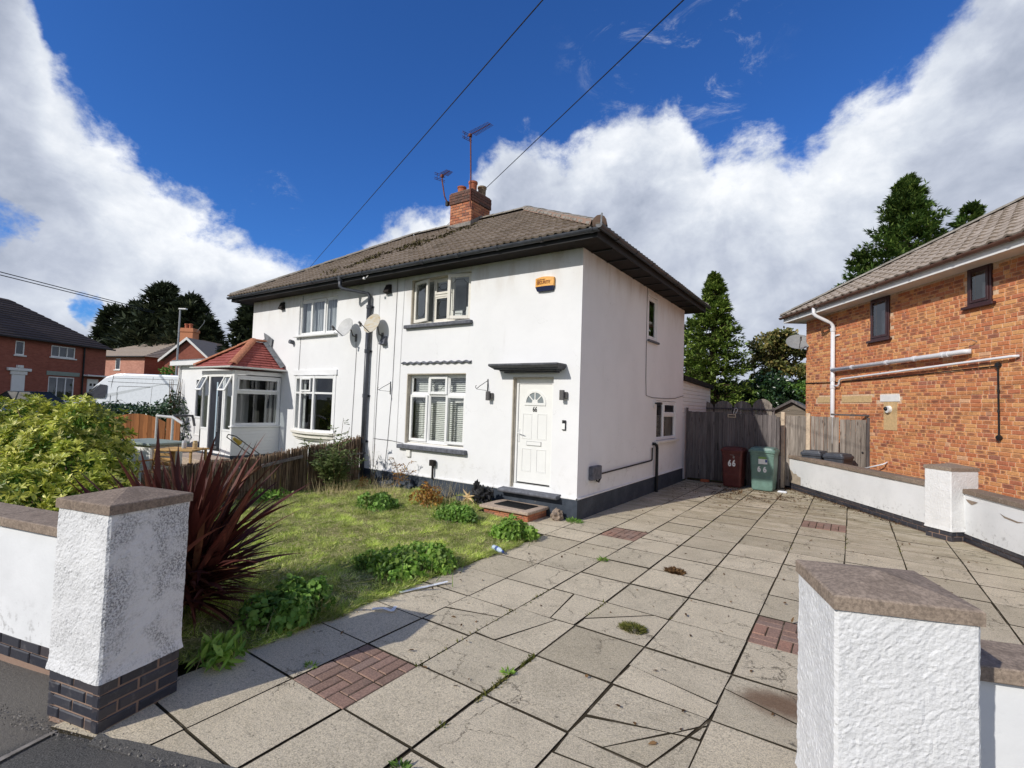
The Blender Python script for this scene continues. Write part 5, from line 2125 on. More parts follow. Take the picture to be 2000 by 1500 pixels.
tile_slope(roof, D_, (0, -1, 0), upL, rows, lenR / rows, 0.295, EY1 - EY0, cL, 'roof_tile_brown', 0)
upB = (Vector((0, RY, RZ)) - Vector((0, EY1, RZ0))).normalized()
cB = [plane_through(C_, R1_, Vector(C_) + vz, (-5, 5, 5)), plane_through(D_, R0, Vector(D_) + vz, (-5, 5, 5))]
tile_slope(roof, C_, (-1, 0, 0), upB, rows, lenF / rows, 0.295, EX1 - EX0, cB, 'roof_tile_brown', 0)

def ridge_run(a, b, r, parent, matn, name='ridge_tile', n=8, lift=0.0, step=0.33, seg=0.36, squash=0.75):
  a, b = Vector(a), Vector(b)
  d = (b - a)
  L = d.length
  d.normalize()
  side = d.cross(vz).normalized()
  upv = side.cross(d).normalized()
  m = max(1, int(L / step))
  st_ = L / m
  shared = None
  for i in range(m):
    if shared is None:
      P, F = [], []
      for k_, (t_, rr) in enumerate(((0, r), (st_ + 0.03, r * 0.93))):
        for j in range(n + 1):
          th = math.pi * j / n
          P.append((t_, math.cos(th) * rr * 1.25, math.sin(th) * rr * squash))
      for j in range(n + 1):
        th = math.pi * j / n
        P.append((0, math.cos(th) * r * 1.25 * 0.86, math.sin(th) * r * squash * 0.84))
      for j in range(n):
        F.append((j, j + 1, n + 2 + j, n + 1 + j))
        F.append((j, 2 * n + 2 + j, 2 * n + 3 + j, j + 1))
      mm = MB()
      mm.faces(P, F)
      shared = mm.mesh(name, matn, smooth=False)
    o = a + d * (i * st_) + upv * (lift + random.uniform(-0.004, 0.004))
    M = frame(o, d, side, upv)
    inst(name, shared, M, parent)

mbm = MB()
ridge_run(Vector(B_) + Vector((-0.05, 0.05, 0.04)), Vector(R1_) + Vector((0, 0, 0.03)), 0.125, roof, 'ridge_tile_grey', lift=0.0)
ridge_run(Vector(A_) + Vector((0.05, 0.05, 0.03)), Vector(R0) + Vector((0, 0, 0.03)), 0.11, roof, 'ridge_tile_grey', lift=0.0)
ridge_run(Vector(C_) + Vector((-0.05, -0.05, 0.03)), Vector(R1_) + Vector((0, 0, 0.03)), 0.11, roof, 'ridge_tile_grey', lift=0.0)
ridge_run(Vector(R1_) + Vector((0.0, 0, 0.02)), Vector(R0) + Vector((0, 0, 0.02)), 0.11, roof, 'ridge_tile_grey', lift=0.0)
# mortar bedding showing under the right hip, end plug and hip iron
mb = MB()
a, b = Vector(B_), Vector(R1_)
d = (b - a).normalized()
sd = d.cross(vz).normalized()
for s_ in (-1, 1):
  P = []
  N = 40
  for i in range(N):
    q = a + d * (0.02 + i / N * (a - b).length * 0.98)
    h_ = 0.02 * fbm(q, 6)
    P.append((q + sd * s_ * (0.150 + 0.02 * fbm(q, 9)) + vz * 0.0, q + sd * s_ * 0.125 + vz * (0.085 + h_)))
  for i in range(N - 1):
    mb.poly([tuple(P[i][0]), tuple(P[i + 1][0]), tuple(P[i + 1][1]), tuple(P[i][1])])
obj('mortar_bedding', mb, 'mortar_pink', roof, fix=False)
mb = MB()
q = a + d * 0.02 + vz * 0.05
mb.lathe([(0.001, -0.01), (0.10, -0.01), (0.12, 0.02), (0.001, 0.03)], 12, (0, 0, 0), close=False)
mb.M = None
me = mb.mesh('mortar_plug', 'mortar_pink')
inst('mortar_plug', me, frame(q, sd, d.cross(sd), -d), roof)
mb = MB()
mb.tube([tuple(q - d * 0.10 + vz * -0.05), tuple(q - d * 0.10 + vz * 0.06), tuple(q - d * 0.12 + vz * 0.16)], 0.014, 6)
obj('hip_iron', mb, 'steel_grey', roof)

# moss patches on the roof front below the chimney
def moss_on_roof():
  n = 2300
  xs_ = RNG.normal(0, 1, n)
  # band running down-left from the chimney foot
  t_ = RNG.random(n)
  x_ = -4.4 - 2.2 * t_ + RNG.normal(0, 0.35, n)
  s_ = 0.80 - 0.62 * t_ + RNG.normal(0, 0.10, n)
  keep = np.array([fbm((x_[i] * 1.0, s_[i] * 3, 1), 2.2, 3) > -0.05 + 0.25 * abs(t_[i] - 0.3) for i in range(n)]) & (s_ > 0.03) & (s_ < 0.97)
  x_, s_ = x_[keep], s_[keep]
  # snap to tile front edges
  row = np.round(s_ * rows) / rows + RNG.normal(0, 0.008, len(s_)) - 0.006
  P = np.stack([x_, EY0 + (RY - EY0) * row, RZ0 + (RZ - RZ0) * row + 0.045], 1)
  D_ = rdir(len(P), 0.8)
  me = leaf_mesh('moss', P, D_, rdir(len(P)), RNG.uniform(0.03, 0.06, len(P)), RNG.uniform(0.03, 0.06, len(P)), 'moss_dark')
  o = bpy.data.objects.new('moss', me)
  attach(o, roof)
  o['kind'] = 'stuff'

moss_on_roof()

# ------------------------------------------------------------------ chimney
CX0, CX1, CY0, CY1, CZ0, CZ1 = -5.46, -4.70, 2.62, 3.44, 6.30, 7.66
core = MB()
core.box(CX0 + 0.012, CX1 - 0.012, CY0 + 0.012, CY1 - 0.012, CZ0, CZ1 - .01)
core.box(CX0 - 0.014, CX1 + 0.014, CY0 - 0.014, CY1 + 0.014, CZ1 - 0.30, CZ1 - 0.005)
chim = obj('chimney', core, 'mortar_grey', house, label='orange brick chimney stack with a darker corbelled head')
ncour = int((CZ1 - 0.31 - CZ0) / 0.076)

def chimney_bricks(x0, x1, y0, y1, z0, n, matn):
  for side in range(4):
    if side == 0:
      F, ln = frame((x0, y0, 0), (1, 0, 0)), x1 - x0
    elif side == 1:
      F, ln = frame((x1, y0, 0), (0, 1, 0)), y1 - y0
    elif side == 2:
      F, ln = frame((x1, y1, 0), (-1, 0, 0)), x1 - x0
    else:
      F, ln = frame((x0, y1, 0), (0, -1, 0)), y1 - y0
    for r_ in range(n):
      z = z0 + r_ * 0.076
      if side == 0 and z < 6.62:
        continue
      off = (r_ + side) % 2
      x = 0.0
      first = 0.102 if off else 0.215
      k_ = 0
      while x < ln - 0.02:
        l = first if k_ == 0 else 0.215
        l = min(l, ln - x)
        if ln - (x + l) < 0.06:
          l = ln - x
        me, _, _ = bricks_get(round(l, 2), 0.066, 0.06, matn, random.randrange(2))
        inst('brick', me, F @ Matrix.Translation((x, random.uniform(-.002, .002), z)), chim)
        x += l + 0.010
        k_ += 1

chimney_bricks(CX0, CX1, CY0, CY1, CZ1 - 0.31 - 11 * 0.076, 11, 'chimney_brick')
chimney_bricks(CX0 - 0.028, CX1 + 0.028, CY0 - 0.028, CY1 + 0.028, CZ1 - 0.305, 4, 'sooty_brick')
mb = MB()
mb.cbox(CX0 - 0.01, CX1 + 0.01, CY0 - 0.01, CY1 + 0.01, CZ1 - 0.004, CZ1 + 0.035, 0.02)
obj('flaunching', mb, 'mortar_pink', chim)
for (px_, py_, m_, tall) in ((-5.27, 2.86, 'clay_pot', 0.24), (-4.92, 2.92, 'clay_pot', 0.33), (-5.20, 3.22, 'clay_pot', 0.2), (-4.86, 3.25, 'buff_pot', 0.30)):
  mb = MB()
  mb.lathe([(0.085, 0), (0.105, 0.02), (0.108, tall * 0.45), (0.112, tall * 0.8), (0.128, tall * 0.84), (0.128, tall), (0.098, tall), (0.09, tall * 0.6), (0.09, 0.02)], 18, (px_, py_, CZ1 + 0.02), close=False)
  obj('chimney_pot', mb, m_, chim, smooth=False)
mb = MB()
zf = RZ0 + (RZ - RZ0) * (CY0 - EY0) / (RY - EY0)
mb.box(CX0 - 0.03, CX1 + 0.03, CY0 - 0.05, CY0 - 0.004, zf + 0.02, zf + 0.12)
mb.poly([(CX1 + 0.006, CY0 - 0.04, zf + 0.03), (CX1 + 0.006, RY, RZ + 0.05), (CX1 + 0.006, RY, RZ + 0.16), (CX1 + 0.006, CY0 - 0.04, zf + 0.13)])
obj('flashing', mb, 'mortar_grey', chim)
# ================================================================== ORANGE BRICK HOUSE (right)
bh = thing('brick_house', 'orange rustic brick house on the right with brown windows and grey tiled roof', 'house', (PH.x, PH.y, 0))
BM = frame((PH.x, PH.y, 0), E_HW)          # local x = along wall to the street, -y = towards the driveway
BL, BH, BD = 9.6, 4.66, 7.5
bwins = [(2.82, 3.43, 3.68, 4.64), (5.45, 5.93, 3.97, 4.66)]
core = wall_holes(BM @ Matrix.Translation((0, 0.010, 0)), BL, 0, BH, [(a, b, c, min(d, BH - .01)) for a, b, c, d in bwins], 0.12)
core2 = MB(BM)
core2.poly([(0, 0.010, 0), (0, BD, 0), (0, BD, BH), (0, 0.010, BH)])
core2.poly([(BL, 0.010, 0), (BL, 0.010, BH), (BL, BD, BH), (BL, BD, 0)])
core2.poly([(0, BD, 0), (BL, BD, 0), (BL, BD, BH), (0, BD, BH)])
obj('mortar_wall', core, 'mortar_buff', bh, fix=False)
obj('end_walls', core2, 'far_brick_pink', bh, fix=False)
stones = [(0.61, 1.21, 2.22, 2.385), (1.70, 2.84, 2.22, 2.385), (3.12, 3.73, 2.235, 2.40)]
PITX, PITZ = 0.225, 0.0755
cand = []
nrow = int(BH / PITZ)
for r_ in range(nrow):
  z = 0.01 + r_ * PITZ
  x = -random.uniform(0.0, 0.2)
  while x < BL:
    # mixed bond: many headers among the stretchers
    l = 0.1025 if random.random() < 0.40 else 0.215
    a, b = max(0, x), min(BL, x + l)
    x += l + 0.010
    if b - a < 0.03:
      continue
    cx, cz = (a + b) / 2, z + 0.033
    if any(h[0] - .01 < cx < h[1] + .01 and h[2] - 0.035 < cz < h[3] + 0.02 for h in bwins):
      continue
    if any(s_[0] - .03 < cx < s_[1] + .03 and s_[2] - .01 < cz < s_[3] + .01 for s_ in stones):
      continue
    wp = BM @ Vector((cx, 0, cz))
    cand.append(((wp - cam.location).length, a, b, z))
cand.sort()
stuff = MB()
uvs = []
vis = 0
for d_, a, b, z in cand:
  wp = BM @ Vector(((a + b) / 2, 0, z))
  # in view: above the boundary wall line and inside the frame
  q = Rc.inverted() @ (wp - cam.location)
  u_, v_ = 966.6 * q.x / -q.z + 1000, 750 - 966.6 * q.y / -q.z
  inview = q.z < 0 and -20 < u_ < 2015 and v_ < 985 and z > 0.5
  l = round(b - a, 2)
  if inview and vis < 292:
    vis += 1
    me, _, _ = bricks_get(l, 0.0665, 0.045, 'rustic_brick', random.randrange(3))
    inst('brick', me, BM @ Matrix.Translation((a, random.uniform(-0.002, 0.002), z)) @ Matrix.Rotation(random.uniform(-.004, .004), 4, 'Y'), bh)
  else:
    _, P, F = bricks_get(l, 0.0665, 0.045, 'rustic_brick', random.randrange(3))
    stuff.cur = 0.01 + 0.98 * random.random()
    jx, jy = random.uniform(-.002, .002), random.uniform(-.002, .002)
    stuff.faces([(p[0] + a + jx, p[1] + jy, p[2] + z) for p in P], F)
    uvs.append((P, F, l))
stuff.M = BM
P0 = [BM @ Vector(v) for v in stuff.v]
stuff.v = [tuple(p) for p in P0]
stuff.M = None
me = stuff.mesh('bricks', 'rustic_brick', fix=False)
uvl = me.uv_layers.new(name='UVMap')
flat = []
for P, F, l in uvs:
  for f in F:
    for i in f:
      flat += [P[i][0] / l, P[i][2] / 0.0665]
uvl.data.foreach_set('uv', flat)
o = bpy.data.objects.new('bricks', me)
attach(o, bh)
o['kind'] = 'stuff'
print('house bricks', len(cand), vis)
for (a, b, c, d) in stones:
  mb = MB(BM)
  mb.cbox(a, b, -0.004, 0.02, c, d, 0.004)
  obj('stone_block', mb, 'stone_white' if a > 3 else 'stone_buff', bh, label='white painted stone block' if a > 3 else None)
# re-pointed patch under the white block
mb = MB(BM)
mb.box(3.24, 3.66, -0.0035, 0.006, 1.60, 2.23)
obj('mortar_patch', mb, 'stone_buff', bh, label='pale smeared patch of brickwork below the white block')

for wi, (a, b, c, d) in enumerate(bwins):
  w = outer_frame(BM, a, b, c, d, 0.055, 0.06, 0.085, [], [], bh, 'window_brown')
  sash2(BM, a + 0.045, b - 0.045, c + 0.045, d - 0.045, -0.015, 0.05, 0.03, w, 'window_brown')
  room(BM, a, b, c, d, 0.125, 0.5, w, 'interior_light')
  mb = MB(BM)
  mb.cbox(a - 0.09, b + 0.07, -0.075, 0.0, c - 0.055, c - 0.002, 0.006)
  obj('sill', mb, 'window_brown', w)
  mb = MB(BM)
  mb.box(a + 0.06, b - 0.10, 0.19, 0.195, c + .02, d - 0.25)
  obj('net_curtain', mb, 'net_curtain', w)

# eaves
ov = 0.42
bz = BH
mb = MB(BM)
mb.box(-ov, BL + ov, -ov, -0.0, bz - 0.012, bz)
mb.box(-ov, -0.001, 0.0005, BD, bz - 0.012, bz)
obj('soffit', mb, 'upvc_aged', bh)
mb = MB(BM)
mb.box(-ov - 0.012, BL + ov, -ov - 0.02, -ov - 0.001, bz - 0.03, bz + 0.14)
mb.box(-ov - 0.022, -ov - .0125, -ov - 0.02, BD, bz - 0.03, bz + 0.14)
obj('fascia', mb, 'upvc_white', bh)
mb = MB(BM)
gutter(mb, (-ov - 0.09, -ov - 0.082, bz + 0.135), (BL + ov, -ov - 0.082, bz + 0.135), 0.056)
bg_ = obj('gutter', mb, 'gutter_brown', bh)
for i in range(9):
  x = 0.5 + i * 1.05
  mb = MB(BM)
  gutter(mb, (x - 0.02, -ov - 0.082, bz + 0.136), (x + 0.02, -ov - 0.082, bz + 0.136), 0.066)
  obj('gutter_joint', mb, 'gutter_brown', bg_)
# roof: hipped at the far end
rz0 = bz + 0.155
pitch = math.tan(math.radians(30.5))
e0 = -ov - 0.06
hw_ = (BD + 2 * (ov + 0.06)) / 2
rzt = rz0 + hw_ * pitch
a1 = BM @ Vector((e0, e0, rz0))
a2 = BM @ Vector((BL + 1.5, e0, rz0))
r1 = BM @ Vector((e0 + hw_, e0 + hw_, rzt))
r2 = BM @ Vector((BL + 1.5, e0 + hw_, rzt))
b1 = BM @ Vector((e0, e0 + 2 * hw_, rz0))
b2 = BM @ Vector((BL + 1.5, e0 + 2 * hw_, rz0))
mb = MB()
mb.poly([tuple(a1), tuple(a2), tuple(r2), tuple(r1)])
mb.poly([tuple(b1), tuple(a1), tuple(r1)])
mb.poly([tuple(b2), tuple(b1), tuple(r1), tuple(r2)])
mb.poly([tuple(a2), tuple(b2), tuple(r2)])
mb.poly([tuple(a1), tuple(b1), tuple(b2), tuple(a2)])
broof = obj('roof', mb, 'roof_tile_buff', bh)
sl = math.hypot(hw_, hw_ * pitch)
upB_ = (BM.to_3x3() @ Vector((0, 1, pitch))).normalized()
rows_b = int(sl / 0.335)
inB = BM @ Vector((4, 2, bz))
cB_ = [plane_through(a1, r1, a1 + vz, inB)]
nb = tile_slope(broof, a1, E_HW, upB_, rows_b, sl / rows_b, 0.30, (a2 - a1).length, cB_, 'roof_tile_buff', 290, roll=0.030, rolls=1, cam_pos=Vector((3.76, -7.47, 1.9)))
print('brick house tiles', nb)
ridge_run(a1 + Vector((0, 0, 0.04)), r1 + Vector((0, 0, 0.04)), 0.10, broof, 'ridge_tile_grey')
ridge_run(r1 + Vector((0, 0, 0.03)), r2 + Vector((0, 0, 0.03)), 0.10, broof, 'ridge_tile_grey')
upE_ = (BM.to_3x3() @ Vector((1, 0, pitch))).normalized()
tile_slope(broof, b1, -(BM.to_3x3() @ Vector((0, 1, 0))), upE_, rows_b, sl / rows_b, 0.30, 2 * hw_,
       [plane_through(a1, r1, a1 + vz, BM @ Vector((-0.3, 3, bz))), plane_through(b1, r1, b1 + vz, BM @ Vector((-0.3, 3, bz)))], 'roof_tile_buff', 0, roll=0.04, rolls=1)

def bp(s, off, z):
  return tuple(BM @ Vector((s, -off, z)))

# white soil stack and waste pipes
mb = MB()
mb.tube([bp(1.30, ov + 0.085, bz + 0.10), bp(1.30, ov + 0.085, bz - 0.06), bp(1.34, ov + 0.04, bz - 0.13), bp(1.43, 0.12, 4.34), bp(1.44, 0.075, 4.24), bp(1.44, 0.075, 4.10)], 0.046, 12)
sp = obj('soil_pipe', mb, 'pipe_white', bh, smooth=True)
mb = MB()
mb.tube([bp(1.44, 0.078, 4.18), bp(1.44, 0.078, 0.0)], 0.052, 12)
obj('pipe_length', mb, 'pipe_white', sp, smooth=True)
for z in (4.16, 3.12, 2.84, 2.64):
  mb = MB()
  mb.tube([bp(1.44, 0.078, z - 0.05), bp(1.44, 0.078, z + 0.05)], 0.062, 12)
  obj('pipe_collar', mb, 'pipe_white', sp)
mb = MB()
mb.box(1.36, 1.62, -0.03, -0.004, 3.98, 4.02)
mb.M = None
mb.v = [tuple(BM @ Vector(v)) for v in mb.v]
obj('pipe_bracket', mb, 'pipe_white', sp)
for (s0, z0, s1, z1, r_, nm) in ((1.47, 3.08, 5.0, 3.125, 0.048, 'waste_pipe'),):
  mb = MB()
  mb.tube([bp(s0, 0.11, z0), bp(s1, 0.11, z1), bp(s1 + 0.48, 0.11, z1 + 0.01), bp(s1 + 0.56, 0.05, z1 + 0.01)], r_, 12)
  wp_ = obj(nm, mb, 'pipe_white', bh, smooth=True, label='thick white waste pipe running across the brickwork')
  for s_ in (2.3, 3.5, 4.3, 5.0, 5.12):
    mb = MB()
    t_ = (s_ - s0) / (s1 - s0)
    zz = z0 + (z1 - z0) * min(1, t_)
    mb.tube([bp(s_ - 0.03, 0.11, zz), bp(s_ + 0.03, 0.11, zz)], r_ + 0.010, 12)
    obj('pipe_collar', mb, 'pipe_white', wp_)
mb = MB()
mb.tube([bp(1.50, 0.07, 2.66), bp(1.66, 0.07, 2.66), bp(1.70, 0.07, 2.72), bp(1.72, 0.07, 2.80), bp(1.80, 0.07, 2.83), bp(6.35, 0.07, 2.965), bp(6.42, 0.02, 2.965)], 0.023, 10)
obj('waste_pipe', mb, 'pipe_white', bh, smooth=True, label='thin white overflow pipe below the thick one')
mb = MB()
mb.tube([bp(-0.01, 0.02, 2.80), bp(1.5, 0.02, 2.76), bp(3.2, 0.02, 2.77), bp(4.6, 0.02, 2.80), bp(6.03, 0.025, 2.83)], 0.011, 6)
mb.tube([bp(6.05, 0.03, 2.84), bp(6.06, 0.03, 1.62)], 0.014, 8)
cb = obj('conduit', mb, 'cable_black', bh)
for (s_, z_) in ((6.05, 2.84), (6.06, 1.60)):
  mb = MB()
  mb.tube([bp(s_, 0.002, z_), bp(s_, 0.055, z_)], 0.040, 12)
  mb.tube([bp(s_, 0.03, z_ - 0.05), bp(s_, 0.03, z_ + 0.05)], 0.022, 8)
  obj('junction_box', mb, 'black_plastic', cb)
for z_ in (2.4, 2.05):
  mb = MB()
  mb.tube([bp(6.055, 0.03, z_ - 0.02), bp(6.055, 0.03, z_ + 0.02)], 0.019, 8)
  obj('clip', mb, 'black_plastic', cb)
# outlet spout near the wall foot, wall hook
mb = MB()
mb.tube([bp(3.36, 0.0, 0.88), bp(3.36, 0.09, 0.83), bp(2.90, 0.26, 0.66)], 0.016, 8)
obj('overflow_spout', mb, 'pipe_white', bh, smooth=True)
mb = MB()
mb.tube([bp(5.62, 0.0, 3.30), bp(5.62, 0.10, 3.34), bp(5.50, 0.14, 3.34)], 0.008, 6)
obj('wall_hook', mb, 'steel_grey', bh)

# ================================================================== FIXTURES ON THE WHITE HOUSE
def dish(label, P, facing, tiltz, radius, armdir, matn, group='satellite dishes', wallp=None, squash=0.9):
  t = thing('satellite_dish', label, 'satellite dish', tuple(wallp or P), group)
  f = Vector(facing).normalized()
  up = Vector((0, 0, 1))
  s = f.cross(up).normalized()
  u = s.cross(f).normalized()
  M = frame(P, s, u, f)
  mb = MB(M)
  rings = 7
  n_ = 26
  for side_, dz_ in ((1, 0.0), (-1, -0.006)):
    P_, F_ = [(0, 0, dz_)], []
    for i in range(1, rings + 1):
      r_ = radius * i / rings
      for k_ in range(n_):
        th = 2 * math.pi * k_ / n_
        P_.append((r_ * math.cos(th) * squash, r_ * math.sin(th), dz_ + 0.16 * radius * (i / rings) ** 2))
    for k_ in range(n_):
      F_.append((0, 1 + k_, 1 + (k_ + 1) % n_))
      for i in range(rings - 1):
        a_ = 1 + i * n_
        F_.append((a_ + k_, a_ + n_ + k_, a_ + n_ + (k_ + 1) % n_, a_ + (k_ + 1) % n_))
    mb.faces(P_, F_)
  obj('reflector', mb, matn, t, smooth=True)
  bot = M @ Vector((0, -radius * 0.9, 0.12 * radius))
  foc = M @ Vector((0, -radius * 0.75, radius * 1.35))
  mb = MB()
  mb.tube([tuple(M @ Vector((0, -radius * 0.75, -0.02))), tuple(bot), tuple(foc)], 0.010, 6)
  obj('arm', mb, 'light_grey', t)
  mb = MB()
  dfo = (foc - bot).normalized()
  mb.tube([tuple(foc - dfo * 0.03), tuple(foc + dfo * 0.05)], [0.022, 0.028], 10)
  mb.tube([tuple(foc + Vector((0, 0, 0.0))), tuple(foc + Vector((0, 0, -0.07)))], [0.022, 0.030], 8)
  obj('receiver', mb, 'light_grey', t)
  w0 = Vector(wallp)
  mb = MB()
  back = M @ Vector((0, 0, -0.02))
  mb.tube([tuple(w0 + Vector((0, -0.005, 0))), tuple(w0 + Vector((0, -0.10, 0.02))), tuple(Vector((w0.x, back.y + 0.05, back.z - 0.05))), tuple(back)], 0.016, 8)
  mb.box(w0.x - 0.035, w0.x + 0.035, w0.y - 0.012, w0.y - 0.001, w0.z - 0.11, w0.z + 0.07)
  obj('bracket', mb, 'light_grey', t)
  return t

sf = Vector((0.10, -0.88, 0.36))
dish('clean grey satellite dish on the neighbour side of the downpipe', (-5.98, -0.22, 3.55), sf, 0, 0.245, None, 'dish_grey', wallp=(-5.88, 0, 3.36))
dish('rust-stained satellite dish right of the downpipe, by the leaded window', (-5.04, -0.22, 3.58), sf, 0, 0.245, None, 'dish_stained', wallp=(-4.96, 0, 3.34))
# dish on the far corner of the brick house
wpos = BM @ Vector((0.0, 0.12, 3.85))
t = dish('round grey satellite dish sticking out from the far corner of the brick house', (wpos.x - 0.30, wpos.y - 0.10, 4.00), (0.20, -0.90, 0.72), 0, 0.30, None, 'dish_dark', wallp=(wpos.x, wpos.y, wpos.z), squash=1.1)

def mesh_thing(name, mb, matn, label, cat, group=None, smooth=False):
  o = obj(name, mb, matn, None, smooth=smooth)
  return tag(o, label, cat, group)

# alarm box
t = thing('alarm_box', 'yellow burglar alarm box lettered SECURITY, high on the white front', 'alarm box', (-0.72, 0, 4.05))
mb = MB()
ax0, ax1 = -0.905, -0.535
n = 8
pf = []
for i in range(n + 1):
  u = i / n
  pf.append((ax0 + (ax1 - ax0) * u, -0.055 - 0.020 * math.sin(math.pi * u), 4.145 + 0.018 * math.sin(math.pi * u)))
P = [(x, 0, z) for x, y, z in pf] + [(x, y, z) for x, y, z in pf] + [(x, y, 3.995) for x, y, z in pf] + [(x, 0, 3.995) for x, y, z in pf]
k = n + 1
F = []
for i in range(n):
  F += [(i, i + 1, k + i + 1, k + i), (k + i, k + i + 1, 2 * k + i + 1, 2 * k + i), (2 * k + i, 2 * k + i + 1, 3 * k + i + 1, 3 * k + i)]
F += [(0, k, 2 * k, 3 * k), (n, 3 * k + n, 2 * k + n, k + n)]
mb.faces(P, F)
obj('cover', mb, 'alarm_yellow', t)
mb = MB()
P = [(x, y - 0.004, 3.994) for x, y, z in pf] + [(ax0 + 0.03 + (x - ax0) * 0.86, y * 0.75, 3.915) for x, y, z in pf] + [(x, 0, 3.994) for x, y, z in pf] + [(ax0 + 0.03 + (x - ax0) * 0.86, 0, 3.915) for x, y, z in pf]
F = []
for i in range(n):
  F += [(i, i + 1, k + i + 1, k + i), (2 * k + i, 2 * k + i + 1, i + 1, i), (k + i, k + i + 1, 3 * k + i + 1, 3 * k + i)]
F += [(0, k, 3 * k, 2 * k), (n, 2 * k + n, 3 * k + n, k + n)]
mb.faces(P, F)
obj('strobe_lens', mb, 'alarm_blue', t)
letters('lettering', 'SECURITY', 0.075, 'alarm_brown', (-0.735, -0.079, 4.06), (1, 0, 0), (0, 0, 1), t, 0.0025, 0.82)
letters('lettering', 'WOLVES HOLT', 0.026, 'alarm_brown', (-0.78, -0.078, 4.112), (1, 0, 0), (0, 0, 1), t, 0.001)

# wall lights
def wall_light(x, z, label):
  t = thing('wall_light', label, 'wall light', (x, 0, z), 'wall lights beside the front door')
  mb = MB()
  mb.cbox(x - 0.055, x + 0.02, -0.115, -0.055, z - 0.085, z + 0.085, 0.006)
  obj('lamp_body', mb, 'light_grey', t)
  mb = MB()
  mb.cbox(x - 0.03, x + 0.055, -0.0545, -0.001, z - 0.055, z + 0.055, 0.006)
  obj('back_plate', mb, 'light_grey', t)

wall_light(-1.84, 2.04, 'small grey box wall light between the lower window and the door')
wall_light(-0.27, 2.08, 'small grey box wall light right of the front door, above the doorbell')
t = thing('doorbell', 'black and white video doorbell right of the front door', 'doorbell', (-0.27, 0, 1.58))
obj('bell_body', MB().cbox(-0.305, -0.235, -0.028, -0.001, 1.485, 1.655, 0.006), 'black_plastic', t)
obj('face_plate', MB().cbox(-0.312, -0.245, -0.033, -0.0285, 1.50, 1.60, 0.002), 'number_white', t)

def basket_bracket(x, z, label):
  t = thing('hanging_basket_bracket', label, 'bracket', (x, 0, z), 'empty black hanging basket brackets')
  mb = MB()
  mb.tube([(x, -0.012, z + 0.16), (x, -0.012, z - 0.12)], 0.008, 6)
  obj('wall_bar', mb, 'cable_black', t)
  mb = MB()
  mb.tube([(x, -0.012, z + 0.13), (x - 0.02, -0.22, z + 0.02), (x - 0.03, -0.30, z - 0.035), (x - 0.03, -0.335, z - 0.02), (x - 0.03, -0.335, z + 0.015), (x - 0.03, -0.31, z + 0.02)], 0.006, 6)
  mb.tube([(x, -0.012, z - 0.06), (x - 0.02, -0.2, z - 0.05), (x - 0.03, -0.30, z - 0.045)], 0.004, 6)
  obj('scroll_arm', mb, 'cable_black', t)

basket_bracket(-4.62, 2.15, 'empty black hanging basket bracket below the rusty dish')
basket_bracket(-1.93, 2.20, 'empty black hanging basket bracket above the wall light left of the door')

# vents and fittings: parts of the house
def cowl(x, z, lab=None):
  mb = MB()
  mb.faces([(x - 0.07, 0, z + 0.10), (x + 0.07, 0, z + 0.10), (x + 0.085, -0.12, z - 0.08), (x - 0.085, -0.12, z - 0.08), (x - 0.085, 0, z - 0.10), (x + 0.085, 0, z - 0.10),
        (x - 0.065, -0.045, z + 0.10), (x + 0.065, -0.045, z + 0.10)],
       [(6, 7, 2, 3), (0, 1, 7, 6), (0, 6, 3, 4), (1, 5, 2, 7), (3, 2, 5, 4)])
  obj('vent_cowl', mb, 'soffit_brown' if z > 4 else 'sill_grey', house)

cowl(-4.80, 4.38)
cowl(-4.87, 3.22)
cowl(-9.02, 4.36)
mb = MB()
mb.tube([(-8.45, 0, 3.34), (-8.45, -0.12, 3.36)], 0.055, 10)
obj('flue_terminal', mb, 'sill_grey', house)
mb = MB()
mb.cbox(-3.29, -3.16, -0.10, -0.023, 0.60, 0.72, 0.01)
mb.tube([(-3.225, -0.05, 0.60), (-3.225, -0.05, 0.34)], 0.022, 8)
obj('meter_box', mb, 'soffit_brown', house, label='small brown gas meter cover low on the front')
mb = MB()
mb.cbox(-4.02, -3.90, -0.045, -0.001, 0.72, 0.86, 0.005)
obj('socket_box', mb, 'stone_white', house)
mb = MB()
mb.cbox(0.001, 0.085, 0.42, 0.80, 0.62, 0.86, 0.012)
mt = obj('meter_box', mb, 'sill_grey', house, label='dark meter box low on the shaded side wall')
mb = MB()
mb.tube([(0.05, 0.66, 0.60), (0.05, 0.74, 0.57), (0.05, 0.80, 0.62), (0.04, 0.84, 0.70), (0.04, 3.56, 0.735), (0.04, 3.62, 0.76), (0.04, 3.62, 1.02)], 0.017, 8)
obj('side_pipe', mb, 'cable_black', house)
mb = MB()
mb.tube([(0.0, 3.74, 1.10), (0.05, 3.76, 1.10), (0.07, 3.83, 1.06), (0.07, 3.86, 1.0), (0.07, 3.87, -0.02)], 0.036, 10)
obj('waste_pipe', mb, 'cable_black', house)
mb = MB()
for i in range(4):
  mb.box(0.001, 0.012, 2.16, 2.34, 0.60 + i * 0.034, 0.622 + i * 0.034)
obj('air_vent', mb, 'render_smooth', house)
mb = MB()
mb.tube([(0.012, 3.16, 3.40), (0.012, 3.18, 2.55), (0.012, 3.22, 2.19), (0.012, 3.6, 2.155), (0.012, 4.6, 2.16), (0.012, 5.4, 2.19), (0.02, 6.12, 2.28)], 0.006, 5)
mb.tube([(0.012, 3.16, 4.6), (0.012, 3.16, 3.40)], 0.005, 5)
obj('cable', mb, 'cable_black', house)
t = thing('floodlight', 'small black floodlight sensor on a white plate beside the kitchen window', 'outdoor light', (0, 3.95, 2.0))
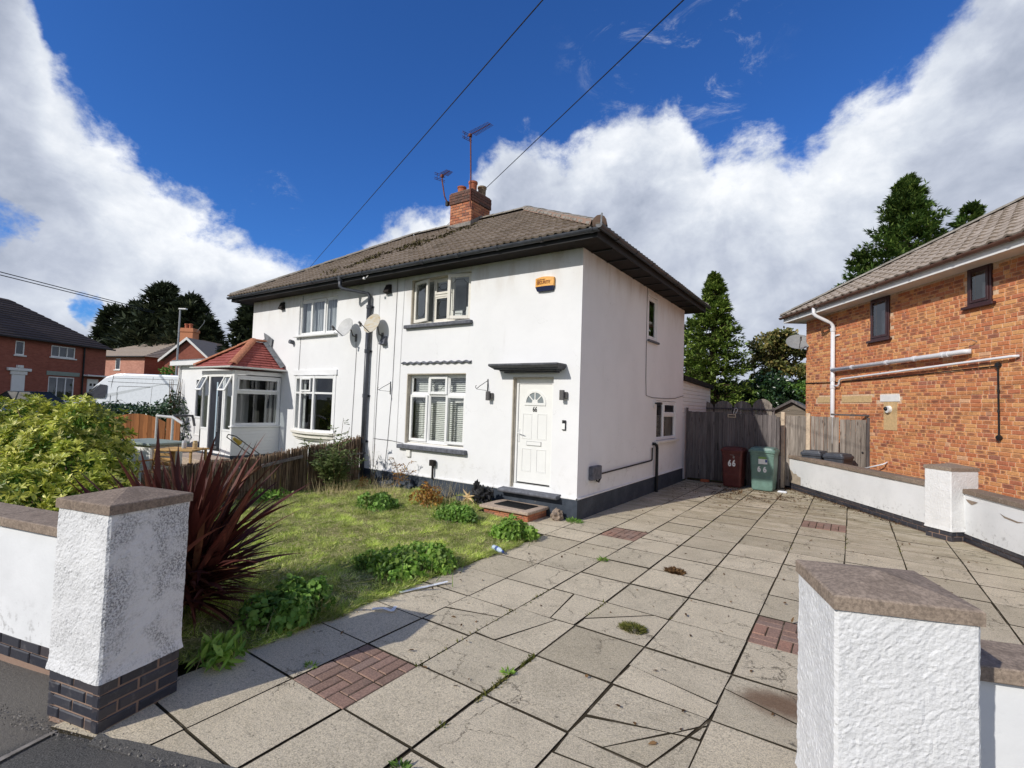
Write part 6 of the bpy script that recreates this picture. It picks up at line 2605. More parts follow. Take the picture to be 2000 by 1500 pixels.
obj('back_plate', MB().cbox(0.001, 0.02, 3.74, 3.86, 1.93, 2.10, 0.004), 'upvc_white', t)
mb = MB()
mb.tube([(0.02, 3.8, 2.03), (0.07, 3.82, 2.03)], 0.018, 8)
mb.cbox(0.06, 0.16, 3.77, 3.90, 2.0, 2.055, 0.008)
obj('sensor_head', mb, 'black_plastic', t)

# cables on the front
for (pts, r_, m_) in (
    ([(-5.10, -0.01, 4.55), (-5.12, -0.01, 0.42)], 0.004, 'cable_white'),
    ([(-4.53, -0.01, 4.58), (-4.56, -0.01, 2.2), (-4.64, -0.01, 0.95), (-4.70, -0.01, 0.40)], 0.005, 'light_grey'),
    ([(-4.30, -0.01, 4.58), (-4.33, -0.01, 3.4), (-4.36, -0.01, 0.95)], 0.004, 'cable_white'),
    ([(-4.98, -0.03, 3.28), (-5.02, -0.01, 3.0), (-5.05, -0.01, 2.0), (-5.07, -0.01, 0.4)], 0.005, 'light_grey'),
    ([(-5.86, -0.02, 3.26), (-5.84, -0.01, 3.0), (-5.90, -0.01, 0.5)], 0.005, 'light_grey'),
    ([(-8.10, -0.01, 4.55), (-8.14, -0.01, 2.6)], 0.005, 'light_grey'),
    ([(-5.10, -0.012, 1.03), (-4.5, -0.012, 1.02), (-4.15, -0.012, 0.99)], 0.005, 'light_grey')):
  mb = MB()
  mb.tube(pts, r_, 5)
  obj('cable', mb, m_, house)
t = thing('security_camera', 'tiny white camera on a bent arm under the front gutter', 'camera', (-5.02, -0.3, 4.56))
mb = MB()
mb.tube([(-5.0, -0.44, 4.62), (-5.02, -0.48, 4.56)], 0.010, 6)
obj('arm', mb, 'stone_white', t)
mb = MB()
mb.lathe([(0.005, -0.03), (0.028, -0.02), (0.03, 0.01), (0.015, 0.025)], 10, (-5.06, -0.50, 4.545))
obj('lens_housing', mb, 'stone_white', t)
t = thing('security_camera', 'white dome camera on the orange brick wall, under the white stone block', 'camera', bp(3.42, 0, 2.06))
mb = MB()
mb.tube([bp(3.42, 0.0, 2.06), bp(3.42, 0.06, 2.06)], [0.085, 0.075], 18)
obj('dome_base', mb, 'number_white', t)
mb = MB()
mb.lathe([(0.002, 0.045), (0.03, 0.04), (0.045, 0.02), (0.05, 0.0)], 14, (0, 0, 0), close=False)
me = mb.mesh('lens', 'black_plastic', smooth=True)
inst('lens', me, frame(bp(3.39, 0.055, 2.075), E_HW, (0, 0, 1), N_HW), t)

# ------------------------------------------------------------------ aerials on the chimney
def yagi(label, mast, head, boom_dir, blen, n_el, el, refl):
  t = thing('tv_aerial', label, 'TV aerial', mast[0], 'TV aerials on the chimney')
  mb = MB()
  mb.tube(mast, 0.019, 8)
  obj('mast', mb, 'rusty_steel', t)
  b = Vector(boom_dir).normalized()
  s = b.cross(vz).normalized()
  u = s.cross(b).normalized()
  h = Vector(head)
  mb = MB()
  mb.tube([tuple(h - b * 0.14), tuple(h + b * blen)], 0.010, 6)
  obj('boom', mb, 'rusty_steel', t)
  for i in range(n_el):
    p = h + b * (0.10 + (blen - 0.11) * i / (n_el - 1))
    l = el * (1 - 0.25 * i / n_el)
    mb = MB()
    mb.tube([tuple(p - s * l), tuple(p + s * l)], 0.006, 5)
    obj('director', mb, 'rusty_steel', t)
  for k_ in (-2, -1, 1, 2):
    mb = MB()
    p = h - b * 0.13 + u * (0.045 * k_)
    mb.tube([tuple(p - s * refl), tuple(p + s * refl)], 0.007, 5)
    obj('reflector_rod', mb, 'rusty_steel', t)
  mb = MB()
  for k_ in (-1, 1):
    p = h - b * 0.13 + s * (refl * 0.5 * k_)
    mb.tube([tuple(p - u * 0.1), tuple(p + u * 0.1)], 0.007, 5)
  p = h + b * 0.0
  mb.cbox(p.x - 0.04, p.x + 0.04, p.y - 0.04, p.y + 0.04, p.z - 0.05, p.z + 0.03, 0.008)
  obj('clamp', mb, 'rusty_steel', t)

yagi('taller TV aerial on a straight rusty mast in front of the chimney', [(-4.69, 2.56, 7.15), (-4.70, 2.55, 8.0), (-4.755, 2.545, 9.10)], (-4.755, 2.53, 9.12), (0.984, -0.18, 0.0), 0.80, 15, 0.14, 0.17)
yagi('shorter TV aerial on a bent rusty mast left of the chimney', [(-5.52, 2.56, 7.42), (-5.58, 2.50, 7.60), (-5.69, 2.50, 8.05), (-5.70, 2.50, 8.20)], (-5.70, 2.50, 8.21), (0.956, -0.29, 0.0), 0.40, 8, 0.14, 0.17)
mb = MB()
mb.box(-5.56, -5.48, 2.52, 2.60, 7.34, 7.46)
mesh_thing('aerial_bracket', mb, 'black_plastic', 'black clamp holding the bent aerial mast to the chimney side', 'bracket')

# overhead wires
def wire(label, a, b, ext0, ext1, sag=0.25, r=0.010):
  a, b = Vector(a), Vector(b)
  d = b - a
  p0, p1 = a - d * ext0, b + d * ext1
  pts = []
  for i in range(25):
    t_ = i / 24
    q = p0.lerp(p1, t_)
    q.z -= sag * 4 * t_ * (1 - t_) - sag
    pts.append(tuple(q))
  mb = MB()
  mb.tube(pts, r, 5)
  return mesh_thing('overhead_wire', mb, 'cable_black', label, 'wire', 'overhead wires')

def P3(u, v, z):
  """point at height z seen from the street at picture place u, v (2000 x 1500)"""
  d = Rc.to_3x3() @ Vector(((u - 1000) / 966.629, -(v - 750) / 966.629, -1))
  t_ = (z - cam.location.z) / d.z
  return cam.location + d * t_

WIRE1 = (P3(1060, 0, 7.6), P3(600, 528, 8.3))
WIRE2 = (P3(1335, 0, 7.4), P3(955, 362, 8.5))
print('wires', [tuple(round(c, 2) for c in p) for p in (*WIRE1, *WIRE2)])
wire('black overhead wire crossing the sky left of the aerials', WIRE1[0], WIRE1[1], 0.4, 0.6, 0.0)
wire('black overhead wire crossing the sky and passing behind the chimney', WIRE2[0], WIRE2[1], 0.5, 0.9, 0.0)
wa, wb = P3(0, 531, 7.2), P3(272, 601, 7.0)
wire('thin upper overhead wire over the far brick terrace', wa, wb, 0.3, 0.15, 0.0, 0.022)
wa, wb = P3(0, 537, 7.0), P3(270, 604, 6.8)
wire('thin lower overhead wire over the far brick terrace', wa, wb, 0.3, 0.15, 0.0, 0.022)

# ================================================================== BACK OF THE DRIVE: gates, fences, bins
def boards(parent, x0, x1, y, z0, z1, bw_, matn, th=0.018, top=None, name='board', xdir=None, gap=0.004, origin=None):
  """vertical boards between x0 and x1 (along x at depth y, or in frame origin)"""
  n_ = max(1, round((x1 - x0) / bw_))
  w_ = (x1 - x0) / n_
  for i in range(n_):
    a, b = x0 + i * w_ + gap / 2, x0 + (i + 1) * w_ - gap / 2
    za = top((a + b) / 2) if top else z1 + random.uniform(-0.006, 0.006)
    dy = random.uniform(-0.003, 0.003) + (0.006 if i % 2 else 0)
    if top:
      zt0, zt1 = top(a), top(b)
      mb = MB(origin)
      mb.faces([(a, y + dy, z0), (b, y + dy, z0), (b, y + dy + th, z0), (a, y + dy + th, z0), (a, y + dy, zt0), (b, y + dy, zt1), (b, y + dy + th, zt1), (a, y + dy + th, zt0)],
           [(0, 3, 2, 1), (4, 5, 6, 7), (0, 1, 5, 4), (1, 2, 6, 5), (2, 3, 7, 6), (3, 0, 4, 7)])
    else:
      mb = MB(origin)
      mb.cbox(a, b, y + dy, y + dy + th, z0 + random.uniform(0, 0.01), za, 0.002)
    obj(name, mb, matn, parent)

gate = thing('side_gate', 'dark weathered plank gate between the white house and the fence', 'gate', (0.45, 6.3, 0))
boards(gate, 0.03, 0.93, 6.30, 0.05, 1.87, 0.098, 'wood_dark')
mb = MB()
mb.cbox(-0.02, 0.028, 6.28, 6.35, 0.0, 1.97, 0.004)
obj('post', mb, 'wood_dark', gate)
mb = MB()
mb.box(0.66, 0.76, 6.325, 6.36, 0.72, 0.78)
mb.box(0.03, 0.93, 6.325, 6.36, 1.6, 1.7)
mb.box(0.03, 0.93, 6.325, 6.36, 0.3, 0.4)
obj('rail', mb, 'wood_dark', gate)
mb = MB()
mb.cbox(0.80, 0.835, 6.285, 6.299, 0.86, 1.06, 0.003)
obj('latch', mb, 'black_plastic', gate)

fp = thing('plank_fence', 'dark plank fence panel behind the bins with a brass letter plate', 'fence', (1.55, 6.3, 0))
boards(fp, 0.945, 2.20, 6.27, 0.03, 1.84, 0.105, 'wood_dark')
mb = MB()
mb.box(0.95, 2.19, 6.30, 6.34, 1.5, 1.58)
mb.box(0.95, 2.19, 6.30, 6.34, 0.4, 0.48)
obj('rail', mb, 'wood_dark', fp)
obj('post', MB().cbox(2.205, 2.27, 6.29, 6.36, 0, 1.80, 0.004), 'wood_dark', fp)
mb = MB()
moulding(mb, 1.06, 1.26, 1.745, 1.825, 6.262, 0.02, 0.012)
lp = obj('letter_plate', mb, 'concrete_post', fp, label='cream letter slot plate near the top edge')
obj('slot', MB().box(1.08, 1.24, 6.258, 6.266, 1.765, 1.805), 'black_plastic', lp)
# hooked strap over the fence
mb = MB()
mb.tube([(1.20, 6.22, 1.84), (1.23, 6.24, 1.97), (1.27, 6.28, 1.99), (1.30, 6.26, 1.95), (1.26, 6.22, 1.85)], 0.010, 5)
mesh_thing('over_fence_hook', mb, 'dish_grey', 'small grey hook hanging over the dark fence top', 'hook')

for o_ in [gate, fp] + [q for q in C.objects if q.name.startswith('over_fence_hook')]:
  o_.location.y += 0.28

# right-hand side: concrete posts, panels, narrow gate by the brick house
y7 = 7.0
for (px_, top_, lab) in ((2.30, 1.93, 'cream concrete fence post right of the green bin'), (2.86, 1.92, 'cream concrete fence post left of the grey bins')):
  mb = MB()
  mb.cbox(px_ - 0.045, px_ + 0.045, y7 - 0.06, y7 + 0.06, 0, top_, 0.01)
  mesh_thing('concrete_fence_post', mb, 'concrete_post', lab, 'fence post', 'concrete fence posts')
f2 = thing('plank_fence', 'grey weathered plank panel between the two concrete posts', 'fence', (2.58, y7, 0))
boards(f2, 2.35, 2.81, y7, 0.05, 1.84, 0.11, 'wood_grey')
f3 = thing('plank_fence', 'grey plank panel standing behind the grey wheelie bins', 'fence', (3.2, y7, 0))
boards(f3, 2.91, 3.36, y7, 0.05, 1.85, 0.09, 'wood_grey')
obj('post', MB().cbox(3.37, 3.50, y7 - 0.03, y7 + 0.05, 0, 1.84, 0.005), 'wood_grey', f3)
g2_ = thing('side_gate', 'pale grey plank gate closing the passage beside the orange brick house', 'gate', (3.85, y7, 0))
boards(g2_, 3.52, 4.04, y7 + 0.01, 0.05, 1.80, 0.105, 'wood_grey')
obj('post', MB().cbox(4.045, 4.11, y7, y7 + 0.06, 0, 1.86, 0.004), 'wood_dark', g2_)
obj('top_rail', MB().cbox(3.33, 4.12, y7 + 0.02, y7 + 0.08, 1.885, 1.93, 0.006), 'wood_dark', g2_)
mb = MB()
mb.tube([(3.97, y7 + 0.0, 1.03), (3.97, y7 - 0.02, 1.03)], 0.022, 10)
obj('handle', mb, 'black_plastic', g2_)

# side path ground behind the boundary wall
mb = MB()
q0, q1 = W0 + E_HW * -1.2 - N_HW * 0.2, W0 + E_HW * 9 - N_HW * 0.2
q2, q3 = q1 - N_HW * 1.3, q0 - N_HW * 1.3
mb.poly([(p.x, p.y, -0.02) for p in (q0, q1, q2, q3)])
obj('path', mb, 'mortar_grey', kind='structure')

# scalloped fence further back: domed panels
def domed(x0, x1, yb, base, rise, label, matn='wood_grey'):
  t = thing('plank_fence', label, 'fence', ((x0 + x1) / 2, yb, 0), 'domed fence panels behind the gate')
  cx_, hw2 = (x0 + x1) / 2, (x1 - x0) / 2

  def top(x):
    u_ = min(1, abs(x - cx_) / hw2)
    return base + rise * math.sqrt(max(0, 1 - u_ * u_ * 0.98)) - 0.02
  boards(t, x0 + .02, x1 - .02, yb, 0.1, base, 0.085, matn, top=top)
  obj('rail', MB().box(x0, x1, yb - 0.04, yb - 0.008, base - 0.06, base - 0.02), 'wood_dark', t)
  obj('post', MB().cbox(x1 - 0.04, x1 + 0.04, yb + 0.03, yb + 0.10, 0, base + 0.02, 0.005), 'wood_dark', t)

yb = 9.0
domed(-0.42, 0.17, yb, 2.02, 0.20, 'domed fence panel half hidden by the white rear extension')
domed(0.18, 0.73, yb, 2.03, 0.22, 'pale domed fence panel, leftmost one fully in view above the gate')
domed(0.74, 1.26, yb, 2.03, 0.22, 'shaded domed fence panel in the middle of the row above the plank fence')
domed(1.27, 1.83, yb, 2.03, 0.30, 'tallest pale domed fence panel beside the garden shed')

# rear extension of the white house (seen above the gate)
re_ = thing('rear_extension', 'low white boarded extension behind the white house, above the gate', 'extension', (-1.0, 8.0, 0))
obj('wall', MB().box(-2.5, -0.06, 6.17, 9.5, 0, 2.70), 'render_smooth', re_)
for i in range(9):
  z = 1.72 + i * 0.105  # boards
  mb = MB()
  mb.faces([(-0.058, 6.17, z), (-0.058, 9.5, z), (-0.048, 9.5, z + 0.006), (-0.048, 6.17, z + 0.006), (-0.0585, 6.17, z + 0.10), (-0.0585, 9.5, z + 0.10)],
       [(0, 1, 2, 3), (3, 2, 5, 4)])
  obj('cladding_board', mb, 'upvc_white', re_)
mb = MB()
mb.faces([(-2.6, 6.16, 2.84), (0.04, 6.16, 2.84), (0.04, 9.6, 2.74), (-2.6, 9.6, 2.74), (-2.6, 6.16, 2.71), (0.04, 6.16, 2.71), (0.04, 9.6, 2.61), (-2.6, 9.6, 2.61)],
     [(0, 1, 2, 3), (4, 7, 6, 5), (0, 4, 5, 1), (1, 5, 6, 2), (2, 6, 7, 3), (3, 7, 4, 0)])
obj('flat_roof', mb, 'soffit_brown', re_)

# garden shed
sh = thing('garden_shed', 'wooden garden shed with grey felt roof beyond the domed fence', 'shed', (2.25, 10.6, 0))
sx0, sx1, sy0, sy1, sz = 1.78, 2.72, 9.9, 12.4, 1.98
for i in range(9):
  z = 1.0 + i * 0.11
  obj('board', MB().cbox(sx0, sx1, sy0 + 0.002 * (i % 2), sy0 + 0.02, z, z + 0.106, 0.003), 'wood_shed', sh)
mb = MB()
mb.faces([(sx0, sy0 + .001, sz + .01), (sx1, sy0 + .001, sz + .01), ((sx0 + sx1) / 2, sy0 + .001, sz + 0.29), (sx0, sy0 + .02, sz + .01), (sx1, sy0 + .02, sz + .01), ((sx0 + sx1) / 2, sy0 + .02, sz + 0.29)],
     [(0, 1, 2), (3, 5, 4), (0, 3, 4, 1), (1, 4, 5, 2), (2, 5, 3, 0)])
obj('gable', mb, 'wood_shed', sh)
mb = MB()
mb.box(sx0, sx1, sy0 + 0.021, sy1, 0, sz)
obj('walls', mb, 'wood_shed', sh)
mx = (sx0 + sx1) / 2
mb = MB()
for s_ in (-1, 1):
  xe = mx + s_ * 0.60
  mb.faces([(mx, sy0 - 0.12, sz + 0.34), (xe, sy0 - 0.12, sz - 0.02), (xe, sy1, sz - 0.02), (mx, sy1, sz + 0.34), (mx, sy0 - 0.12, sz + 0.31), (xe, sy0 - 0.12, sz - 0.05), (xe, sy1, sz - 0.05), (mx, sy1, sz + 0.31)],
       [(0, 1, 2, 3), (4, 7, 6, 5), (0, 4, 5, 1), (1, 5, 6, 2), (3, 2, 6, 7)])
obj('roof', mb, 'lead_grey', sh)
for s_ in (-1, 1):
  xe = mx + s_ * 0.60
  mb = MB()
  mb.faces([(mx, sy0 - 0.135, sz + 0.35), (xe, sy0 - 0.135, sz - 0.01), (xe, sy0 - 0.135, sz - 0.08), (mx, sy0 - 0.135, sz + 0.27), (mx, sy0 - 0.121, sz + 0.35), (xe, sy0 - 0.121, sz - 0.01), (xe, sy0 - 0.121, sz - 0.08), (mx, sy0 - 0.121, sz + 0.27)],
       [(0, 1, 2, 3), (4, 7, 6, 5), (0, 4, 5, 1), (2, 6, 7, 3), (1, 5, 6, 2)])
  obj('barge_board', mb, 'wood_dark', sh)

# ------------------------------------------------------------------ wheelie bins
def bin_(label, x, y, ang, w, d, h, matn, style='round', mk=True):
  M = Matrix.Translation((x, y, 0)) @ Matrix.Rotation(ang, 4, 'Z')
  t = thing('wheelie_bin', label, 'wheelie bin', (x, y, 0), 'wheelie bins')
  hb = h * 0.90
  # tapered rounded body (local -y is the front)
  def ring(z, k_, r_=0.045):
    hw2, hd = w / 2 * k_, d / 2 * k_
    out = []
    for cx_, cy_, a0 in ((hw2 - r_, hd - r_, 0), (-hw2 + r_, hd - r_, 90), (-hw2 + r_, -hd + r_, 180), (hw2 - r_, -hd + r_, 270)):
      for q in range(4):
        th = math.radians(a0 + 30 * q)
        out.append((cx_ + r_ * math.cos(th), cy_ + r_ * math.sin(th), z))
    return out
  zs_ = [(0.02, 0.80), (0.05, 0.83), (hb * 0.35, 0.885), (hb * 0.36, 0.875), (hb * 0.62, 0.925), (hb * 0.90, 0.955), (hb * 0.905, 0.985), (hb, 0.99), (hb, 0.93)]
  mb = MB(M)
  P, F = [], []
  for z_, k_ in zs_:
    P += ring(z_, k_)
  n_ = 16
  for i in range(len(zs_) - 1):
    for j in range(n_):
      F.append((i * n_ + j, i * n_ + (j + 1) % n_, (i + 1) * n_ + (j + 1) % n_, (i + 1) * n_ + j))
  F.append(tuple(range(n_))[::-1])
  F.append(tuple((len(zs_) - 1) * n_ + j for j in range(n_)))
  mb.faces(P, F)
  body = obj('body', mb, matn, t)
  # lid with lip and domed top
  mb = MB(M)
  P, F = [], []
  lz = [(hb - 0.035, 1.055), (hb + 0.012, 1.07), (hb + 0.02, 1.03), (hb + 0.04, 1.0), (hb + 0.045, 0.92), (hb + 0.075, 0.88), (hb + 0.088, 0.55), (hb + 0.09, 0.2)]
  for z_, k_ in lz:
    P += [(p[0], p[1] - 0.01, p[2]) for p in ring(z_, k_)]
  for i in range(len(lz) - 1):
    for j in range(n_):
      F.append((i * n_ + j, i * n_ + (j + 1) % n_, (i + 1) * n_ + (j + 1) % n_, (i + 1) * n_ + j))
  F.append(tuple((len(lz) - 1) * n_ + j for j in range(n_)))
  F.append(tuple(range(n_))[::-1])
  mb.faces(P, F)
  obj('lid', mb, matn, t)
  mb = MB(M)
  mb.tube([(-w / 2 + 0.04, d / 2 + 0.05, hb), (w / 2 - 0.04, d / 2 + 0.05, hb)], 0.014, 8)
  mb.box(-w / 2 + 0.05, -w / 2 + 0.09, d / 2 - 0.04, d / 2 + 0.05, hb - 0.03, hb + 0.03)
  mb.box(w / 2 - 0.09, w / 2 - 0.05, d / 2 - 0.04, d / 2 + 0.05, hb - 0.03, hb + 0.03)
  obj('handle', mb, matn, t)
  for s_ in (-1, 1):
    mb = MB(M)
    mb.tube([(s_ * (w / 2 - 0.10), d / 2 - 0.06, 0.10), (s_ * (w / 2 - 0.03), d / 2 - 0.06, 0.10)], 0.10, 16)
    obj('wheel', mb, 'tyre', t)
  return t, M

bb, Mb = bin_('brown wheelie bin numbered 66 standing in the shade by the gate', 1.30, 6.18, math.radians(-4), 0.50, 0.55, 1.02, 'bin_brown')
bgx, Mg = bin_('green wheelie bin numbered 66, half in sun, beside the boundary wall', 1.98, 6.20, math.radians(-2), 0.56, 0.66, 1.07, 'bin_green')
bin_('dark grey wheelie bin behind the boundary wall, the left of the pair', 3.02, 6.78, math.radians(-18), 0.45, 0.5, 1.04, 'bin_grey')
bin_('dark grey wheelie bin behind the boundary wall, the right of the pair', 3.50, 6.62, math.radians(-25), 0.45, 0.5, 1.02, 'bin_grey')

def on_bin(M, w, d, h, nm, body, size, m_, x, z, parent, bold, xs):
  r_ = M.to_3x3() @ Vector((1, 0, 0))
  n_ = M.to_3x3() @ Vector((0, -1, 0))
  hb = h * 0.9
  k_ = 0.885 + (0.955 - 0.885) * (z - hb * .35) / (hb * .55)
  pos = M @ Vector((x, -d / 2 * k_ - 0.003, z))
  letters(nm, body, size, m_, tuple(pos), r_, (0, 0, 1), parent, bold, xs)

on_bin(Mb, 0.50, 0.55, 1.02, 'numeral', '6', 0.21, 'number_white', -0.045, 0.60, bb, 0.010, 0.72)
on_bin(Mb, 0.50, 0.55, 1.02, 'numeral', '6', 0.21, 'number_white', 0.055, 0.605, bb, 0.010, 0.72)
on_bin(Mg, 0.56, 0.66, 1.07, 'numeral', '6', 0.20, 'number_white', -0.06, 0.53, bgx, 0.010, 0.72)
on_bin(Mg, 0.56, 0.66, 1.07, 'numeral', '6', 0.20, 'number_white', 0.065, 0.525, bgx, 0.010, 0.72)

def sticker(M, x0, x1, z0, z1, y, m_, parent, name='sticker'):
  mb = MB(M)
  mb.faces([(x0, y, z0), (x1, y, z0), (x1, y - 0.004, z1), (x0, y - 0.004, z1)], [(0, 1, 2, 3)])
  obj(name, mb, m_, parent)

sticker(Mg, -0.075, 0.12, 0.655, 0.775, -0.312, 'number_white', bgx)
sticker(Mg, 0.075, 0.115, 0.70, 0.765, -0.3165, 'sticker_blue', bgx)
sticker(Mg, -0.075, 0.10, 0.775, 0.83, -0.314, 'sticker_green', bgx)
sticker(Mb, -0.04, 0.06, 0.81, 0.815, -0.266, 'dish_grey', bb)
for i in range(4):
  sticker(Mb, 0.03, 0.075, 0.735 + i * 0.016, 0.742 + i * 0.016, -0.263, 'dish_grey', bb)

# ------------------------------------------------------------------ doorstep, mat, ornaments, litter
ds = thing('doorstep', 'low brick doorstep topped with two buff slabs below the front door', 'step', (-1.0, -0.35, 0))
obj('mortar_core', MB().box(-1.43, -0.56, -0.63, -0.03, -0.03, 0.118), 'mortar_pink', ds)
for side in (0, 1):
  if side == 0:
    F, ln = frame((-1.44, -0.64, 0), (1, 0, 0)), 0.89
  else:
    F, ln = frame((-0.55, -0.64, 0), (0, 1, 0)), 0.60
  for r_ in range(2):
    x = 0.0
    while x < ln - 0.02:
      l = 0.11 if (x == 0 and (r_ + side) % 2) else 0.215
      l = min(l, ln - x)
      if ln - x - l < .05:
        l = ln - x
      me, _, _ = bricks_get(round(l, 2), 0.056, 0.05, 'chimney_brick', random.randrange(2))
      inst('brick', me, F @ Matrix.Translation((x, 0, -0.002 + r_ * 0.062)), ds)
      x += l + 0.01
for (a, b) in ((-1.50, -1.20), (-1.197, -0.51)):
  mb = MB()
  mb.cbox(a, b, -0.70, -0.03, 0.120, 0.168, 0.008)
  obj('slab', mb, 'doorstep_slab', ds)
mt_ = thing('doormat', 'black rubber doormat with a ribbed pattern on the doorstep', 'doormat', (-1.0, -0.36, 0.168))
M = Matrix.Translation((-0.98, -0.34, 0.169)) @ Matrix.Rotation(math.radians(-3), 4, 'Z')
obj('mat_base', MB(M).cbox(-0.33, 0.33, -0.19, 0.19, 0, 0.012, 0.003), 'rubber_mat', mt_)
for i in range(12):
  for j in range(2):
    mb = MB(M)
    a = -0.29 + i * 0.05
    mb.cbox(a, a + 0.03, -0.15 + j * 0.16, -0.02 + j * 0.16, 0.0125, 0.020, 0.002)
    obj('rib', mb, 'rubber_mat', mt_)

def lump(c, r, seed, sub=2, amp=0.4, sc=3.0, sq=(1, 1, 1)):
  bm = bmesh.new()
  bmesh.ops.create_icosphere(bm, subdivisions=sub, radius=1.0)
  for v in bm.verts:
    q = v.co.copy()
    h_ = 1 + amp * fbm(q + Vector((seed, seed, 0)), sc, 3)
    v.co = Vector((q.x * sq[0], q.y * sq[1], q.z * sq[2])) * h_ * r + Vector(c)
  me = bpy.data.meshes.new('lump')
  bm.to_mesh(me)
  bm.free()
  return me

def lump_thing(name, c, r, seed, matn, label, cat, group=None, parent=None, **k):
  me = lump(c, r, seed, **k)
  me.materials.append(MATS[matn])
  o = bpy.data.objects.new(name, me)
  attach(o, parent)
  if parent is None:
    tag(o, label, cat, group)
  return o

bo = thing('garden_ornament', 'black knobbly burnt-looking ornament beside the doorstep', 'ornament', (-1.72, -0.42, 0))
lump_thing('knob', (-1.70, -0.36, 0.20), 0.14, 3, 'burnt_black', None, None, parent=bo, sub=4, amp=0.9, sc=2.6, sq=(0.9, 0.8, 1.1))
lump_thing('knob', (-1.86, -0.30, 0.30), 0.11, 8, 'burnt_black', None, None, parent=bo, sub=4, amp=0.8, sc=2.4, sq=(0.8, 0.7, 1.3))
lump_thing('knob', (-1.62, -0.30, 0.30), 0.09, 5, 'burnt_black', None, None, parent=bo, sub=3, amp=0.8, sc=2.4)
mb = MB()
cpt = Vector((-1.93, -0.46, 0.20))
for i in range(7):
  th = math.radians(20 + i * 52)
  d = Vector((math.cos(th), -0.25, math.sin(th) * 0.9)).normalized()
  l = 0.14 if i % 2 else 0.19
  s = d.cross(Vector((0, 1, 0))).normalized() * 0.035
  mb.faces([tuple(cpt + s), tuple(cpt - s), tuple(cpt + d * l), tuple(cpt + Vector((0, -0.05, 0))), tuple(cpt + Vector((0, 0.04, 0)))], [(0, 3, 2), (1, 2, 3), (0, 2, 4), (1, 4, 2)])
mesh_thing('starfish_shell', mb, 'shell_cream', 'cream spiky shell leaning by the black ornament', 'shell')
lump_thing('rubble_stone', (-0.28, -0.15, 0.07), 0.10, 11, 'coping_stone', 'brown lump of stone against the plinth right of the doorstep', 'stone', sub=3, amp=0.5)
for i, (x, y, r_) in enumerate(((-2.6, -0.28, 0.16), (-2.95, -0.22, 0.13), (-3.9, -0.15, 0.22), (-4.25, -0.28, 0.18), (-2.25, -0.30, 0.12), (-4.6, -0.2, 0.15))):
  lump_thing('rubble_stone', (x, y, r_ * 0.5), r_, 20 + i, 'plinth_paint',
         ['grey stone half buried left of the black ornament', 'grey stone below the left end of the window sill', 'large grey stone below the brown meter cover', 'grey stone by the orange shrub',
        'small grey stone nearest the doorstep on its left', 'grey stone nearest the downpipe'][i], 'stone', 'stones along the front plinth', sub=3, amp=0.45, sq=(1.2, 0.8, 0.7))

# crushed bottle on the lawn edge
bt = thing('plastic_bottle', 'crushed clear plastic bottle with blue label on the lawn edge', 'bottle', (0.02, -2.28, 0))
M = frame((-0.06, -2.22, 0.04), (0.93, -0.36, 0))
mb = MB(M @ Matrix.Rotation(math.pi / 2, 4, 'Y'))
mb.lathe([(0.006, 0.0), (0.032, 0.005), (0.033, 0.06), (0.027, 0.09), (0.034, 0.12), (0.030, 0.16), (0.014, 0.20), (0.013, 0.215)], 10)
obj('bottle_body', mb, 'plastic_clear_blue', bt)
mb = MB(M @ Matrix.Rotation(math.pi / 2, 4, 'Y'))
mb.lathe([(0.0335, 0.075), (0.0345, 0.08), (0.0355, 0.12), (0.0335, 0.125)], 10, close=False)
obj('label_band', mb, 'sticker_blue', bt)
mb = MB(M @ Matrix.Rotation(math.pi / 2, 4, 'Y'))
mb.lathe([(0.015, 0.212), (0.016, 0.216), (0.016, 0.235), (0.005, 0.237)], 10)
obj('cap', mb, 'sticker_blue', bt)

def scrap(pts, matn, label, cat, w=0.03):
  mb = MB()
  for a, b in zip(pts[:-1], pts[1:]):
    a, b = Vector(a), Vector(b)
    d = (b - a).normalized()
    s = Vector((-d.y, d.x, 0)) * w
    mb.faces([tuple(a - s), tuple(b - s * 0.8), tuple(b + s * 0.8), tuple(a + s), tuple(a - s + vz * .003), tuple(b - s * 0.8 + vz * .004), tuple(b + s * 0.8 + vz * .003), tuple(a + s + vz * .004)],
         [(0, 3, 2, 1), (4, 5, 6, 7), (0, 1, 5, 4), (1, 2, 6, 5), (2, 3, 7, 6), (3, 0, 4, 7)])
  return mesh_thing('litter', mb, matn, label, cat)

scrap([(0.10, -3.98, 0.01), (0.18, -3.78, 0.015), (0.22, -3.62, 0.01), (0.30, -3.50, 0.03)], 'litter_white', 'long pale strip of plastic litter at the lawn edge', 'litter', 0.022)
scrap([(0.22, -4.42, 0.02), (0.30, -4.36, 0.03), (0.38, -4.33, 0.012), (0.34, -4.25, 0.02)], 'litter_white', 'crumpled white tissue litter on the slabs by the lawn', 'litter', 0.018)
mb = MB()
mb.cbox(-0.10, 0.10, -0.06, 0.06, 0, 0.05, 0.02)
mb.v = [(v[0] + 2.40, v[1] + 6.0, v[2]) for v in mb.v]
mesh_thing('litter', mb, 'litter_white', 'small white food tray at the foot of the boundary wall by the green bin', 'litter')
mb = MB(Matrix.Translation((0.52, 6.48, 0)))
mb.cbox(-0.10, 0.11, -0.05, 0.05, 0.0, 0.065, 0.006)
mesh_thing('loose_brick', mb, 'brick_fragment', 'single loose red brick at the foot of the dark gate', 'brick')
mb = MB(Matrix.Translation((1.62, 6.35, 0)))
mb.cbox(-0.07, 0.07, -0.05, 0.05, 0.0, 0.05, 0.01)
mesh_thing('litter', mb, 'bin_grey', 'dark crushed carton lying between the brown and green bins', 'litter')
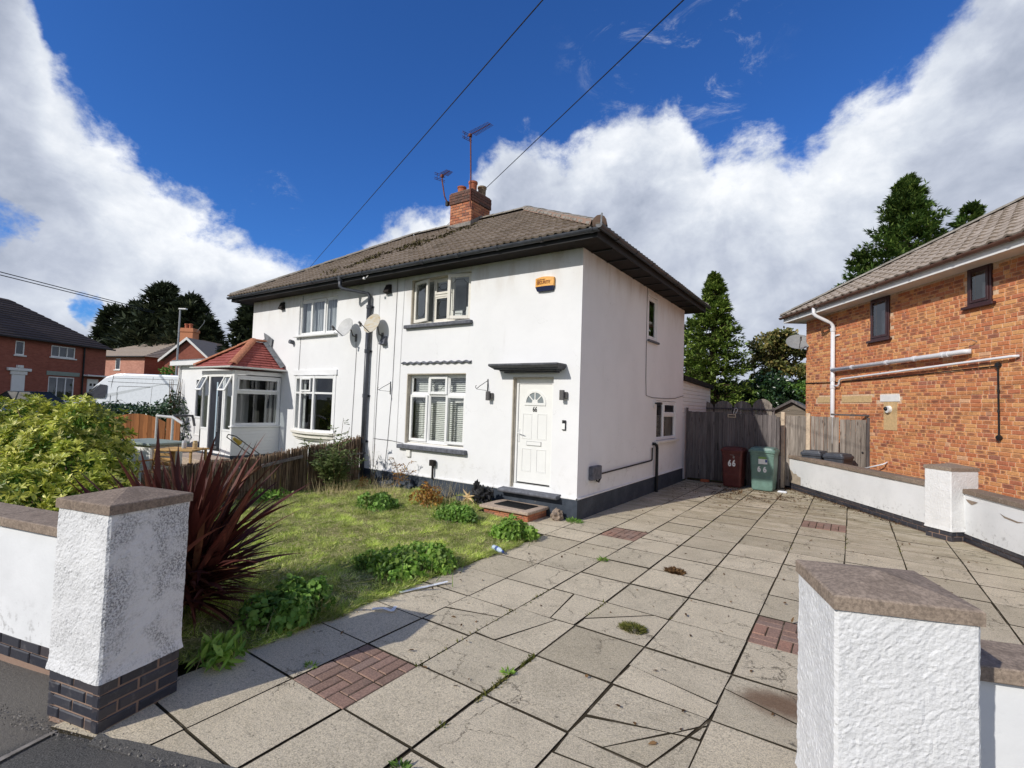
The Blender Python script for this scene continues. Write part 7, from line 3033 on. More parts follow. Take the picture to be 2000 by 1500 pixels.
def PD(u, v, depth):
  """point at a given depth along the camera's view direction"""
  d = Rc.to_3x3() @ Vector(((u - 1000) / 966.629, -(v - 750) / 966.629, -1))
  return cam.location + d * depth

# ================================================================== NEIGHBOUR'S PORCH, EXTENSION AND FRONT GARDEN
ext = thing('side_extension', 'white flat-roofed side extension left of the tiled porch', 'extension', (-12.8, 1.5, 0))
EM = frame((-15.1, -0.02, 0), (1, 0, 0))
obj('wall', wall_holes(EM, 4.5, 0, 2.82, [(1.24, 1.88, 0.55, 2.40)], 0.08), 'render_smooth', ext, fix=False)
mb = MB()
mb.poly([(-15.1, -0.02, 0), (-15.1, 4, 0), (-15.1, 4, 2.82), (-15.1, -0.02, 2.82)])
mb.poly([(-15.1, 4, 0), (-10.6, 4, 0), (-10.6, 4, 2.82), (-15.1, 4, 2.82)])
obj('side_wall', mb, 'render_smooth', ext)
obj('fascia', MB().cbox(-15.4, -10.62, -0.22, 4.2, 2.825, 2.97, 0.006), 'upvc_white', ext)
obj('flat_roof', MB().box(-15.36, -10.62, -0.18, 4.1, 2.972, 3.02), 'lead_grey', ext)
w = outer_frame(EM, 1.24, 1.88, 0.55, 2.40, 0.05, 0.05, 0.06, [], [(1.295, 1.825, 1.15)], ext, 'upvc_white', 'side_door')
mb = MB(EM)
mb.poly([(1.29, 0.03, 1.17), (1.83, 0.03, 1.17), (1.83, 0.03, 2.35), (1.29, 0.03, 2.35)])
obj('pane', mb, 'glass', w, fix=False)
obj('panel', MB(EM).box(1.29, 1.83, 0.02, 0.04, 0.60, 1.12), 'upvc_white', w)
room(EM, 1.24, 1.88, 0.55, 2.4, 0.085, 0.6, w)
mb = MB()
mb.tube([(-15.0, -0.07, 2.82), (-15.0, -0.07, 0)], 0.035, 8)
obj('downpipe', mb, 'upvc_white', ext)

po = thing('porch', 'white porch with red tiled roof, orange hip tiles and a black front door', 'porch', (-9.8, -0.6, 0))
px0, px1, py0, zb_, zt_ = -10.62, -8.92, -1.24, 0.10, 2.48
obj('base_wall', MB().box(px1 - 0.08, px1, py0, -0.001, 0.30, 1.09), 'upvc_white', po)
for i in range(8):
  obj('cladding_board', MB().cbox(px1 + 0.0005, px1 + 0.012, py0 + 0.004, -0.004, 0.395 + i * 0.086, 0.395 + i * 0.086 + 0.080, 0.003), 'upvc_white', po)
obj('plinth', MB().box(px0 - 0.02, px1 + 0.02, py0 - 0.02, 0, 0, 0.385), 'plinth_paint', po)
obj('back_fill', MB().box(px0, px0 + 0.06, py0, -0.001, 0.39, zt_), 'upvc_white', po)
obj('corner_post', MB().cbox(px1 - 0.075, px1 + 0.013, py0 - 0.013, py0 + 0.075, 0.388, 2.43, 0.004), 'upvc_white', po)
obj('sill_board', MB().cbox(px1 - 0.10, px1 + 0.05, py0 - 0.04, -0.002, 1.09, 1.125, 0.005), 'upvc_white', po)
# side window facing right: local x = world y
PM = frame((px1, py0, 0), (0, 1, 0))
w = outer_frame(PM, 0.0, 1.22, 1.13, 2.40, 0.06, 0.06, 0.06, [], [(0.062, 1.158, 1.98)], po, 'upvc_white')
sash2(PM, 0.065, 1.155, 2.005, 2.345, -0.0, 0.05, 0.03, w, 'upvc_white')
sash2(PM, 0.065, 1.155, 1.185, 1.955, 0.03, 0.015, 0.02, w, 'upvc_white')
# front face: strip, door, strip
FP = frame((px0, py0, 0), (1, 0, 0))
Wp = px1 - px0
w = outer_frame(FP, 0.0, 0.42, 0.98, 2.42, 0.06, 0.045, 0.06, [], [], po, 'upvc_white')
mb = MB(FP)
mb.poly([(0.045, 0.03, 1.02), (0.375, 0.03, 1.02), (0.375, 0.03, 2.38), (0.045, 0.03, 2.38)])
obj('pane', mb, 'glass', w, fix=False)
sash2(FP, 0.03, 0.36, 1.96, 2.38, -0.0, 0.045, 0.03, w, 'upvc_white', hinge='t', ang=24)
w = outer_frame(FP, 1.22, 1.70, 0.98, 2.42, 0.06, 0.05, 0.06, [], [], po, 'upvc_white')
mb = MB(FP)
mb.poly([(1.265, 0.03, 1.02), (1.65, 0.03, 1.02), (1.65, 0.03, 2.38), (1.265, 0.03, 2.38)])
obj('pane', mb, 'glass', w, fix=False)
sash2(FP, 1.25, 1.62, 1.96, 2.38, -0.0, 0.045, 0.03, w, 'upvc_white', hinge='t', ang=24)
obj('front_panel', MB(FP).box(0.0, 0.42, 0.0, 0.06, 0.39, 0.975), 'upvc_white', po)
obj('front_panel', MB(FP).box(1.22, 1.70, 0.0, 0.06, 0.39, 0.975), 'upvc_white', po)
obj('head_board', MB(FP).box(-0.02, 1.72, -0.01, 0.07, 2.425, 2.52), 'upvc_white', po)
obj('head_board', MB(PM).box(-0.02, 1.24, -0.01, 0.07, 2.425, 2.52), 'upvc_white', po)
df = outer_frame(FP, 0.425, 1.215, 0.39, 2.42, 0.06, 0.06, 0.07, [], [], po, 'upvc_white', 'door_frame')
pd = obj('door', MB(FP).cbox(0.49, 1.15, 0.02, 0.055, 0.45, 2.355, 0.004), 'door_charcoal', po, label='black porch door with a long frosted strip')
obj('glazed_strip', MB(FP).cbox(0.80, 0.865, 0.010, 0.021, 0.62, 2.22, 0.003), 'frosted_strip', pd)
mb = MB(FP)
mb.tube([(1.03, -0.035, 0.95), (1.03, -0.035, 1.85)], 0.014, 8)
mb.tube([(1.03, 0.02, 1.02), (1.03, -0.035, 1.02)], 0.008, 6)
mb.tube([(1.03, 0.02, 1.78), (1.03, -0.035, 1.78)], 0.008, 6)
obj('pull_handle', mb, 'steel_grey', pd)
obj('letterbox', MB(FP).cbox(0.70, 0.95, 0.012, 0.0195, 0.50, 0.56, 0.003), 'steel_grey', pd)
mb = MB()
mb.poly([(px0 + .07, -0.004, 0.4), (px1 - .09, -0.004, 0.4), (px1 - .09, -0.004, 2.42), (px0 + .07, -0.004, 2.42)])
obj('inner_wall', mb, 'interior_dark', po, fix=False)
mb = MB()
mb.box(-9.62, -9.56, -0.05, -0.006, 0.4, 2.3)
mb.box(-9.15, -9.09, -0.05, -0.006, 0.4, 2.3)
mb.box(-9.38, -9.33, -0.05, -0.006, 0.4, 2.3)
obj('inner_frame', mb, 'upvc_white', po)
# roof
ov_ = 0.16
ex0, ex1, ey = px0 - ov_, px1 + ov_, py0 - ov_
zr0, zr1 = 2.60, 3.38
rxm = (ex0 + ex1) / 2
hy = -0.38
A1, A2, A3, A4 = Vector((ex0, ey, zr0)), Vector((ex1, ey, zr0)), Vector((ex1, 0, zr0)), Vector((ex0, 0, zr0))
AP, AQ = Vector((rxm, hy, zr1)), Vector((rxm, 0, zr1))
mb = MB()
mb.poly([tuple(A1), tuple(A2), tuple(AP)])
mb.poly([tuple(A2), tuple(A3), tuple(AQ), tuple(AP)])
mb.poly([tuple(A1), tuple(AP), tuple(AQ), tuple(A4)])
mb.poly([tuple(A4), tuple(A3), tuple(A2), tuple(A1)])
prf = obj('roof', mb, 'roof_tile_red', po)

def tile_courses(a, b, top0, top1, n_, matn, parent, lift=0.03):
  """overlapping courses between eave a-b and the top edge top0-top1"""
  nrm = (b - a).cross(top0 - a).normalized()
  if nrm.z < 0:
    nrm = -nrm
  for i in range(n_):
    t0, t1 = i / n_, (i + 1.15) / n_
    t1 = min(1, t1)
    p0, p1 = a.lerp(top0, t0), b.lerp(top1, t0)
    q0, q1 = a.lerp(top0, t1), b.lerp(top1, t1)
    L_ = (p1 - p0).length
    nt2 = max(1, int(L_ / 0.30))
    for k_ in range(nt2):
      u0, u1 = k_ / nt2 + 0.004, (k_ + 1) / nt2 - 0.004
      mb = MB()
      f0, f1 = p0.lerp(p1, u0), p0.lerp(p1, u1)
      g0, g1 = q0.lerp(q1, u0), q0.lerp(q1, u1)
      z_ = nrm * lift
      mb.faces([tuple(f0 + z_), tuple(f1 + z_), tuple(g1 + nrm * 0.005), tuple(g0 + nrm * 0.005), tuple(f0 + nrm * 0.003), tuple(f1 + nrm * 0.003)], [(0, 1, 2, 3), (4, 5, 1, 0)])
      obj('roof_tile', mb, matn, parent)

tile_courses(A1, A2, AP, AP + Vector((0.001, 0, 0)), 9, 'roof_tile_red', prf)
tile_courses(A2, A3, AP, AQ, 11, 'roof_tile_red', prf)
ridge_run(A2 + Vector((-0.02, 0.02, 0.05)), AP + Vector((0, 0, 0.03)), 0.085, prf, 'ridge_tile_orange', 'hip_tile')
ridge_run(A1 + Vector((0.02, 0.02, 0.05)), AP + Vector((0, 0, 0.03)), 0.085, prf, 'ridge_tile_orange', 'hip_tile')
ridge_run(AP + Vector((0, 0.0, 0.02)), AQ + Vector((0, -0.01, 0.02)), 0.085, prf, 'ridge_tile_orange')
mb = MB()
for i in range(6):
  a_, b_ = A3.lerp(AQ, i / 6), A3.lerp(AQ, (i + 1.1) / 6)
  for (p_, q_) in ((a_, b_),):
    mb.faces([(p_.x + .03, -0.16, p_.z + 0.05), (q_.x + .03, -0.16, q_.z + 0.045), (q_.x, -0.02, q_.z + 0.12), (p_.x, -0.02, p_.z + 0.12), (p_.x + .03, -0.16, p_.z + 0.03)], [(0, 1, 2, 3)])
mb.faces([(rxm - 0.05, -0.03, zr1 + 0.05), (rxm + 0.32, -0.04, zr1 - 0.12), (rxm + 0.36, -0.05, zr1 + 0.10), (rxm + 0.05, -0.03, zr1 + 0.24), (rxm - 0.12, -0.03, zr1 + 0.30)], [(0, 1, 2, 3, 4)])
obj('lead_flashing', mb, 'lead_grey', prf)
mb = MB()
gutter(mb, (ex0 - 0.05, ey - 0.045, zr0 + 0.01), (ex1 + 0.09, ey - 0.045, zr0 + 0.01), 0.045)
gutter(mb, (ex1 + 0.045, ey - 0.02, zr0 + 0.011), (ex1 + 0.045, -0.02, zr0 + 0.011), 0.045, out=(1, 0, 0))
obj('gutter', mb, 'upvc_white', po)
obj('doorstep', MB().cbox(-10.7, -8.85, -1.95, -1.265, 0.10, 0.34, 0.01), 'doorstep_slab', po)

# neighbour's lawn and paving
def patch(name, poly, z, matn, kind='structure', n=1):
  mb = MB()
  mb.poly([(x, y, z) for x, y in poly])
  return obj(name, mb, matn, None, kind=kind)

mb = MB()
mb.prism([(-15.5, -1.6), (-8.6, -2.0), (-8.6, -0.02), (-15.5, -0.02)], -0.1, 0.12)
obj('patio', mb, 'mortar_grey', kind='structure')

# storage box with lid
pb = PD(300, 868, 9.6)
M = Matrix.Translation((-8.45, -3.12, 0.0)) @ Matrix.Rotation(math.radians(12), 4, 'Z')
t = thing('storage_box', 'white garden storage box with a grey-green lid behind the spiky plant', 'storage box', (-8.9, -2.95, 0))
obj('box_body', MB(M).cbox(-0.55, 0.55, -0.33, 0.33, 0.02, 0.82, 0.01), 'stone_white', t)
obj('lid', MB(M).cbox(-0.66, 0.66, -0.40, 0.40, 0.825, 0.875, 0.01), 'lid_greygreen', t)
for i in range(5):
  obj('slat', MB(M).cbox(0.551, 0.562, -0.31 + i * 0.125, -0.31 + i * 0.125 + 0.115, 0.03, 0.80, 0.002), 'stone_white', t)

# wooden table and chair
tb = thing('garden_table', 'pine garden table carrying two jars beside the porch step', 'table', (-10.3, -2.3, 0))
TM = Matrix.Translation((-7.35, -2.95, -0.07)) @ Matrix.Rotation(math.radians(35), 4, 'Z') @ Matrix.Diagonal((0.62, 0.8, 1, 1))
for i in range(6):
  obj('slat', MB(TM).cbox(-0.60, 0.60, -0.36 + i * 0.12, -0.36 + i * 0.12 + 0.112, 0.83, 0.86, 0.004), 'wood_pine', tb)
for sx in (-1, 1):
  for sy in (-1, 1):
    obj('leg', MB(TM).cbox(sx * 0.52 - 0.03, sx * 0.52 + 0.03, sy * 0.30 - 0.03, sy * 0.30 + 0.03, 0, 0.828, 0.005), 'wood_pine', tb)
for i, (dx_, lab) in enumerate(((0.05, 'pale jar standing on the garden table, the left one'), (0.40, 'cream candle jar standing on the right end of the garden table'))):
  mb = MB(TM @ Matrix.Translation((dx_, 0, 0.861)))
  mb.lathe([(0.055, 0), (0.065, 0.02), (0.065, 0.12), (0.05, 0.14), (0.05, 0.16)], 12)
  mesh_thing('jar', mb, 'net_curtain' if i == 0 else 'shell_cream', lab, 'jar')
ch = thing('garden_chair', 'pine garden chair pushed under the table beside the porch', 'chair', (-9.9, -2.95, 0))
CM = Matrix.Translation((-7.55, -3.35, 0.0)) @ Matrix.Rotation(math.radians(30), 4, 'Z') @ Matrix.Scale(0.82, 4)
for sx in (-1, 1):
  mb = MB(CM)
  mb.tube([(sx * 0.24, -0.24, 0), (sx * 0.22, -0.20, 0.66)], 0.022, 6)
  obj('leg', mb, 'wood_pine', ch)
  mb = MB(CM)
  mb.tube([(sx * 0.24, 0.26, 0), (sx * 0.22, 0.20, 0.45), (sx * 0.22, 0.28, 0.95)], 0.022, 6)
  obj('leg', mb, 'wood_pine', ch)
  mb = MB(CM)
  mb.cbox(sx * 0.26 - 0.03, sx * 0.26 + 0.03, -0.28, 0.24, 0.65, 0.68, 0.004)
  obj('armrest', mb, 'wood_pine', ch)
for i in range(4):
  obj('seat_slat', MB(CM).cbox(-0.24, 0.24, -0.22 + i * 0.11, -0.22 + i * 0.11 + 0.10, 0.42, 0.445, 0.004), 'wood_pine', ch)
  obj('back_slat', MB(CM).cbox(-0.21, 0.21, 0.235 + 0.015 * i, 0.255 + 0.015 * i, 0.54 + i * 0.11, 0.54 + i * 0.11 + 0.07, 0.004), 'wood_pine', ch)
# grey handrail
hr = thing('handrail', 'grey tubular handrail left of the neighbour\'s porch', 'handrail', (-11.5, -1.9, 0))
a1_, a2_, a3_ = PD(307, 812, 12.0), PD(338, 815, 10.8), PD(376, 812, 11.2)
for q in (a1_, a2_):
  mb = MB()
  mb.tube([(q.x, q.y, 0.1), tuple(q)], 0.028, 8)
  obj('post', mb, 'dish_grey', hr)
mb = MB()
mb.tube([tuple(a1_), tuple(a2_), tuple(PD(358, 828, 10.6))], 0.030, 8)
obj('rail', mb, 'dish_grey', hr)
mb = MB()
mb.tube([tuple(a2_ + Vector((0, 0, 0.03))), tuple(a3_), tuple(PD(380, 832, 11.2))], 0.028, 8)
obj('rail', mb, 'light_grey', hr)

# yellow garden tool (mower handle) leaning on the reed screen
st_ = thing('lawn_mower', 'yellow and black lawn mower handle poking above the reed screen', 'lawn mower', (-7.0, -1.0, 0))
g0, g1 = PD(452, 853, 9.9), PD(512, 898, 10.4)
side_ = Vector((0.75, 0.6, 0.1)).normalized() * 0.09
mb = MB()
mb.tube([tuple(g1 - side_), tuple(g0 - side_), tuple(g0 - (g1 - g0).normalized() * 0.08), tuple(g0 + side_), tuple(g1 + side_)], 0.011, 6)
obj('handle_tube', mb, 'cable_black', st_)
mb = MB()
c_ = g0.lerp(g1, 0.28)
mb.tube([tuple(g0.lerp(g1, 0.06)), tuple(c_)], [0.03, 0.05], 8)
obj('switch_housing', mb, 'yellow_plastic', st_)
low = g1 + (g1 - g0) * 0.35
low.z = 0.12
mb = MB()
mb.tube([tuple(g1 - side_), tuple(low - side_)], 0.011, 6)
mb.tube([tuple(g1 + side_), tuple(low + side_)], 0.011, 6)
obj('lower_tube', mb, 'cable_black', st_)
obj('deck', MB().cbox(low.x - 0.2, low.x + 0.2, low.y - 0.16, low.y + 0.16, 0.03, 0.2, 0.04), 'yellow_plastic', st_)

# reed screen between the gardens
def reed_screen():
  n = 1500
  y_ = RNG.uniform(-4.3, -0.12, n)
  x_ = -5.38 + RNG.normal(0, 0.018, n) + 0.06 * np.sin(y_ * 2.3)
  top = 0.70 + (y_ + 3.3) / 3.2 * 0.30 + 0.02 * np.sin(y_ * 3) + RNG.normal(0, 0.022, n) + np.where(y_ > -0.55, 0.06, 0)
  P = np.stack([x_, y_, np.full(n, -0.05)], 1)
  D_ = np.stack([RNG.normal(0, 0.03, n), RNG.normal(0, 0.03, n), np.ones(n)], 1)
  mb = MB()
  for i in range(n):
    mb.cur = 0.01 + 0.98 * random.random()
    w_ = random.uniform(0.004, 0.007)
    b0 = Vector(P[i])
    b1 = b0 + Vector((D_[i][0], D_[i][1], 1)) * (top[i] + 0.05)
    mb.faces([(b0.x - w_, b0.y - w_, b0.z), (b0.x + w_, b0.y - w_, b0.z), (b0.x, b0.y + w_, b0.z), (b1.x - w_, b1.y - w_, b1.z), (b1.x + w_, b1.y - w_, b1.z), (b1.x, b1.y + w_, b1.z)],
         [(0, 1, 4, 3), (1, 2, 5, 4), (2, 0, 3, 5), (3, 4, 5)])
  t = thing('reed_screen', 'brown reed screening fence running out from the downpipe', 'fence', (-5.38, -2, 0))
  obj('reeds', mb, 'reed', t, kind='stuff', fix=False)
  for z in (0.15, 0.45, 0.72):
    mb = MB()
    mb.tube([(-5.37 + 0.06 * math.sin(-4.2 * 2.3), -4.2, z), (-5.33, -2.4, z), (-5.35, -0.1, z + (0.08 if z > .5 else 0))], 0.004, 4)
    obj('binding_wire', mb, 'rusty_steel', t)
  mb = MB()
  mb.cbox(-5.47, -5.42, -0.2, -0.15, 0, 0.95, 0.004)
  obj('post', mb, 'wood_dark', t)
  mb = MB()
  mb.cbox(-5.345, -5.33, -0.42, -0.02, 0.66, 0.70, 0.003)
  obj('batten', mb, 'wood_dark', t)

reed_screen()
mb = MB(Matrix.Translation((-5.25, -2.05, 0.66)) @ Matrix.Rotation(0.15, 4, 'X'))
mb.cbox(-0.012, 0.012, -0.42, 0.42, -0.03, 0.03, 0.004)
mesh_thing('wooden_batten', mb, 'wood_dark', 'loose dark wooden batten resting against the reed screen', 'batten')

# orange fence of bowed panels
def bow_panel(pa, pb_, zlow, zend, rise, label, n_):
  d = (pb_ - pa)
  d.z = 0
  L = d.length
  M = frame((pa.x, pa.y, 0), d)
  t = thing('bow_top_fence', label, 'fence', (pa.x, pa.y, 0), 'orange bow-topped fence panels')

  def top(x):
    u = (x / L) * 2 - 1
    return zend + rise * (1 - u * u)
  boards(t, 0, L, 0, zlow, zend, L / n_, 'wood_orange', top=top, origin=M)

f0, f1 = PD(214, 818, 15.5), PD(324, 812, 15.0)
zt0 = f0.z
bow_panel(f0, f1, 0.15, f0.z - 0.02, 0.22, 'large orange-brown bow-topped fence panel behind the yellow bush', 13)
f2_, f3_ = PD(326, 812, 15.0), PD(352, 818, 13.5)
bow_panel(f2_, f3_, 0.15, f2_.z - 0.04, 0.06, 'short orange-brown fence panel left of the white extension', 4)

# ================================================================== FAR LEFT STREET
def far_house(label, origin, ang, L, D_, z0, zeave, matn, wins, ridge_in, rise, side_mat=None, ov=0.35, roofm='roof_tile_dark', doors=()):
  M = frame((origin[0], origin[1], 0), (math.cos(ang), math.sin(ang), 0))
  t = thing('brick_house', label, 'house', (origin[0], origin[1], z0), 'brick houses across the far street')
  holes = [(a, b, c, d) for (a, b, c, d, k_) in wins]
  obj('front_wall', wall_holes(M, L, z0 - 1, zeave, holes, 0.1), matn, t, fix=False)
  mb = MB(M)
  mb.poly([(L, 0, z0 - 1), (L, D_, z0 - 1), (L, D_, zeave), (L, 0, zeave)])
  mb.poly([(0, D_, z0 - 1), (0, 0, z0 - 1), (0, 0, zeave), (0, D_, zeave)])
  mb.poly([(L, D_, z0 - 1), (0, D_, z0 - 1), (0, D_, zeave), (L, D_, zeave)])
  obj('end_walls', mb, side_mat or matn, t, fix=False)
  for (a, b, c, d, k_) in wins:
    mull = [a + (b - a) * i / k_ for i in range(1, k_)]
    w_ = outer_frame(M, a, b, c, d, 0.09, 0.07, 0.08, mull, [], t, 'upvc_white')
    xs_ = [a] + mull + [b]
    for i in range(k_):
      mb = MB(M)
      mb.poly([(xs_[i] + .03, 0.05, c + .04), (xs_[i + 1] - .03, 0.05, c + .04), (xs_[i + 1] - .03, 0.05, d - .04), (xs_[i] + .03, 0.05, d - .04)])
      obj('pane', mb, 'glass', w_, fix=False)
    mb = MB(M)
    mb.cbox(a - 0.12, b + 0.12, -0.08, 0.0, c - 0.1, c - 0.005, 0.01)
    obj('sill', mb, 'stone_white', w_)
    room(M, a, b, c, d, 0.105, 0.8, w_, 'interior_grey')
  # hipped roof
  e = ov
  P = [(-e, -e, zeave), (L + e, -e, zeave), (L + e, D_ + e, zeave), (-e, D_ + e, zeave), (ridge_in, D_ / 2, zeave + rise), (L - ridge_in, D_ / 2, zeave + rise)]
  mb = MB(M)
  mb.faces(P, [(0, 1, 5, 4), (1, 2, 5), (2, 3, 4, 5), (3, 0, 4), (3, 2, 1, 0)])
  rf = obj('roof', mb, roofm, t)
  # tile courses as raised strips on the two faces turned to us
  for (a, b, c, d) in ((0, 1, 5, 4), (1, 2, 5, 5), (3, 0, 4, 4)):
    A, B, C_, D2 = [Vector(P[i]) for i in (a, b, c, d)]
    n_ = 16
    nr = (B - A).cross(D2 - A).normalized()
    if nr.z < 0:
      nr = -nr
    for i in range(n_):
      t0, t1 = i / n_, (i + 1.1) / n_
      t1 = min(1, t1)
      mb = MB(M)
      p0, p1, q0, q1 = A.lerp(D2, t0), B.lerp(C_, t0), A.lerp(D2, t1), B.lerp(C_, t1)
      mb.faces([tuple(p0 + nr * 0.06), tuple(p1 + nr * 0.06), tuple(q1 + nr * 0.01), tuple(q0 + nr * 0.01), tuple(p0), tuple(p1)], [(0, 1, 2, 3), (4, 5, 1, 0)])
      obj('tile_course', mb, roofm, rf)
  obj('gutter', MB(M).box(-e - 0.08, L + e + .08, -e - 0.08, -e + .0, zeave - 0.05, zeave + 0.06), 'fascia_black', t)
  for (x, zt, wd, k_) in doors:
    mb = MB(M)
    mb.cbox(x, x + wd, -0.06, 0.02, z0, zt, 0.01)
    dr_ = obj('door', mb, 'door_white', t)
    if k_:
      for (i, j) in ((0, 0), (1, 0), (0, 1), (1, 1)):
        obj('pane', MB(M).box(x + 0.2 + i * 0.35, x + 0.4 + i * 0.35, -0.075, -0.062, zt - 0.55 - j * 0.75, zt - 0.35 - j * 0.45), 'number_black', dr_)
      obj('canopy', MB(M).cbox(x - 0.5, x + wd + 0.5, -0.5, 0.0, zt + 0.2, zt + 0.32, 0.02), 'stone_white', dr_)
    else:
      mb = MB(M)
      mb.cbox(x - 0.12, x + wd + 0.12, -0.1, -0.001, zt + .002, zt + 0.25, 0.02)
      mb.cbox(x - 0.35, x + wd + 0.35, -0.16, -0.001, zt + 0.252, zt + 0.45, 0.02)
      mb.cbox(x + wd / 2 - 0.2, x + wd / 2 + 0.2, -0.18, -0.001, zt + 0.452, zt + 0.65, 0.02)
      obj('door_head', mb, 'stone_white', dr_)
  return t, M

# house 1: facade from (-42.2,0.1) to (-46.9,7.1), normal towards us
h1a, h1b = Vector((-42.18, 0.07, 0)), Vector((-46.94, 7.07, 0))
d1 = (h1b - h1a).normalized()

def on1(u, v):
  """facade coordinates of a picture point on house 1"""
  d = Rc.to_3x3() @ Vector(((u - 1000) / 966.629, -(v - 750) / 966.629, -1))
  n_ = Vector((d1.y, -d1.x, 0))
  t_ = (h1a - cam.location).dot(n_) / d.dot(n_)
  q = cam.location + d * t_
  return (q - h1a).dot(d1), q.z

EXT = 9.0
o1 = h1a - d1 * EXT
z1 = 0.75
ws = []
for (ua, va, ub, vb, k_) in ((31, 665, 47, 694, 1), (101, 674, 146, 701, 3), (95, 735, 142, 785, 3)):
  xa, za = on1(ua, va)
  xb, zb2 = on1(ub, vb)
  ws.append((xa + EXT, xb + EXT, min(zb2, za - .4), za, k_))
dd = []
for (ua, va, ub, k_) in ((22, 731, 48, False), (170, 740, 191, True)):
  xa, za = on1(ua, va)
  xb, _ = on1(ub, va)
  dd.append((xa + EXT, za, xb - xa, k_))
L1 = (h1b - h1a).length + EXT
t1_, M1 = far_house('dark red brick terraced house at the far left edge, in shade', (o1.x, o1.y), math.atan2(d1.y, d1.x), L1, 7.5, z1, 5.30, 'far_brick_dark', ws, 4.5, 3.1, doors=dd)
x_, z_ = on1(93, 728)
obj('lintel', MB(M1).cbox(x_ + EXT - 0.1, x_ + EXT + 2.6, -0.05, -0.001, on1(95, 733)[1] + 0.02, on1(95, 733)[1] + 0.32, 0.01), 'lid_greygreen', t1_)
xx, zz = on1(163, 690)
mb = MB(M1)
mb.tube([(xx + EXT, -0.08, 5.2), (xx + EXT, -0.08, 1.0)], 0.06, 6)
obj('downpipe', mb, 'fascia_black', t1_)
cx_, cz_ = on1(3, 568)
mb = MB(M1)
mb.box(cx_ + EXT - 1.9, cx_ + EXT + 0.15, 3.2, 4.3, 6.8, cz_ + 1.0)
mb.box(cx_ + EXT - 2.0, cx_ + EXT + 0.25, 3.1, 4.4, cz_ + 0.55, cz_ + 0.8)
obj('chimney', mb, 'far_brick_dark', t1_)

# house 2 further right: lit end wall then shaded front
q0, q1 = Vector((-61.08, 11.21, 0)), Vector((-55.61, 12.73, 0))
d2 = (q1 - q0).normalized()
z2 = 1.0

def on2(u, v, o_=q0, dd_=d2):
  d = Rc.to_3x3() @ Vector(((u - 1000) / 966.629, -(v - 750) / 966.629, -1))
  n_ = Vector((dd_.y, -dd_.x, 0))
  t_ = (o_ - cam.location).dot(n_) / d.dot(n_)
  q = cam.location + d * t_
  return (q - o_).dot(dd_), q.z

xa, za = on2(226, 700)
xb, zb2 = on2(234, 722)
o2 = q0 - d2 * 5
t2_, M2 = far_house('pink brick house behind the van with brown hipped roof', (o2.x, o2.y), math.atan2(d2.y, d2.x), (q1 - q0).length + 5, 16.0, z2, 5.5, 'far_brick_pink',
          [(xa + 5, xb + 5, zb2, za, 1)], 4.2, 3.0, side_mat='far_brick_dark', roofm='roof_tile_buff')  # walls turned from the sun get darker brick, shade put into their colour
# gabled wing of house 2
gw = PD(322, 702, 49)
gr = PD(378, 664, 49)
gx = PD(410, 702, 49)
dw = Vector((gx.x - gw.x, gx.y - gw.y, 0))
Lw = dw.length
MW = frame((gw.x, gw.y, 0), dw)
tw = thing('brick_house', 'brick gable with white barge boards and a brick chimney behind the white extension', 'house', (gw.x, gw.y, z2), 'brick houses across the far street')
zg, za_ = gw.z, gr.z
mb = MB(MW)
mb.faces([(0, 0, 0), (Lw, 0, 0), (Lw, 0, zg), (Lw / 2, 0, za_), (0, 0, zg), (0, 7, 0), (Lw, 7, 0), (Lw, 7, zg), (Lw / 2, 7, za_), (0, 7, zg)],
     [(0, 1, 2, 3, 4), (1, 6, 7, 2), (0, 4, 9, 5), (5, 9, 8, 7, 6)])
obj('gable_wall', mb, 'far_brick_dark', tw)
mb = MB(MW)
k_ = 0.45
mb.faces([(-k_, -0.3, zg - 0.15), (Lw / 2, -0.3, za_ + 0.22), (Lw + k_, -0.3, zg - 0.15), (-k_, 7.3, zg - 0.15), (Lw / 2, 7.3, za_ + 0.22), (Lw + k_, 7.3, zg - 0.15),
      (-k_, -0.3, zg - 0.3), (Lw / 2, -0.3, za_ + 0.05), (Lw + k_, -0.3, zg - 0.3)],
     [(0, 1, 4, 3), (1, 2, 5, 4)])
obj('roof', mb, 'roof_tile_buff', tw)
mb = MB(MW)
mb.faces([(-k_, -0.34, zg - 0.05), (Lw / 2, -0.34, za_ + 0.25), (Lw + k_, -0.34, zg - 0.05), (-k_, -0.34, zg - 0.30), (Lw / 2, -0.34, za_ - 0.02), (Lw + k_, -0.34, zg - 0.30),
      (-k_, -0.28, zg - 0.05), (Lw / 2, -0.28, za_ + 0.25), (Lw + k_, -0.28, zg - 0.05), (-k_, -0.28, zg - 0.30), (Lw / 2, -0.28, za_ - 0.02), (Lw + k_, -0.28, zg - 0.30)],
     [(0, 3, 4, 1), (1, 4, 5, 2), (6, 7, 10, 9), (7, 8, 11, 10), (3, 9, 10, 4), (4, 10, 11, 5), (0, 6, 9, 3), (2, 5, 11, 8)])
obj('barge_board', mb, 'stone_white', tw)
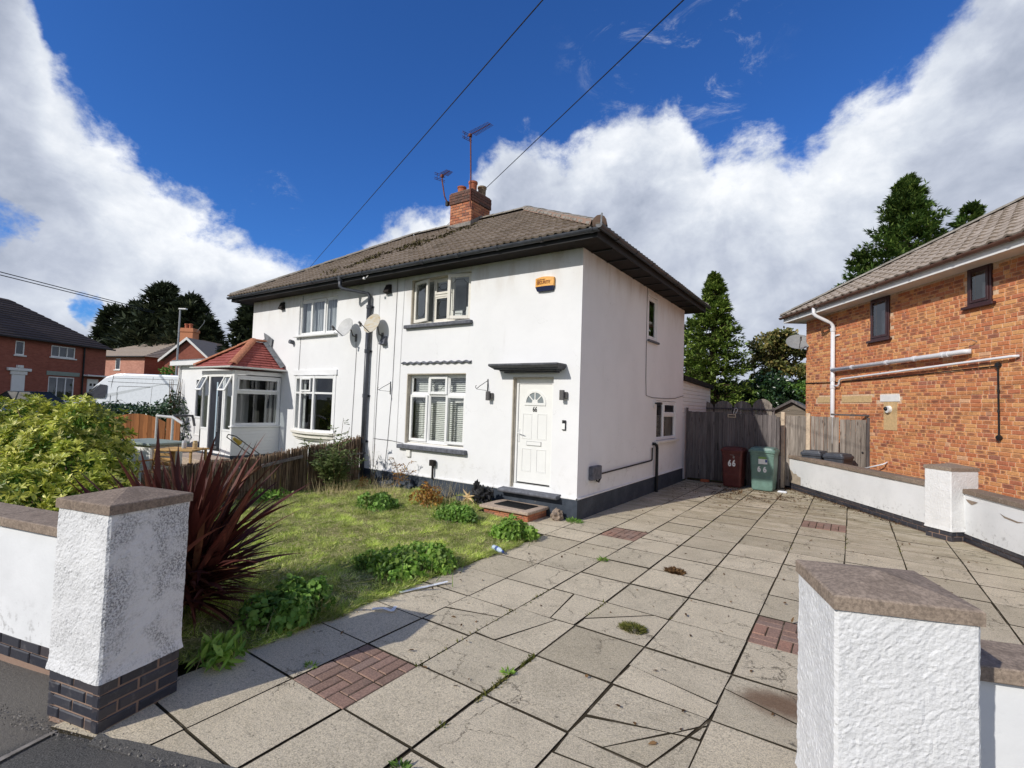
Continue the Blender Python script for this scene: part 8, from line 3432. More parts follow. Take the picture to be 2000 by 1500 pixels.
# long main roof behind the gable, running right
ra, rb, rc, rd = PD(395, 664, 54), PD(560, 700, 54), PD(560, 735, 49), PD(395, 708, 50)
mb = MB()
mb.faces([tuple(ra), tuple(rb), tuple(rc), tuple(rd), tuple(ra + Vector((0, 0, -3))), tuple(rb + Vector((0, 0, -3)))], [(0, 1, 2, 3), (0, 4, 5, 1)])
obj('main_roof', mb, 'roof_tile_dark', tw)
pc = PD(369, 652, 51)
MC = frame((pc.x, pc.y, 0), dw)
mb = MB(MC)
mb.box(-0.65, 0.65, -0.4, 0.6, pc.z - 2.6, pc.z + 0.55)
mb.box(-0.72, 0.72, -0.47, 0.67, pc.z + 0.15, pc.z + 0.4)
chm = obj('chimney', mb, 'chimney_brick', tw)
for i in (-0.35, 0.1):
  mb = MB(MC)
  mb.lathe([(0.16, 0), (0.16, 0.35), (0.2, 0.38), (0.2, 0.48), (0.14, 0.5)], 10, (i, 0.1, pc.z + 0.55))
  obj('chimney_pot', mb, 'clay_pot', chm)
pa_ = PD(386, 640, 51)
mb = MB()
mb.tube([tuple(PD(384, 648, 51)), tuple(PD(398, 632, 51)), tuple(PD(400, 625, 51))], 0.03, 5)
obj('aerial_mast', mb, 'steel_grey', tw)

# street lamp
lp0 = PD(352, 604, 31)
t = thing('street_lamp', 'tall thin grey street lamp in front of the dark conifers', 'street lamp', (lp0.x, lp0.y, 0.3))
mb = MB()
mb.tube([(lp0.x, lp0.y, 0.2), (lp0.x, lp0.y, 1.6), (lp0.x, lp0.y, lp0.z)], [0.09, 0.07, 0.045], 10)
obj('lamp_post', mb, 'steel_grey', t)
rv = (Rc.to_3x3() @ Vector((1, 0, 0)))
mb = MB(frame((lp0.x, lp0.y, lp0.z), (rv.x, rv.y, 0)))
mb.cbox(-0.06, 0.42, -0.10, 0.10, -0.03, 0.06, 0.02)
obj('lamp_head', mb, 'stone_white', t)

# ------------------------------------------------------------------ van and cars
def extrude_profile(mb, prof, y0, y1, inset_top=None):
  """prof: list (x, z, halfwidth)"""
  n_ = len(prof)
  P = [(x, -w_, z) for x, z, w_ in prof] + [(x, w_, z) for x, z, w_ in prof]
  F = [tuple(range(n_)), tuple(range(n_, 2 * n_))[::-1]]
  for i in range(n_):
    j = (i + 1) % n_
    F.append((i, n_ + i, n_ + j, j))
  mb.faces(P, F)

def wheel(mb_parent, M, x, y, r_, parent):
  mb = MB(M)
  s_ = -1 if y < 0 else 1
  mb.tube([(x, y - s_ * 0.22, r_), (x, y, r_)], r_, 18)
  w_ = obj('wheel', mb, 'tyre', parent)
  mb = MB(M)
  mb.tube([(x, y - s_ * 0.02, r_), (x, y + s_ * 0.012, r_)], r_ * 0.62, 14)
  obj('rim', mb, 'steel_grey', w_)

vn = PD(164, 790, 27.0)
rvx = Vector((rv.x, rv.y, 0)).normalized()
VM = frame((vn.x, vn.y, 0.15), rvx)
van = thing('parked_van', 'large white high-roof panel van parked beyond the hedge', 'van', (vn.x, vn.y, 0.15))
Hh = 2.72
prof = [(0.0, 0.45, 0.93), (0.02, 0.95, 0.95), (0.25, 1.22, 0.97), (0.75, 1.42, 0.96), (1.30, 2.05, 0.90), (1.78, 2.52, 0.84), (2.30, Hh - 0.03, 0.82), (2.9, Hh, 0.82), (5.9, Hh - 0.02, 0.82), (6.05, 2.5, 0.86), (6.1, 1.4, 0.98), (6.1, 0.45, 0.98)]
mb = MB(VM)
# side panels bulge: use three width layers
n_ = len(prof)
layers_ = []
extrude_profile(mb, prof, 0, 0)
me = mb.mesh('van_body', 'van_white')
ob = bpy.data.objects.new('body', me)
attach(ob, van)
bv = ob.modifiers.new('bevel', 'BEVEL')
bv.width = 0.09
bv.segments = 3
bv.limit_method = 'ANGLE'
bv.angle_limit = math.radians(50)

def side_pt(x, z, off=0.006):
  # width by height
  w_ = 0.97 if z < 1.45 else 0.97 - (z - 1.45) / (Hh - 1.45) * 0.15
  return (x, -(w_ + off), z)

def side_poly(pts, nm, matn, off=0.006, th=0.0):
  mb = MB(VM)
  mb.poly([side_pt(x, z, off) for x, z in pts])
  return obj(nm, mb, matn, van, fix=False)

side_poly([(0.98, 1.40), (1.85, 1.38), (1.98, 1.62), (1.95, 2.06), (1.58, 2.10)], 'window', 'door_charcoal', 0.03)
side_poly([(0.72, 1.42), (0.94, 1.40), (1.50, 2.08), (1.40, 2.02)], 'quarter_window', 'number_black', 0.02)
mb = MB(VM)
for pts in (((2.16, 0.6), (2.16, 2.15), (2.20, 2.6)), ((2.5, 0.9), (2.5, 1.95), (2.58, 2.03), (4.2, 2.03)), ((1.95, 2.25), (4.2, 2.22), (6.0, 2.2)), ((2.2, 2.45), (6.0, 2.45)), ((4.3, 0.6), (4.3, 2.55)), ((0.7, 1.0), (2.1, 1.05), (6.0, 1.0))):
  mb.tube([side_pt(x, z, 0.004) for x, z in pts], 0.010, 4)
obj('panel_line', mb, 'light_grey', van)
mb = MB(VM)
mb.cbox(0.98, 1.14, -1.22, -1.02, 1.28, 1.60, 0.03)
obj('wing_mirror', mb, 'black_plastic', van)
mb = MB(VM)
mb.cbox(-0.03, 0.25, -0.90, 0.90, 0.32, 0.62, 0.04)
obj('bumper', mb, 'black_plastic', van)
mb = MB(VM)
mb.faces([(0.06, -0.95, 0.95), (0.30, -0.99, 1.12), (0.42, -0.99, 1.0), (0.08, -0.96, 0.82)], [(0, 1, 2, 3)])
obj('headlight', mb, 'dish_grey', van)
for (x, y) in ((1.0, -0.97), (5.0, -0.99), (1.0, 0.97), (5.0, 0.99)):
  wheel(None, VM, x, y, 0.36, van)

def car(label, M, matn, L=4.4, W_=1.75, H_=1.44):
  t = thing('parked_car', label, 'car', tuple(M.translation), 'cars parked beyond the bush')
  hw = W_ / 2
  body = [(0.0, 0.35, hw * .86), (0.0, 0.62, hw * .90), (0.12, 0.72, hw * .94), (1.1, 0.88, hw * .97), (3.55, 0.93, hw * .97), (L - 0.06, 0.90, hw * .92), (L, 0.6, hw * .90), (L, 0.35, hw * .88)]
  mb = MB(M)
  extrude_profile(mb, body, 0, 0)
  me_ = mb.mesh('car_body', matn)
  o_ = bpy.data.objects.new('body', me_)
  attach(o_, t)
  b_ = o_.modifiers.new('bevel', 'BEVEL')
  b_.width = 0.07
  b_.segments = 3
  b_.limit_method = 'ANGLE'
  b_.angle_limit = math.radians(40)
  # cabin: lower wide, upper narrow
  low = [(1.08, 0.87), (3.75, 0.90)]
  up = [(1.80, H_ - 0.02), (3.15, H_ - 0.03)]
  wl, wu = hw * 0.90, hw * 0.68
  P = [(1.08, -wl, .87), (3.85, -wl, .9), (3.85, wl, .9), (1.08, wl, .87), (1.85, -wu, H_), (3.15, -wu, H_), (3.15, wu, H_), (1.85, wu, H_)]
  mb = MB(M)
  mb.faces(P, [(0, 1, 5, 4), (1, 2, 6, 5), (2, 3, 7, 6), (3, 0, 4, 7)])
  obj('glasshouse', mb, 'glass_obscure' if matn != 'car_green' else 'number_black', t)
  mb = MB(M)
  mb.cbox(1.80, 3.20, -wu - 0.02, wu + 0.02, H_ - 0.02, H_ + 0.025, 0.02)
  obj('roof_panel', mb, matn, t)
  mb = MB(M)
  for s_ in (-1, 1):
    for (a, b) in ((P[0], P[4]), (P[1], P[5])):
      mb.tube([(a[0], s_ * abs(a[1]), a[2]), (b[0], s_ * abs(b[1]), b[2])], 0.035, 5)
    mb.tube([(2.5, s_ * wl, .9), (2.5, s_ * wu, H_)], 0.035, 5)
  obj('pillar', mb, matn, t)
  for s_ in (-1, 1):
    mb = MB(M)
    mb.cbox(-0.015, 0.10, s_ * hw * 0.62 - 0.2, s_ * hw * 0.62 + 0.2, 0.55, 0.68, 0.02)
    obj('headlight', mb, 'dish_grey', t)
    mb = MB(M)
    mb.cbox(1.30, 1.42, s_ * (hw + 0.02) - 0.08, s_ * (hw + 0.02) + 0.08, 0.88, 1.02, 0.02)
    obj('wing_mirror', mb, matn, t)
    for x in (0.85, 3.5):
      wheel(None, M, x, s_ * hw * 0.95, 0.31, t)
  return t

c1 = PD(138, 790, 29)
car('dark green saloon car parked in front of the far brick terrace', frame((c1.x, c1.y, 0.25), -rvx), 'car_green', 4.5, 1.75, 1.45)
c2 = PD(98, 800, 21)
car('beige car just showing its bonnet above the yellow bush', frame((c2.x, c2.y, -0.02), -rvx), 'car_beige', 4.4, 1.7, 1.35)
# ================================================================== VEGETATION
def add_leafobj(name, me, parent, kind='stuff'):
  o = bpy.data.objects.new(name, me)
  attach(o, parent)
  if kind:
    o['kind'] = kind
  return o

# ---- front lawn
LAWN = [(-5.33, -6.0), (-0.2, -6.05), (0.03, -5.6), (0.03, -1.25), (-0.75, -1.22), (-0.75, -0.72), (-1.5, -0.72), (-1.5, -0.05), (-5.33, -0.05)]

def in_poly(x, y, poly):
  c = np.zeros(len(x), bool)
  n = len(poly)
  j = n - 1
  for i in range(n):
    xi, yi = poly[i]
    xj, yj = poly[j]
    m = ((yi > y) != (yj > y)) & (x < (xj - xi) * (y - yi) / (yj - yi + 1e-12) + xi)
    c ^= m
    j = i
  return c

def lawn_z(x, y):
  edge = min(1.0, max(0.0, (0.03 - x) / 0.35))
  b = 0.03 * edge + 0.025 * fbm((x, y, 0), 1.3, 3)
  b += 0.09 * max(0, min(1, (y + 1.2) / 1.0)) * max(0, min(1, (-0.9 - x) / 0.8))      # rises to the plinth
  return b - 0.01

def build_lawn():
  st_ = 0.10
  xs = np.arange(-5.33, 0.05, st_)
  ys = np.arange(-6.1, 0.0, st_)
  mb = MB()
  idx = {}

  def vid(i, j):
    if (i, j) not in idx:
      x, y = xs[i], ys[j]
      x = min(x, 0.035 + 0.02 * fbm((x, y, 4), 3))
      idx[(i, j)] = mb.pt((x, y, lawn_z(x, y)))
    return idx[(i, j)]
  cx, cy = np.meshgrid(xs[:-1] + st_ / 2, ys[:-1] + st_ / 2, indexing='ij')
  ins = in_poly(cx.ravel(), cy.ravel(), LAWN).reshape(cx.shape)
  for i in range(len(xs) - 1):
    for j in range(len(ys) - 1):
      if ins[i, j]:
        mb.f.append([vid(i, j), vid(i + 1, j), vid(i + 1, j + 1), vid(i, j + 1)])
        mb.r.append(0.0)
  return obj('lawn', mb, 'lawn_base', smooth=True, kind='structure')

def b_lawnbase(g):
  p = g.pos()
  c = g.mix(g.ss(g.noise(p, 3.2, 7, 0.7), 0.35, 0.68), (0.19, 0.22, 0.06), (0.30, 0.31, 0.11))
  c = g.mix(g.ss(g.noise(p, 1.1, 5, 0.6), 0.5, 0.7, 0, 0.55), c, (0.36, 0.31, 0.15))
  c = g.mix(g.ss(g.noise(p, 30, 5, 0.7), 0.45, 0.7, 0, 0.7), c, (0.12, 0.12, 0.04))
  return bsdf(g, c, 1.0, g.bump(g.noise(p, 45, 5, 0.75), 0.9, 0.03), 0.05)

mat('lawn_base', b_lawnbase)
build_lawn()

def scatter_grass():
  n = 210000
  x = RNG.uniform(-5.33, 0.12, n)
  y = RNG.uniform(-6.0, -0.08, n)
  k = in_poly(x, y, LAWN) | ((x > 0.0) & (x < 0.03 + 0.06 * RNG.random(n) ** 2) & (y < -1.3) & (y > -5.5))
  # nothing where the pillar and camera hide it
  x, y = x[k], y[k]
  dx_ = x - 3.76
  dy_ = y + 7.47
  dist = np.hypot(dx_, dy_)
  prob = np.clip(7.0 / dist, 0, 1) ** 1.0
  k = RNG.random(len(x)) < prob
  x, y = x[k], y[k]
  n = len(x)
  f1 = np.array([fbm((a, b, 0), 1.6, 3) for a, b in zip(x, y)])
  f2 = np.array([fbm((a, b, 7), 5.5, 2) for a, b in zip(x, y)])
  z = np.array([lawn_z(a, b) for a, b in zip(x, y)]) - 0.004
  keep = RNG.random(n) < np.clip(0.80 + 1.1 * f1 + 1.3 * f2, 0.12, 1.0)
  x, y, z, f1, f2 = x[keep], y[keep], z[keep], f1[keep], f2[keep]
  n = len(x)
  lean = RNG.normal(0, 0.75, (n, 2)) + np.stack([f2 * 1.6, f1 * 1.6], 1)
  d = np.stack([lean[:, 0], lean[:, 1], np.full(n, 0.75)], 1)
  L = RNG.uniform(0.028, 0.068, n) * (1 + 1.2 * np.clip(f2, -0.4, 1))
  W = RNG.uniform(0.0045, 0.0085, n)
  rn = np.clip(RNG.beta(2, 3.2, n) + 0.35 * f1, 0, 1)
  dry = RNG.random(n) < 0.16 + 0.42 * np.clip(f2 + 0.2, 0, 1)
  rn[dry] = RNG.uniform(0.8, 1.0, dry.sum())
  me = leaf_mesh('grass', np.stack([x, y, z], 1), unit(d), rdir(n), L, W, 'grass_blade', shape='tri', rnd=rn)
  o = add_leafobj('lawn_grass', me, None)
  o['label'] = 'patchy mown green and straw coloured grass of the front lawn'
  # ragged thatch hanging over the slabs
  n = 5200
  y = RNG.uniform(-5.7, -1.25, n)
  ed = np.array([0.05 + 0.075 * fbm((0, b, 1), 2.2, 3) for b in y])
  x = ed - np.abs(RNG.normal(0, 0.07, n)) + 0.02
  d = unit(np.stack([RNG.normal(0.6, 0.6, n), RNG.normal(0, 0.7, n), RNG.uniform(0.05, 0.9, n)], 1))
  rn = RNG.uniform(0.1, 1.0, n)
  me = leaf_mesh('edge_grass', np.stack([x, y, RNG.uniform(0.0, 0.02, n)], 1), d, rdir(n, 1), RNG.uniform(0.03, 0.10, n), RNG.uniform(0.004, 0.009, n), 'grass_blade', shape='tri', rnd=rn)
  o = add_leafobj('edge_grass', me, None)
  o['label'] = 'ragged grass and thatch spilling from the lawn over the slab edge'
  # clippings lying flat
  n = 26000
  x, y = RNG.uniform(-5.2, 0.0, n), RNG.uniform(-5.9, -0.3, n)
  k = in_poly(x, y, LAWN)
  x, y = x[k], y[k]
  f = np.array([fbm((a, b, 3), 3.0, 3) for a, b in zip(x, y)])
  k = f > -0.05
  x, y = x[k], y[k]
  n = len(x)
  z = np.array([lawn_z(a, b) for a, b in zip(x, y)]) + RNG.uniform(0.015, 0.04, n)
  d = unit(np.stack([RNG.normal(size=n), RNG.normal(size=n), RNG.normal(0, 0.15, n)], 1))
  me = leaf_mesh('clippings', np.stack([x, y, z], 1), d, np.tile([0, 0, 1.0], (n, 1)), RNG.uniform(0.03, 0.09, n), RNG.uniform(0.004, 0.007, n), 'dry_stalk', shape='tri')
  o = add_leafobj('grass_clippings', me, None)
  o['label'] = 'straw coloured grass clippings lying on the front lawn'

scatter_grass()

# neighbour's brighter grass
def scatter_neighbour():
  poly = [(-9.0, -6.3), (-5.45, -5.6), (-5.45, -0.2), (-7.6, -0.1), (-8.55, -2.0), (-12.0, -2.2), (-12.0, -6.6)]
  mb = MB()
  mb.poly([(x, y, 0.02) for x, y in poly])
  obj('neighbour_lawn', mb, 'lawn_base', kind='structure')
  n = 30000
  x, y = RNG.uniform(-12, -5.45, n), RNG.uniform(-6.5, -0.1, n)
  k = in_poly(x, y, poly)
  x, y = x[k], y[k]
  n = len(x)
  d = np.stack([RNG.normal(0, 0.5, n), RNG.normal(0, 0.5, n), np.ones(n)], 1)
  me = leaf_mesh('grass', np.stack([x, y, np.full(n, 0.02)], 1), unit(d), rdir(n), RNG.uniform(0.05, 0.12, n), RNG.uniform(0.008, 0.014, n), 'grass_bright', shape='tri')
  o = add_leafobj('neighbour_grass', me, None)
  o['label'] = 'bright green grass of the neighbouring garden behind the reed screen'

scatter_neighbour()

def leaf_clump(label, c, rx, ry, h, n, L, matn, cat='plant', name='leafy_clump', group=None, lobes=9, wr=0.9, tufts=0, tl=0.25):
  """low mounded weed: many rounded leaves on thin stems"""
  t = thing(name, label, cat, c, group)
  lob = []
  for i in range(lobes):
    a, r_ = random.uniform(0, 2 * math.pi), math.sqrt(random.random()) * 0.72
    lob.append((c[0] + rx * r_ * math.cos(a), c[1] + ry * r_ * math.sin(a), h * random.uniform(0.55, 1.0) * (1 - 0.45 * r_), random.uniform(0.28, 0.42)))
  per = n // lobes
  P, D_, N_ = [], [], []
  for (lx, ly, lh, lr) in lob:
    v = rdir(per, 0.35)
    v[:, 2] = np.abs(v[:, 2])
    r_ = RNG.uniform(0.80, 1.0, per) ** 0.7
    p = np.stack([lx + v[:, 0] * lr * rx * 1.1 * r_, ly + v[:, 1] * lr * ry * 1.1 * r_, c[2] + 0.02 + v[:, 2] * lh * r_], 1)
    P.append(p)
    N_.append(unit(v + RNG.normal(0, 0.35, (per, 3))))
    D_.append(unit(np.cross(N_[-1], rdir(per)) + v * 0.25))
  P, D_, N_ = np.concatenate(P), np.concatenate(D_), np.concatenate(N_)
  m = len(P)
  me = leaf_mesh('foliage', P, D_, N_, RNG.uniform(0.6, 1.15, m) * L, RNG.uniform(0.6, 1.1, m) * L * wr, matn, shape='leaf')
  add_leafobj('foliage', me, t)
  # stems
  k = 60
  base = np.stack([c[0] + RNG.normal(0, rx * 0.3, k), c[1] + RNG.normal(0, ry * 0.3, k), np.full(k, c[2] - 0.02)], 1)
  dd_ = unit(np.stack([RNG.normal(0, 0.5, k), RNG.normal(0, 0.5, k), np.ones(k)], 1))
  me = leaf_mesh('stems', base, dd_, rdir(k), RNG.uniform(0.5, 0.95, k) * h, np.full(k, 0.006), 'dry_stalk', shape='tri')
  add_leafobj('stems', me, t)
  if tufts:
    k = tufts
    base = np.stack([c[0] + RNG.normal(0, rx * 0.45, k), c[1] + RNG.normal(0, ry * 0.45, k), np.full(k, c[2] - 0.01)], 1)
    dd_ = unit(np.stack([RNG.normal(0, 0.6, k), RNG.normal(0, 0.6, k) - 0.1, np.ones(k)], 1))
    me = leaf_mesh('grass_tuft', base, dd_, rdir(k), RNG.uniform(0.5, 1.1, k) * tl, np.full(k, 0.008), 'grass_bright', shape='tri')
    add_leafobj('grass_tuft', me, t)
  return t

leaf_clump('round green weed clump on the lawn left of the orange shrub', (-3.02, -1.66, 0.02), 0.46, 0.36, 0.34, 1500, 0.062, 'leaf_green', tufts=60)
leaf_clump('green weed clump between the orange shrub and the doorstep', (-1.50, -1.35, 0.02), 0.46, 0.34, 0.33, 1500, 0.055, 'leaf_green', tufts=260, tl=0.32)
leaf_clump('bright green weed clump spilling over the slabs below the doorstep', (-0.22, -1.58, 0.02), 0.37, 0.33, 0.34, 1500, 0.060, 'leaf_bright', tufts=160, tl=0.28)
leaf_clump('wide green weed clump at the lawn edge by the plastic litter strip', (-0.28, -3.42, 0.02), 0.46, 0.46, 0.30, 2100, 0.060, 'leaf_bright', lobes=13, tufts=150)
leaf_clump('dark green weed clump in shade at the lawn edge near the pillar', (-0.14, -4.95, 0.02), 0.33, 0.42, 0.36, 1900, 0.062, 'leaf_green', lobes=11, tufts=60)
leaf_clump('sunlit tall grass tuft at the left of the wide weed clump', (-0.75, -3.62, 0.02), 0.25, 0.25, 0.14, 250, 0.04, 'leaf_bright', tufts=420, tl=0.20)
leaf_clump('low dandelion-like leaves at the foot of the grimy pillar', (0.06, -5.66, 0.01), 0.16, 0.20, 0.16, 130, 0.14, 'leaf_bright', lobes=5, wr=0.32)
leaf_clump('dark low leaves at the foot of the reed screen', (-5.05, -2.55, 0.02), 0.28, 0.5, 0.16, 300, 0.13, 'leaf_green', lobes=8, wr=0.35)
leaf_clump('rusty orange dying shrub in front of the plinth', (-2.55, -0.86, 0.05), 0.36, 0.26, 0.46, 900, 0.062, 'leaf_orange', lobes=9, wr=0.5, tufts=0)
leaf_clump('small yellow-orange seedling near the downpipe', (-4.62, -0.62, 0.05), 0.10, 0.10, 0.36, 160, 0.055, 'leaf_orange', lobes=5, wr=0.5)

# dry tall grasses in front of the plinth
def dry_stalks(label, c, sx, sy, h, n, w=0.006):
  base = np.stack([c[0] + RNG.normal(0, sx, n), c[1] + RNG.normal(0, sy, n), np.full(n, 0.02)], 1)
  d = unit(np.stack([RNG.normal(0, 0.28, n), RNG.normal(0, 0.28, n), np.ones(n)], 1))
  me = leaf_mesh('stalks', base, d, rdir(n), RNG.uniform(0.4, 1.0, n) * h, np.full(n, w), 'dry_stalk', shape='tri')
  t = thing('dry_grass_tuft', label, 'grass tuft', c)
  add_leafobj('stalks', me, t)

dry_stalks('straw coloured dead stalks rising behind the orange shrub', (-2.4, -0.6, 0), 0.30, 0.12, 0.62, 90)
dry_stalks('straw coloured grass tuft between the downpipe and the round weed clump', (-3.9, -0.75, 0), 0.35, 0.18, 0.42, 220)
dry_stalks('pale dry grass around the foot of the leafy shrub by the reed screen', (-4.7, -1.15, 0), 0.28, 0.30, 0.40, 260)

# ---- leafy shrub by the reed screen
def twig_shrub(label, c, stems, matn, leaf=0.06, name='leafy_shrub'):
  t = thing(name, label, 'shrub', c)
  mbs = MB()
  P, D_, N_ = [], [], []
  for (dx_, dy_, h, dens) in stems:
    pts = []
    for i in range(7):
      u = i / 6
      pts.append((c[0] + dx_ * u ** 1.3 + 0.02 * fbm((u * 3, dx_, dy_), 2), c[1] + dy_ * u ** 1.3, c[2] + h * u))
    mbs.tube(pts, [0.010 * (1 - 0.75 * i / 6) + 0.001 for i in range(7)], 5)
    for k in range(dens):
      u = random.uniform(0.18, 1.0)
      i = min(5, int(u * 6))
      q = Vector(pts[i]).lerp(Vector(pts[i + 1]), u * 6 - i)
      a = random.uniform(0, 2 * math.pi)
      d = Vector((math.cos(a), math.sin(a), random.uniform(0.0, 0.6))).normalized()
      for s in range(4):
        q2 = q + d * (0.025 + 0.028 * s)
        P.append(q2)
        D_.append((d + Vector((random.uniform(-.8, .8), random.uniform(-.8, .8), random.uniform(-.3, .4)))).normalized())
        N_.append(Vector((random.uniform(-.5, .5), random.uniform(-.5, .5), 1)).normalized())
  obj('stems', mbs, 'twig', t)
  P, D_, N_ = np.array(P), np.array(D_), np.array(N_)
  m = len(P)
  add_leafobj('foliage', leaf_mesh('foliage', P, D_, N_, RNG.uniform(0.6, 1.2, m) * leaf, RNG.uniform(0.4, 0.6, m) * leaf, matn, shape='leaf'), t)

stems = [(random.uniform(-0.5, 0.5), random.uniform(-0.5, 0.4), random.uniform(0.5, 1.0), 36) for _ in range(34)]
stems += [(0.02, 0.1, 1.50, 26), (-0.15, 0.0, 1.35, 20), (0.20, 0.12, 1.32, 18), (0.30, -0.1, 1.15, 16), (-0.3, 0.1, 1.15, 14), (0.1, -0.2, 1.2, 14)]
twig_shrub('tall leafy shrub with feathery shoots beside the reed screen', (-4.90, -1.10, 0.0), stems, 'leaf_shrub', 0.075)
twig_shrub('spindly grey weed standing against the white wall right of the downpipe', (-4.75, -0.30, 0.0), [(0.05, 0.0, 0.95, 9), (-0.12, 0, 0.8, 7), (0.18, 0.0, 0.72, 6), (0.28, -.1, 0.5, 6)], 'leaf_shrub', 0.03, 'thin_weed')
twig_shrub('wilted brown-green weed at the plinth left of the meter cover', (-3.95, -0.25, 0.1), [(0.25, 0.0, 0.55, 18), (-0.2, 0, 0.6, 16), (0.4, 0.0, 0.4, 14), (0.0, -.1, 0.5, 14), (0.12, -.15, 0.35, 14)], 'leaf_orange', 0.05, 'thin_weed')

# ---- phormium: spiky dark red leaves, each one a part
ph = thing('phormium', 'large spiky dark red phormium behind the grimy pillar', 'plant', (-0.72, -5.50, 0))

def blade_mesh(L, W_, droop, seed, twist=0.0):
  n = 7
  P, F = [], []
  rr = random.Random(seed)
  for i in range(n + 1):
    u = i / n
    w_ = W_ * (0.55 + 0.45 * math.sin(min(1, u * 1.7) * math.pi / 2)) * (1 - max(0, (u - 0.45) / 0.55) ** 1.6)
    w_ = max(w_, 0.0008)
    # parabola bending forward: x out, z along
    x = droop * L * u * u
    z = L * (u - 0.28 * droop * u ** 3)
    f = w_ * 0.55 * (1 - u * 0.7)
    ca, sa = math.cos(twist * u), math.sin(twist * u)
    P += [(x - sa * w_, -w_ * ca, z + 0), (x + f, 0, z), (x + sa * w_, w_ * ca, z)]
  for i in range(n):
    a = i * 3
    F += [(a, a + 1, a + 4, a + 3), (a + 1, a + 2, a + 5, a + 4)]
  me = bpy.data.meshes.new('leaf')
  me.from_pydata(P, [], F)
  me.materials.append(MATS['phormium_leaf'])
  me.polygons.foreach_set('use_smooth', [True] * len(me.polygons))
  return me

blades = [blade_mesh(1.0, random.uniform(0.022, 0.032), dr, k, random.uniform(-0.6, 0.6)) for k, dr in enumerate((0.02, 0.06, 0.12, 0.2, 0.32, 0.10, 0.16, 0.26))]
nb_ = 0
phex = []
phst_v, phst_f = [], []
for i in range(760):
  if nb_ >= 298:
    phex.append(i)
  a = random.uniform(0, 2 * math.pi)
  u = random.random()
  th = 8 + 84 * (u ** 0.72)
  if th > 62:
    th = random.uniform(60, 94)
  L = random.uniform(0.78, 1.12) * (1.30 if th < 40 else 0.86 if th < 75 else 0.72)
  me = blades[min(7, int(th / 12)) if random.random() < 0.7 else random.randrange(8)]
  base = Vector((-0.98 + random.gauss(0, 0.09), -5.48 + random.gauss(0, 0.09), 0.10 + 0.24 * random.random()))
  M = Matrix.Translation(base) @ Matrix.Rotation(a, 4, 'Z') @ Matrix.Rotation(math.radians(th), 4, 'Y') @ Matrix.Rotation(random.uniform(-.3, .3), 4, 'Z') @ Matrix.Scale(L, 4)
  tip = M @ Vector((0.15, 0, 0.95))
  bad = False
  for u_ in (0.35, 0.55, 0.75, 0.95):
    q_ = M @ Vector((0.2 * u_ * u_, 0, u_))
    # clear of the wall behind it and of the pillar
    offw = (q_.x + 0.69) * LD[1] - (q_.y + 6.385) * LD[0]
    if (offw > -0.30 and q_.z < 1.02) or (-0.32 < q_.x < 0.42 and q_.y < -5.86 and q_.z < 1.3):
      bad = True
  if bad:
    continue
  if tip.z < 0.02:
    continue
  if nb_ < 298:
    inst('leaf', me, M, ph)
    nb_ += 1
  elif i % 2:
    off = len(phst_v)
    M2 = M @ Matrix.Scale(0.86, 4)
    phst_v += [tuple(M2 @ v.co) for v in me.vertices]
    phst_f += [tuple(off + k for k in f.vertices) for f in me.polygons]
mb = MB()
mb.v, mb.f, mb.r = phst_v, phst_f, [0.0] * len(phst_f)
o_ = obj('inner_leaves', mb, 'phormium_leaf', ph, smooth=True, kind='stuff', fix=False)
print('blades', nb_, len(phst_f))

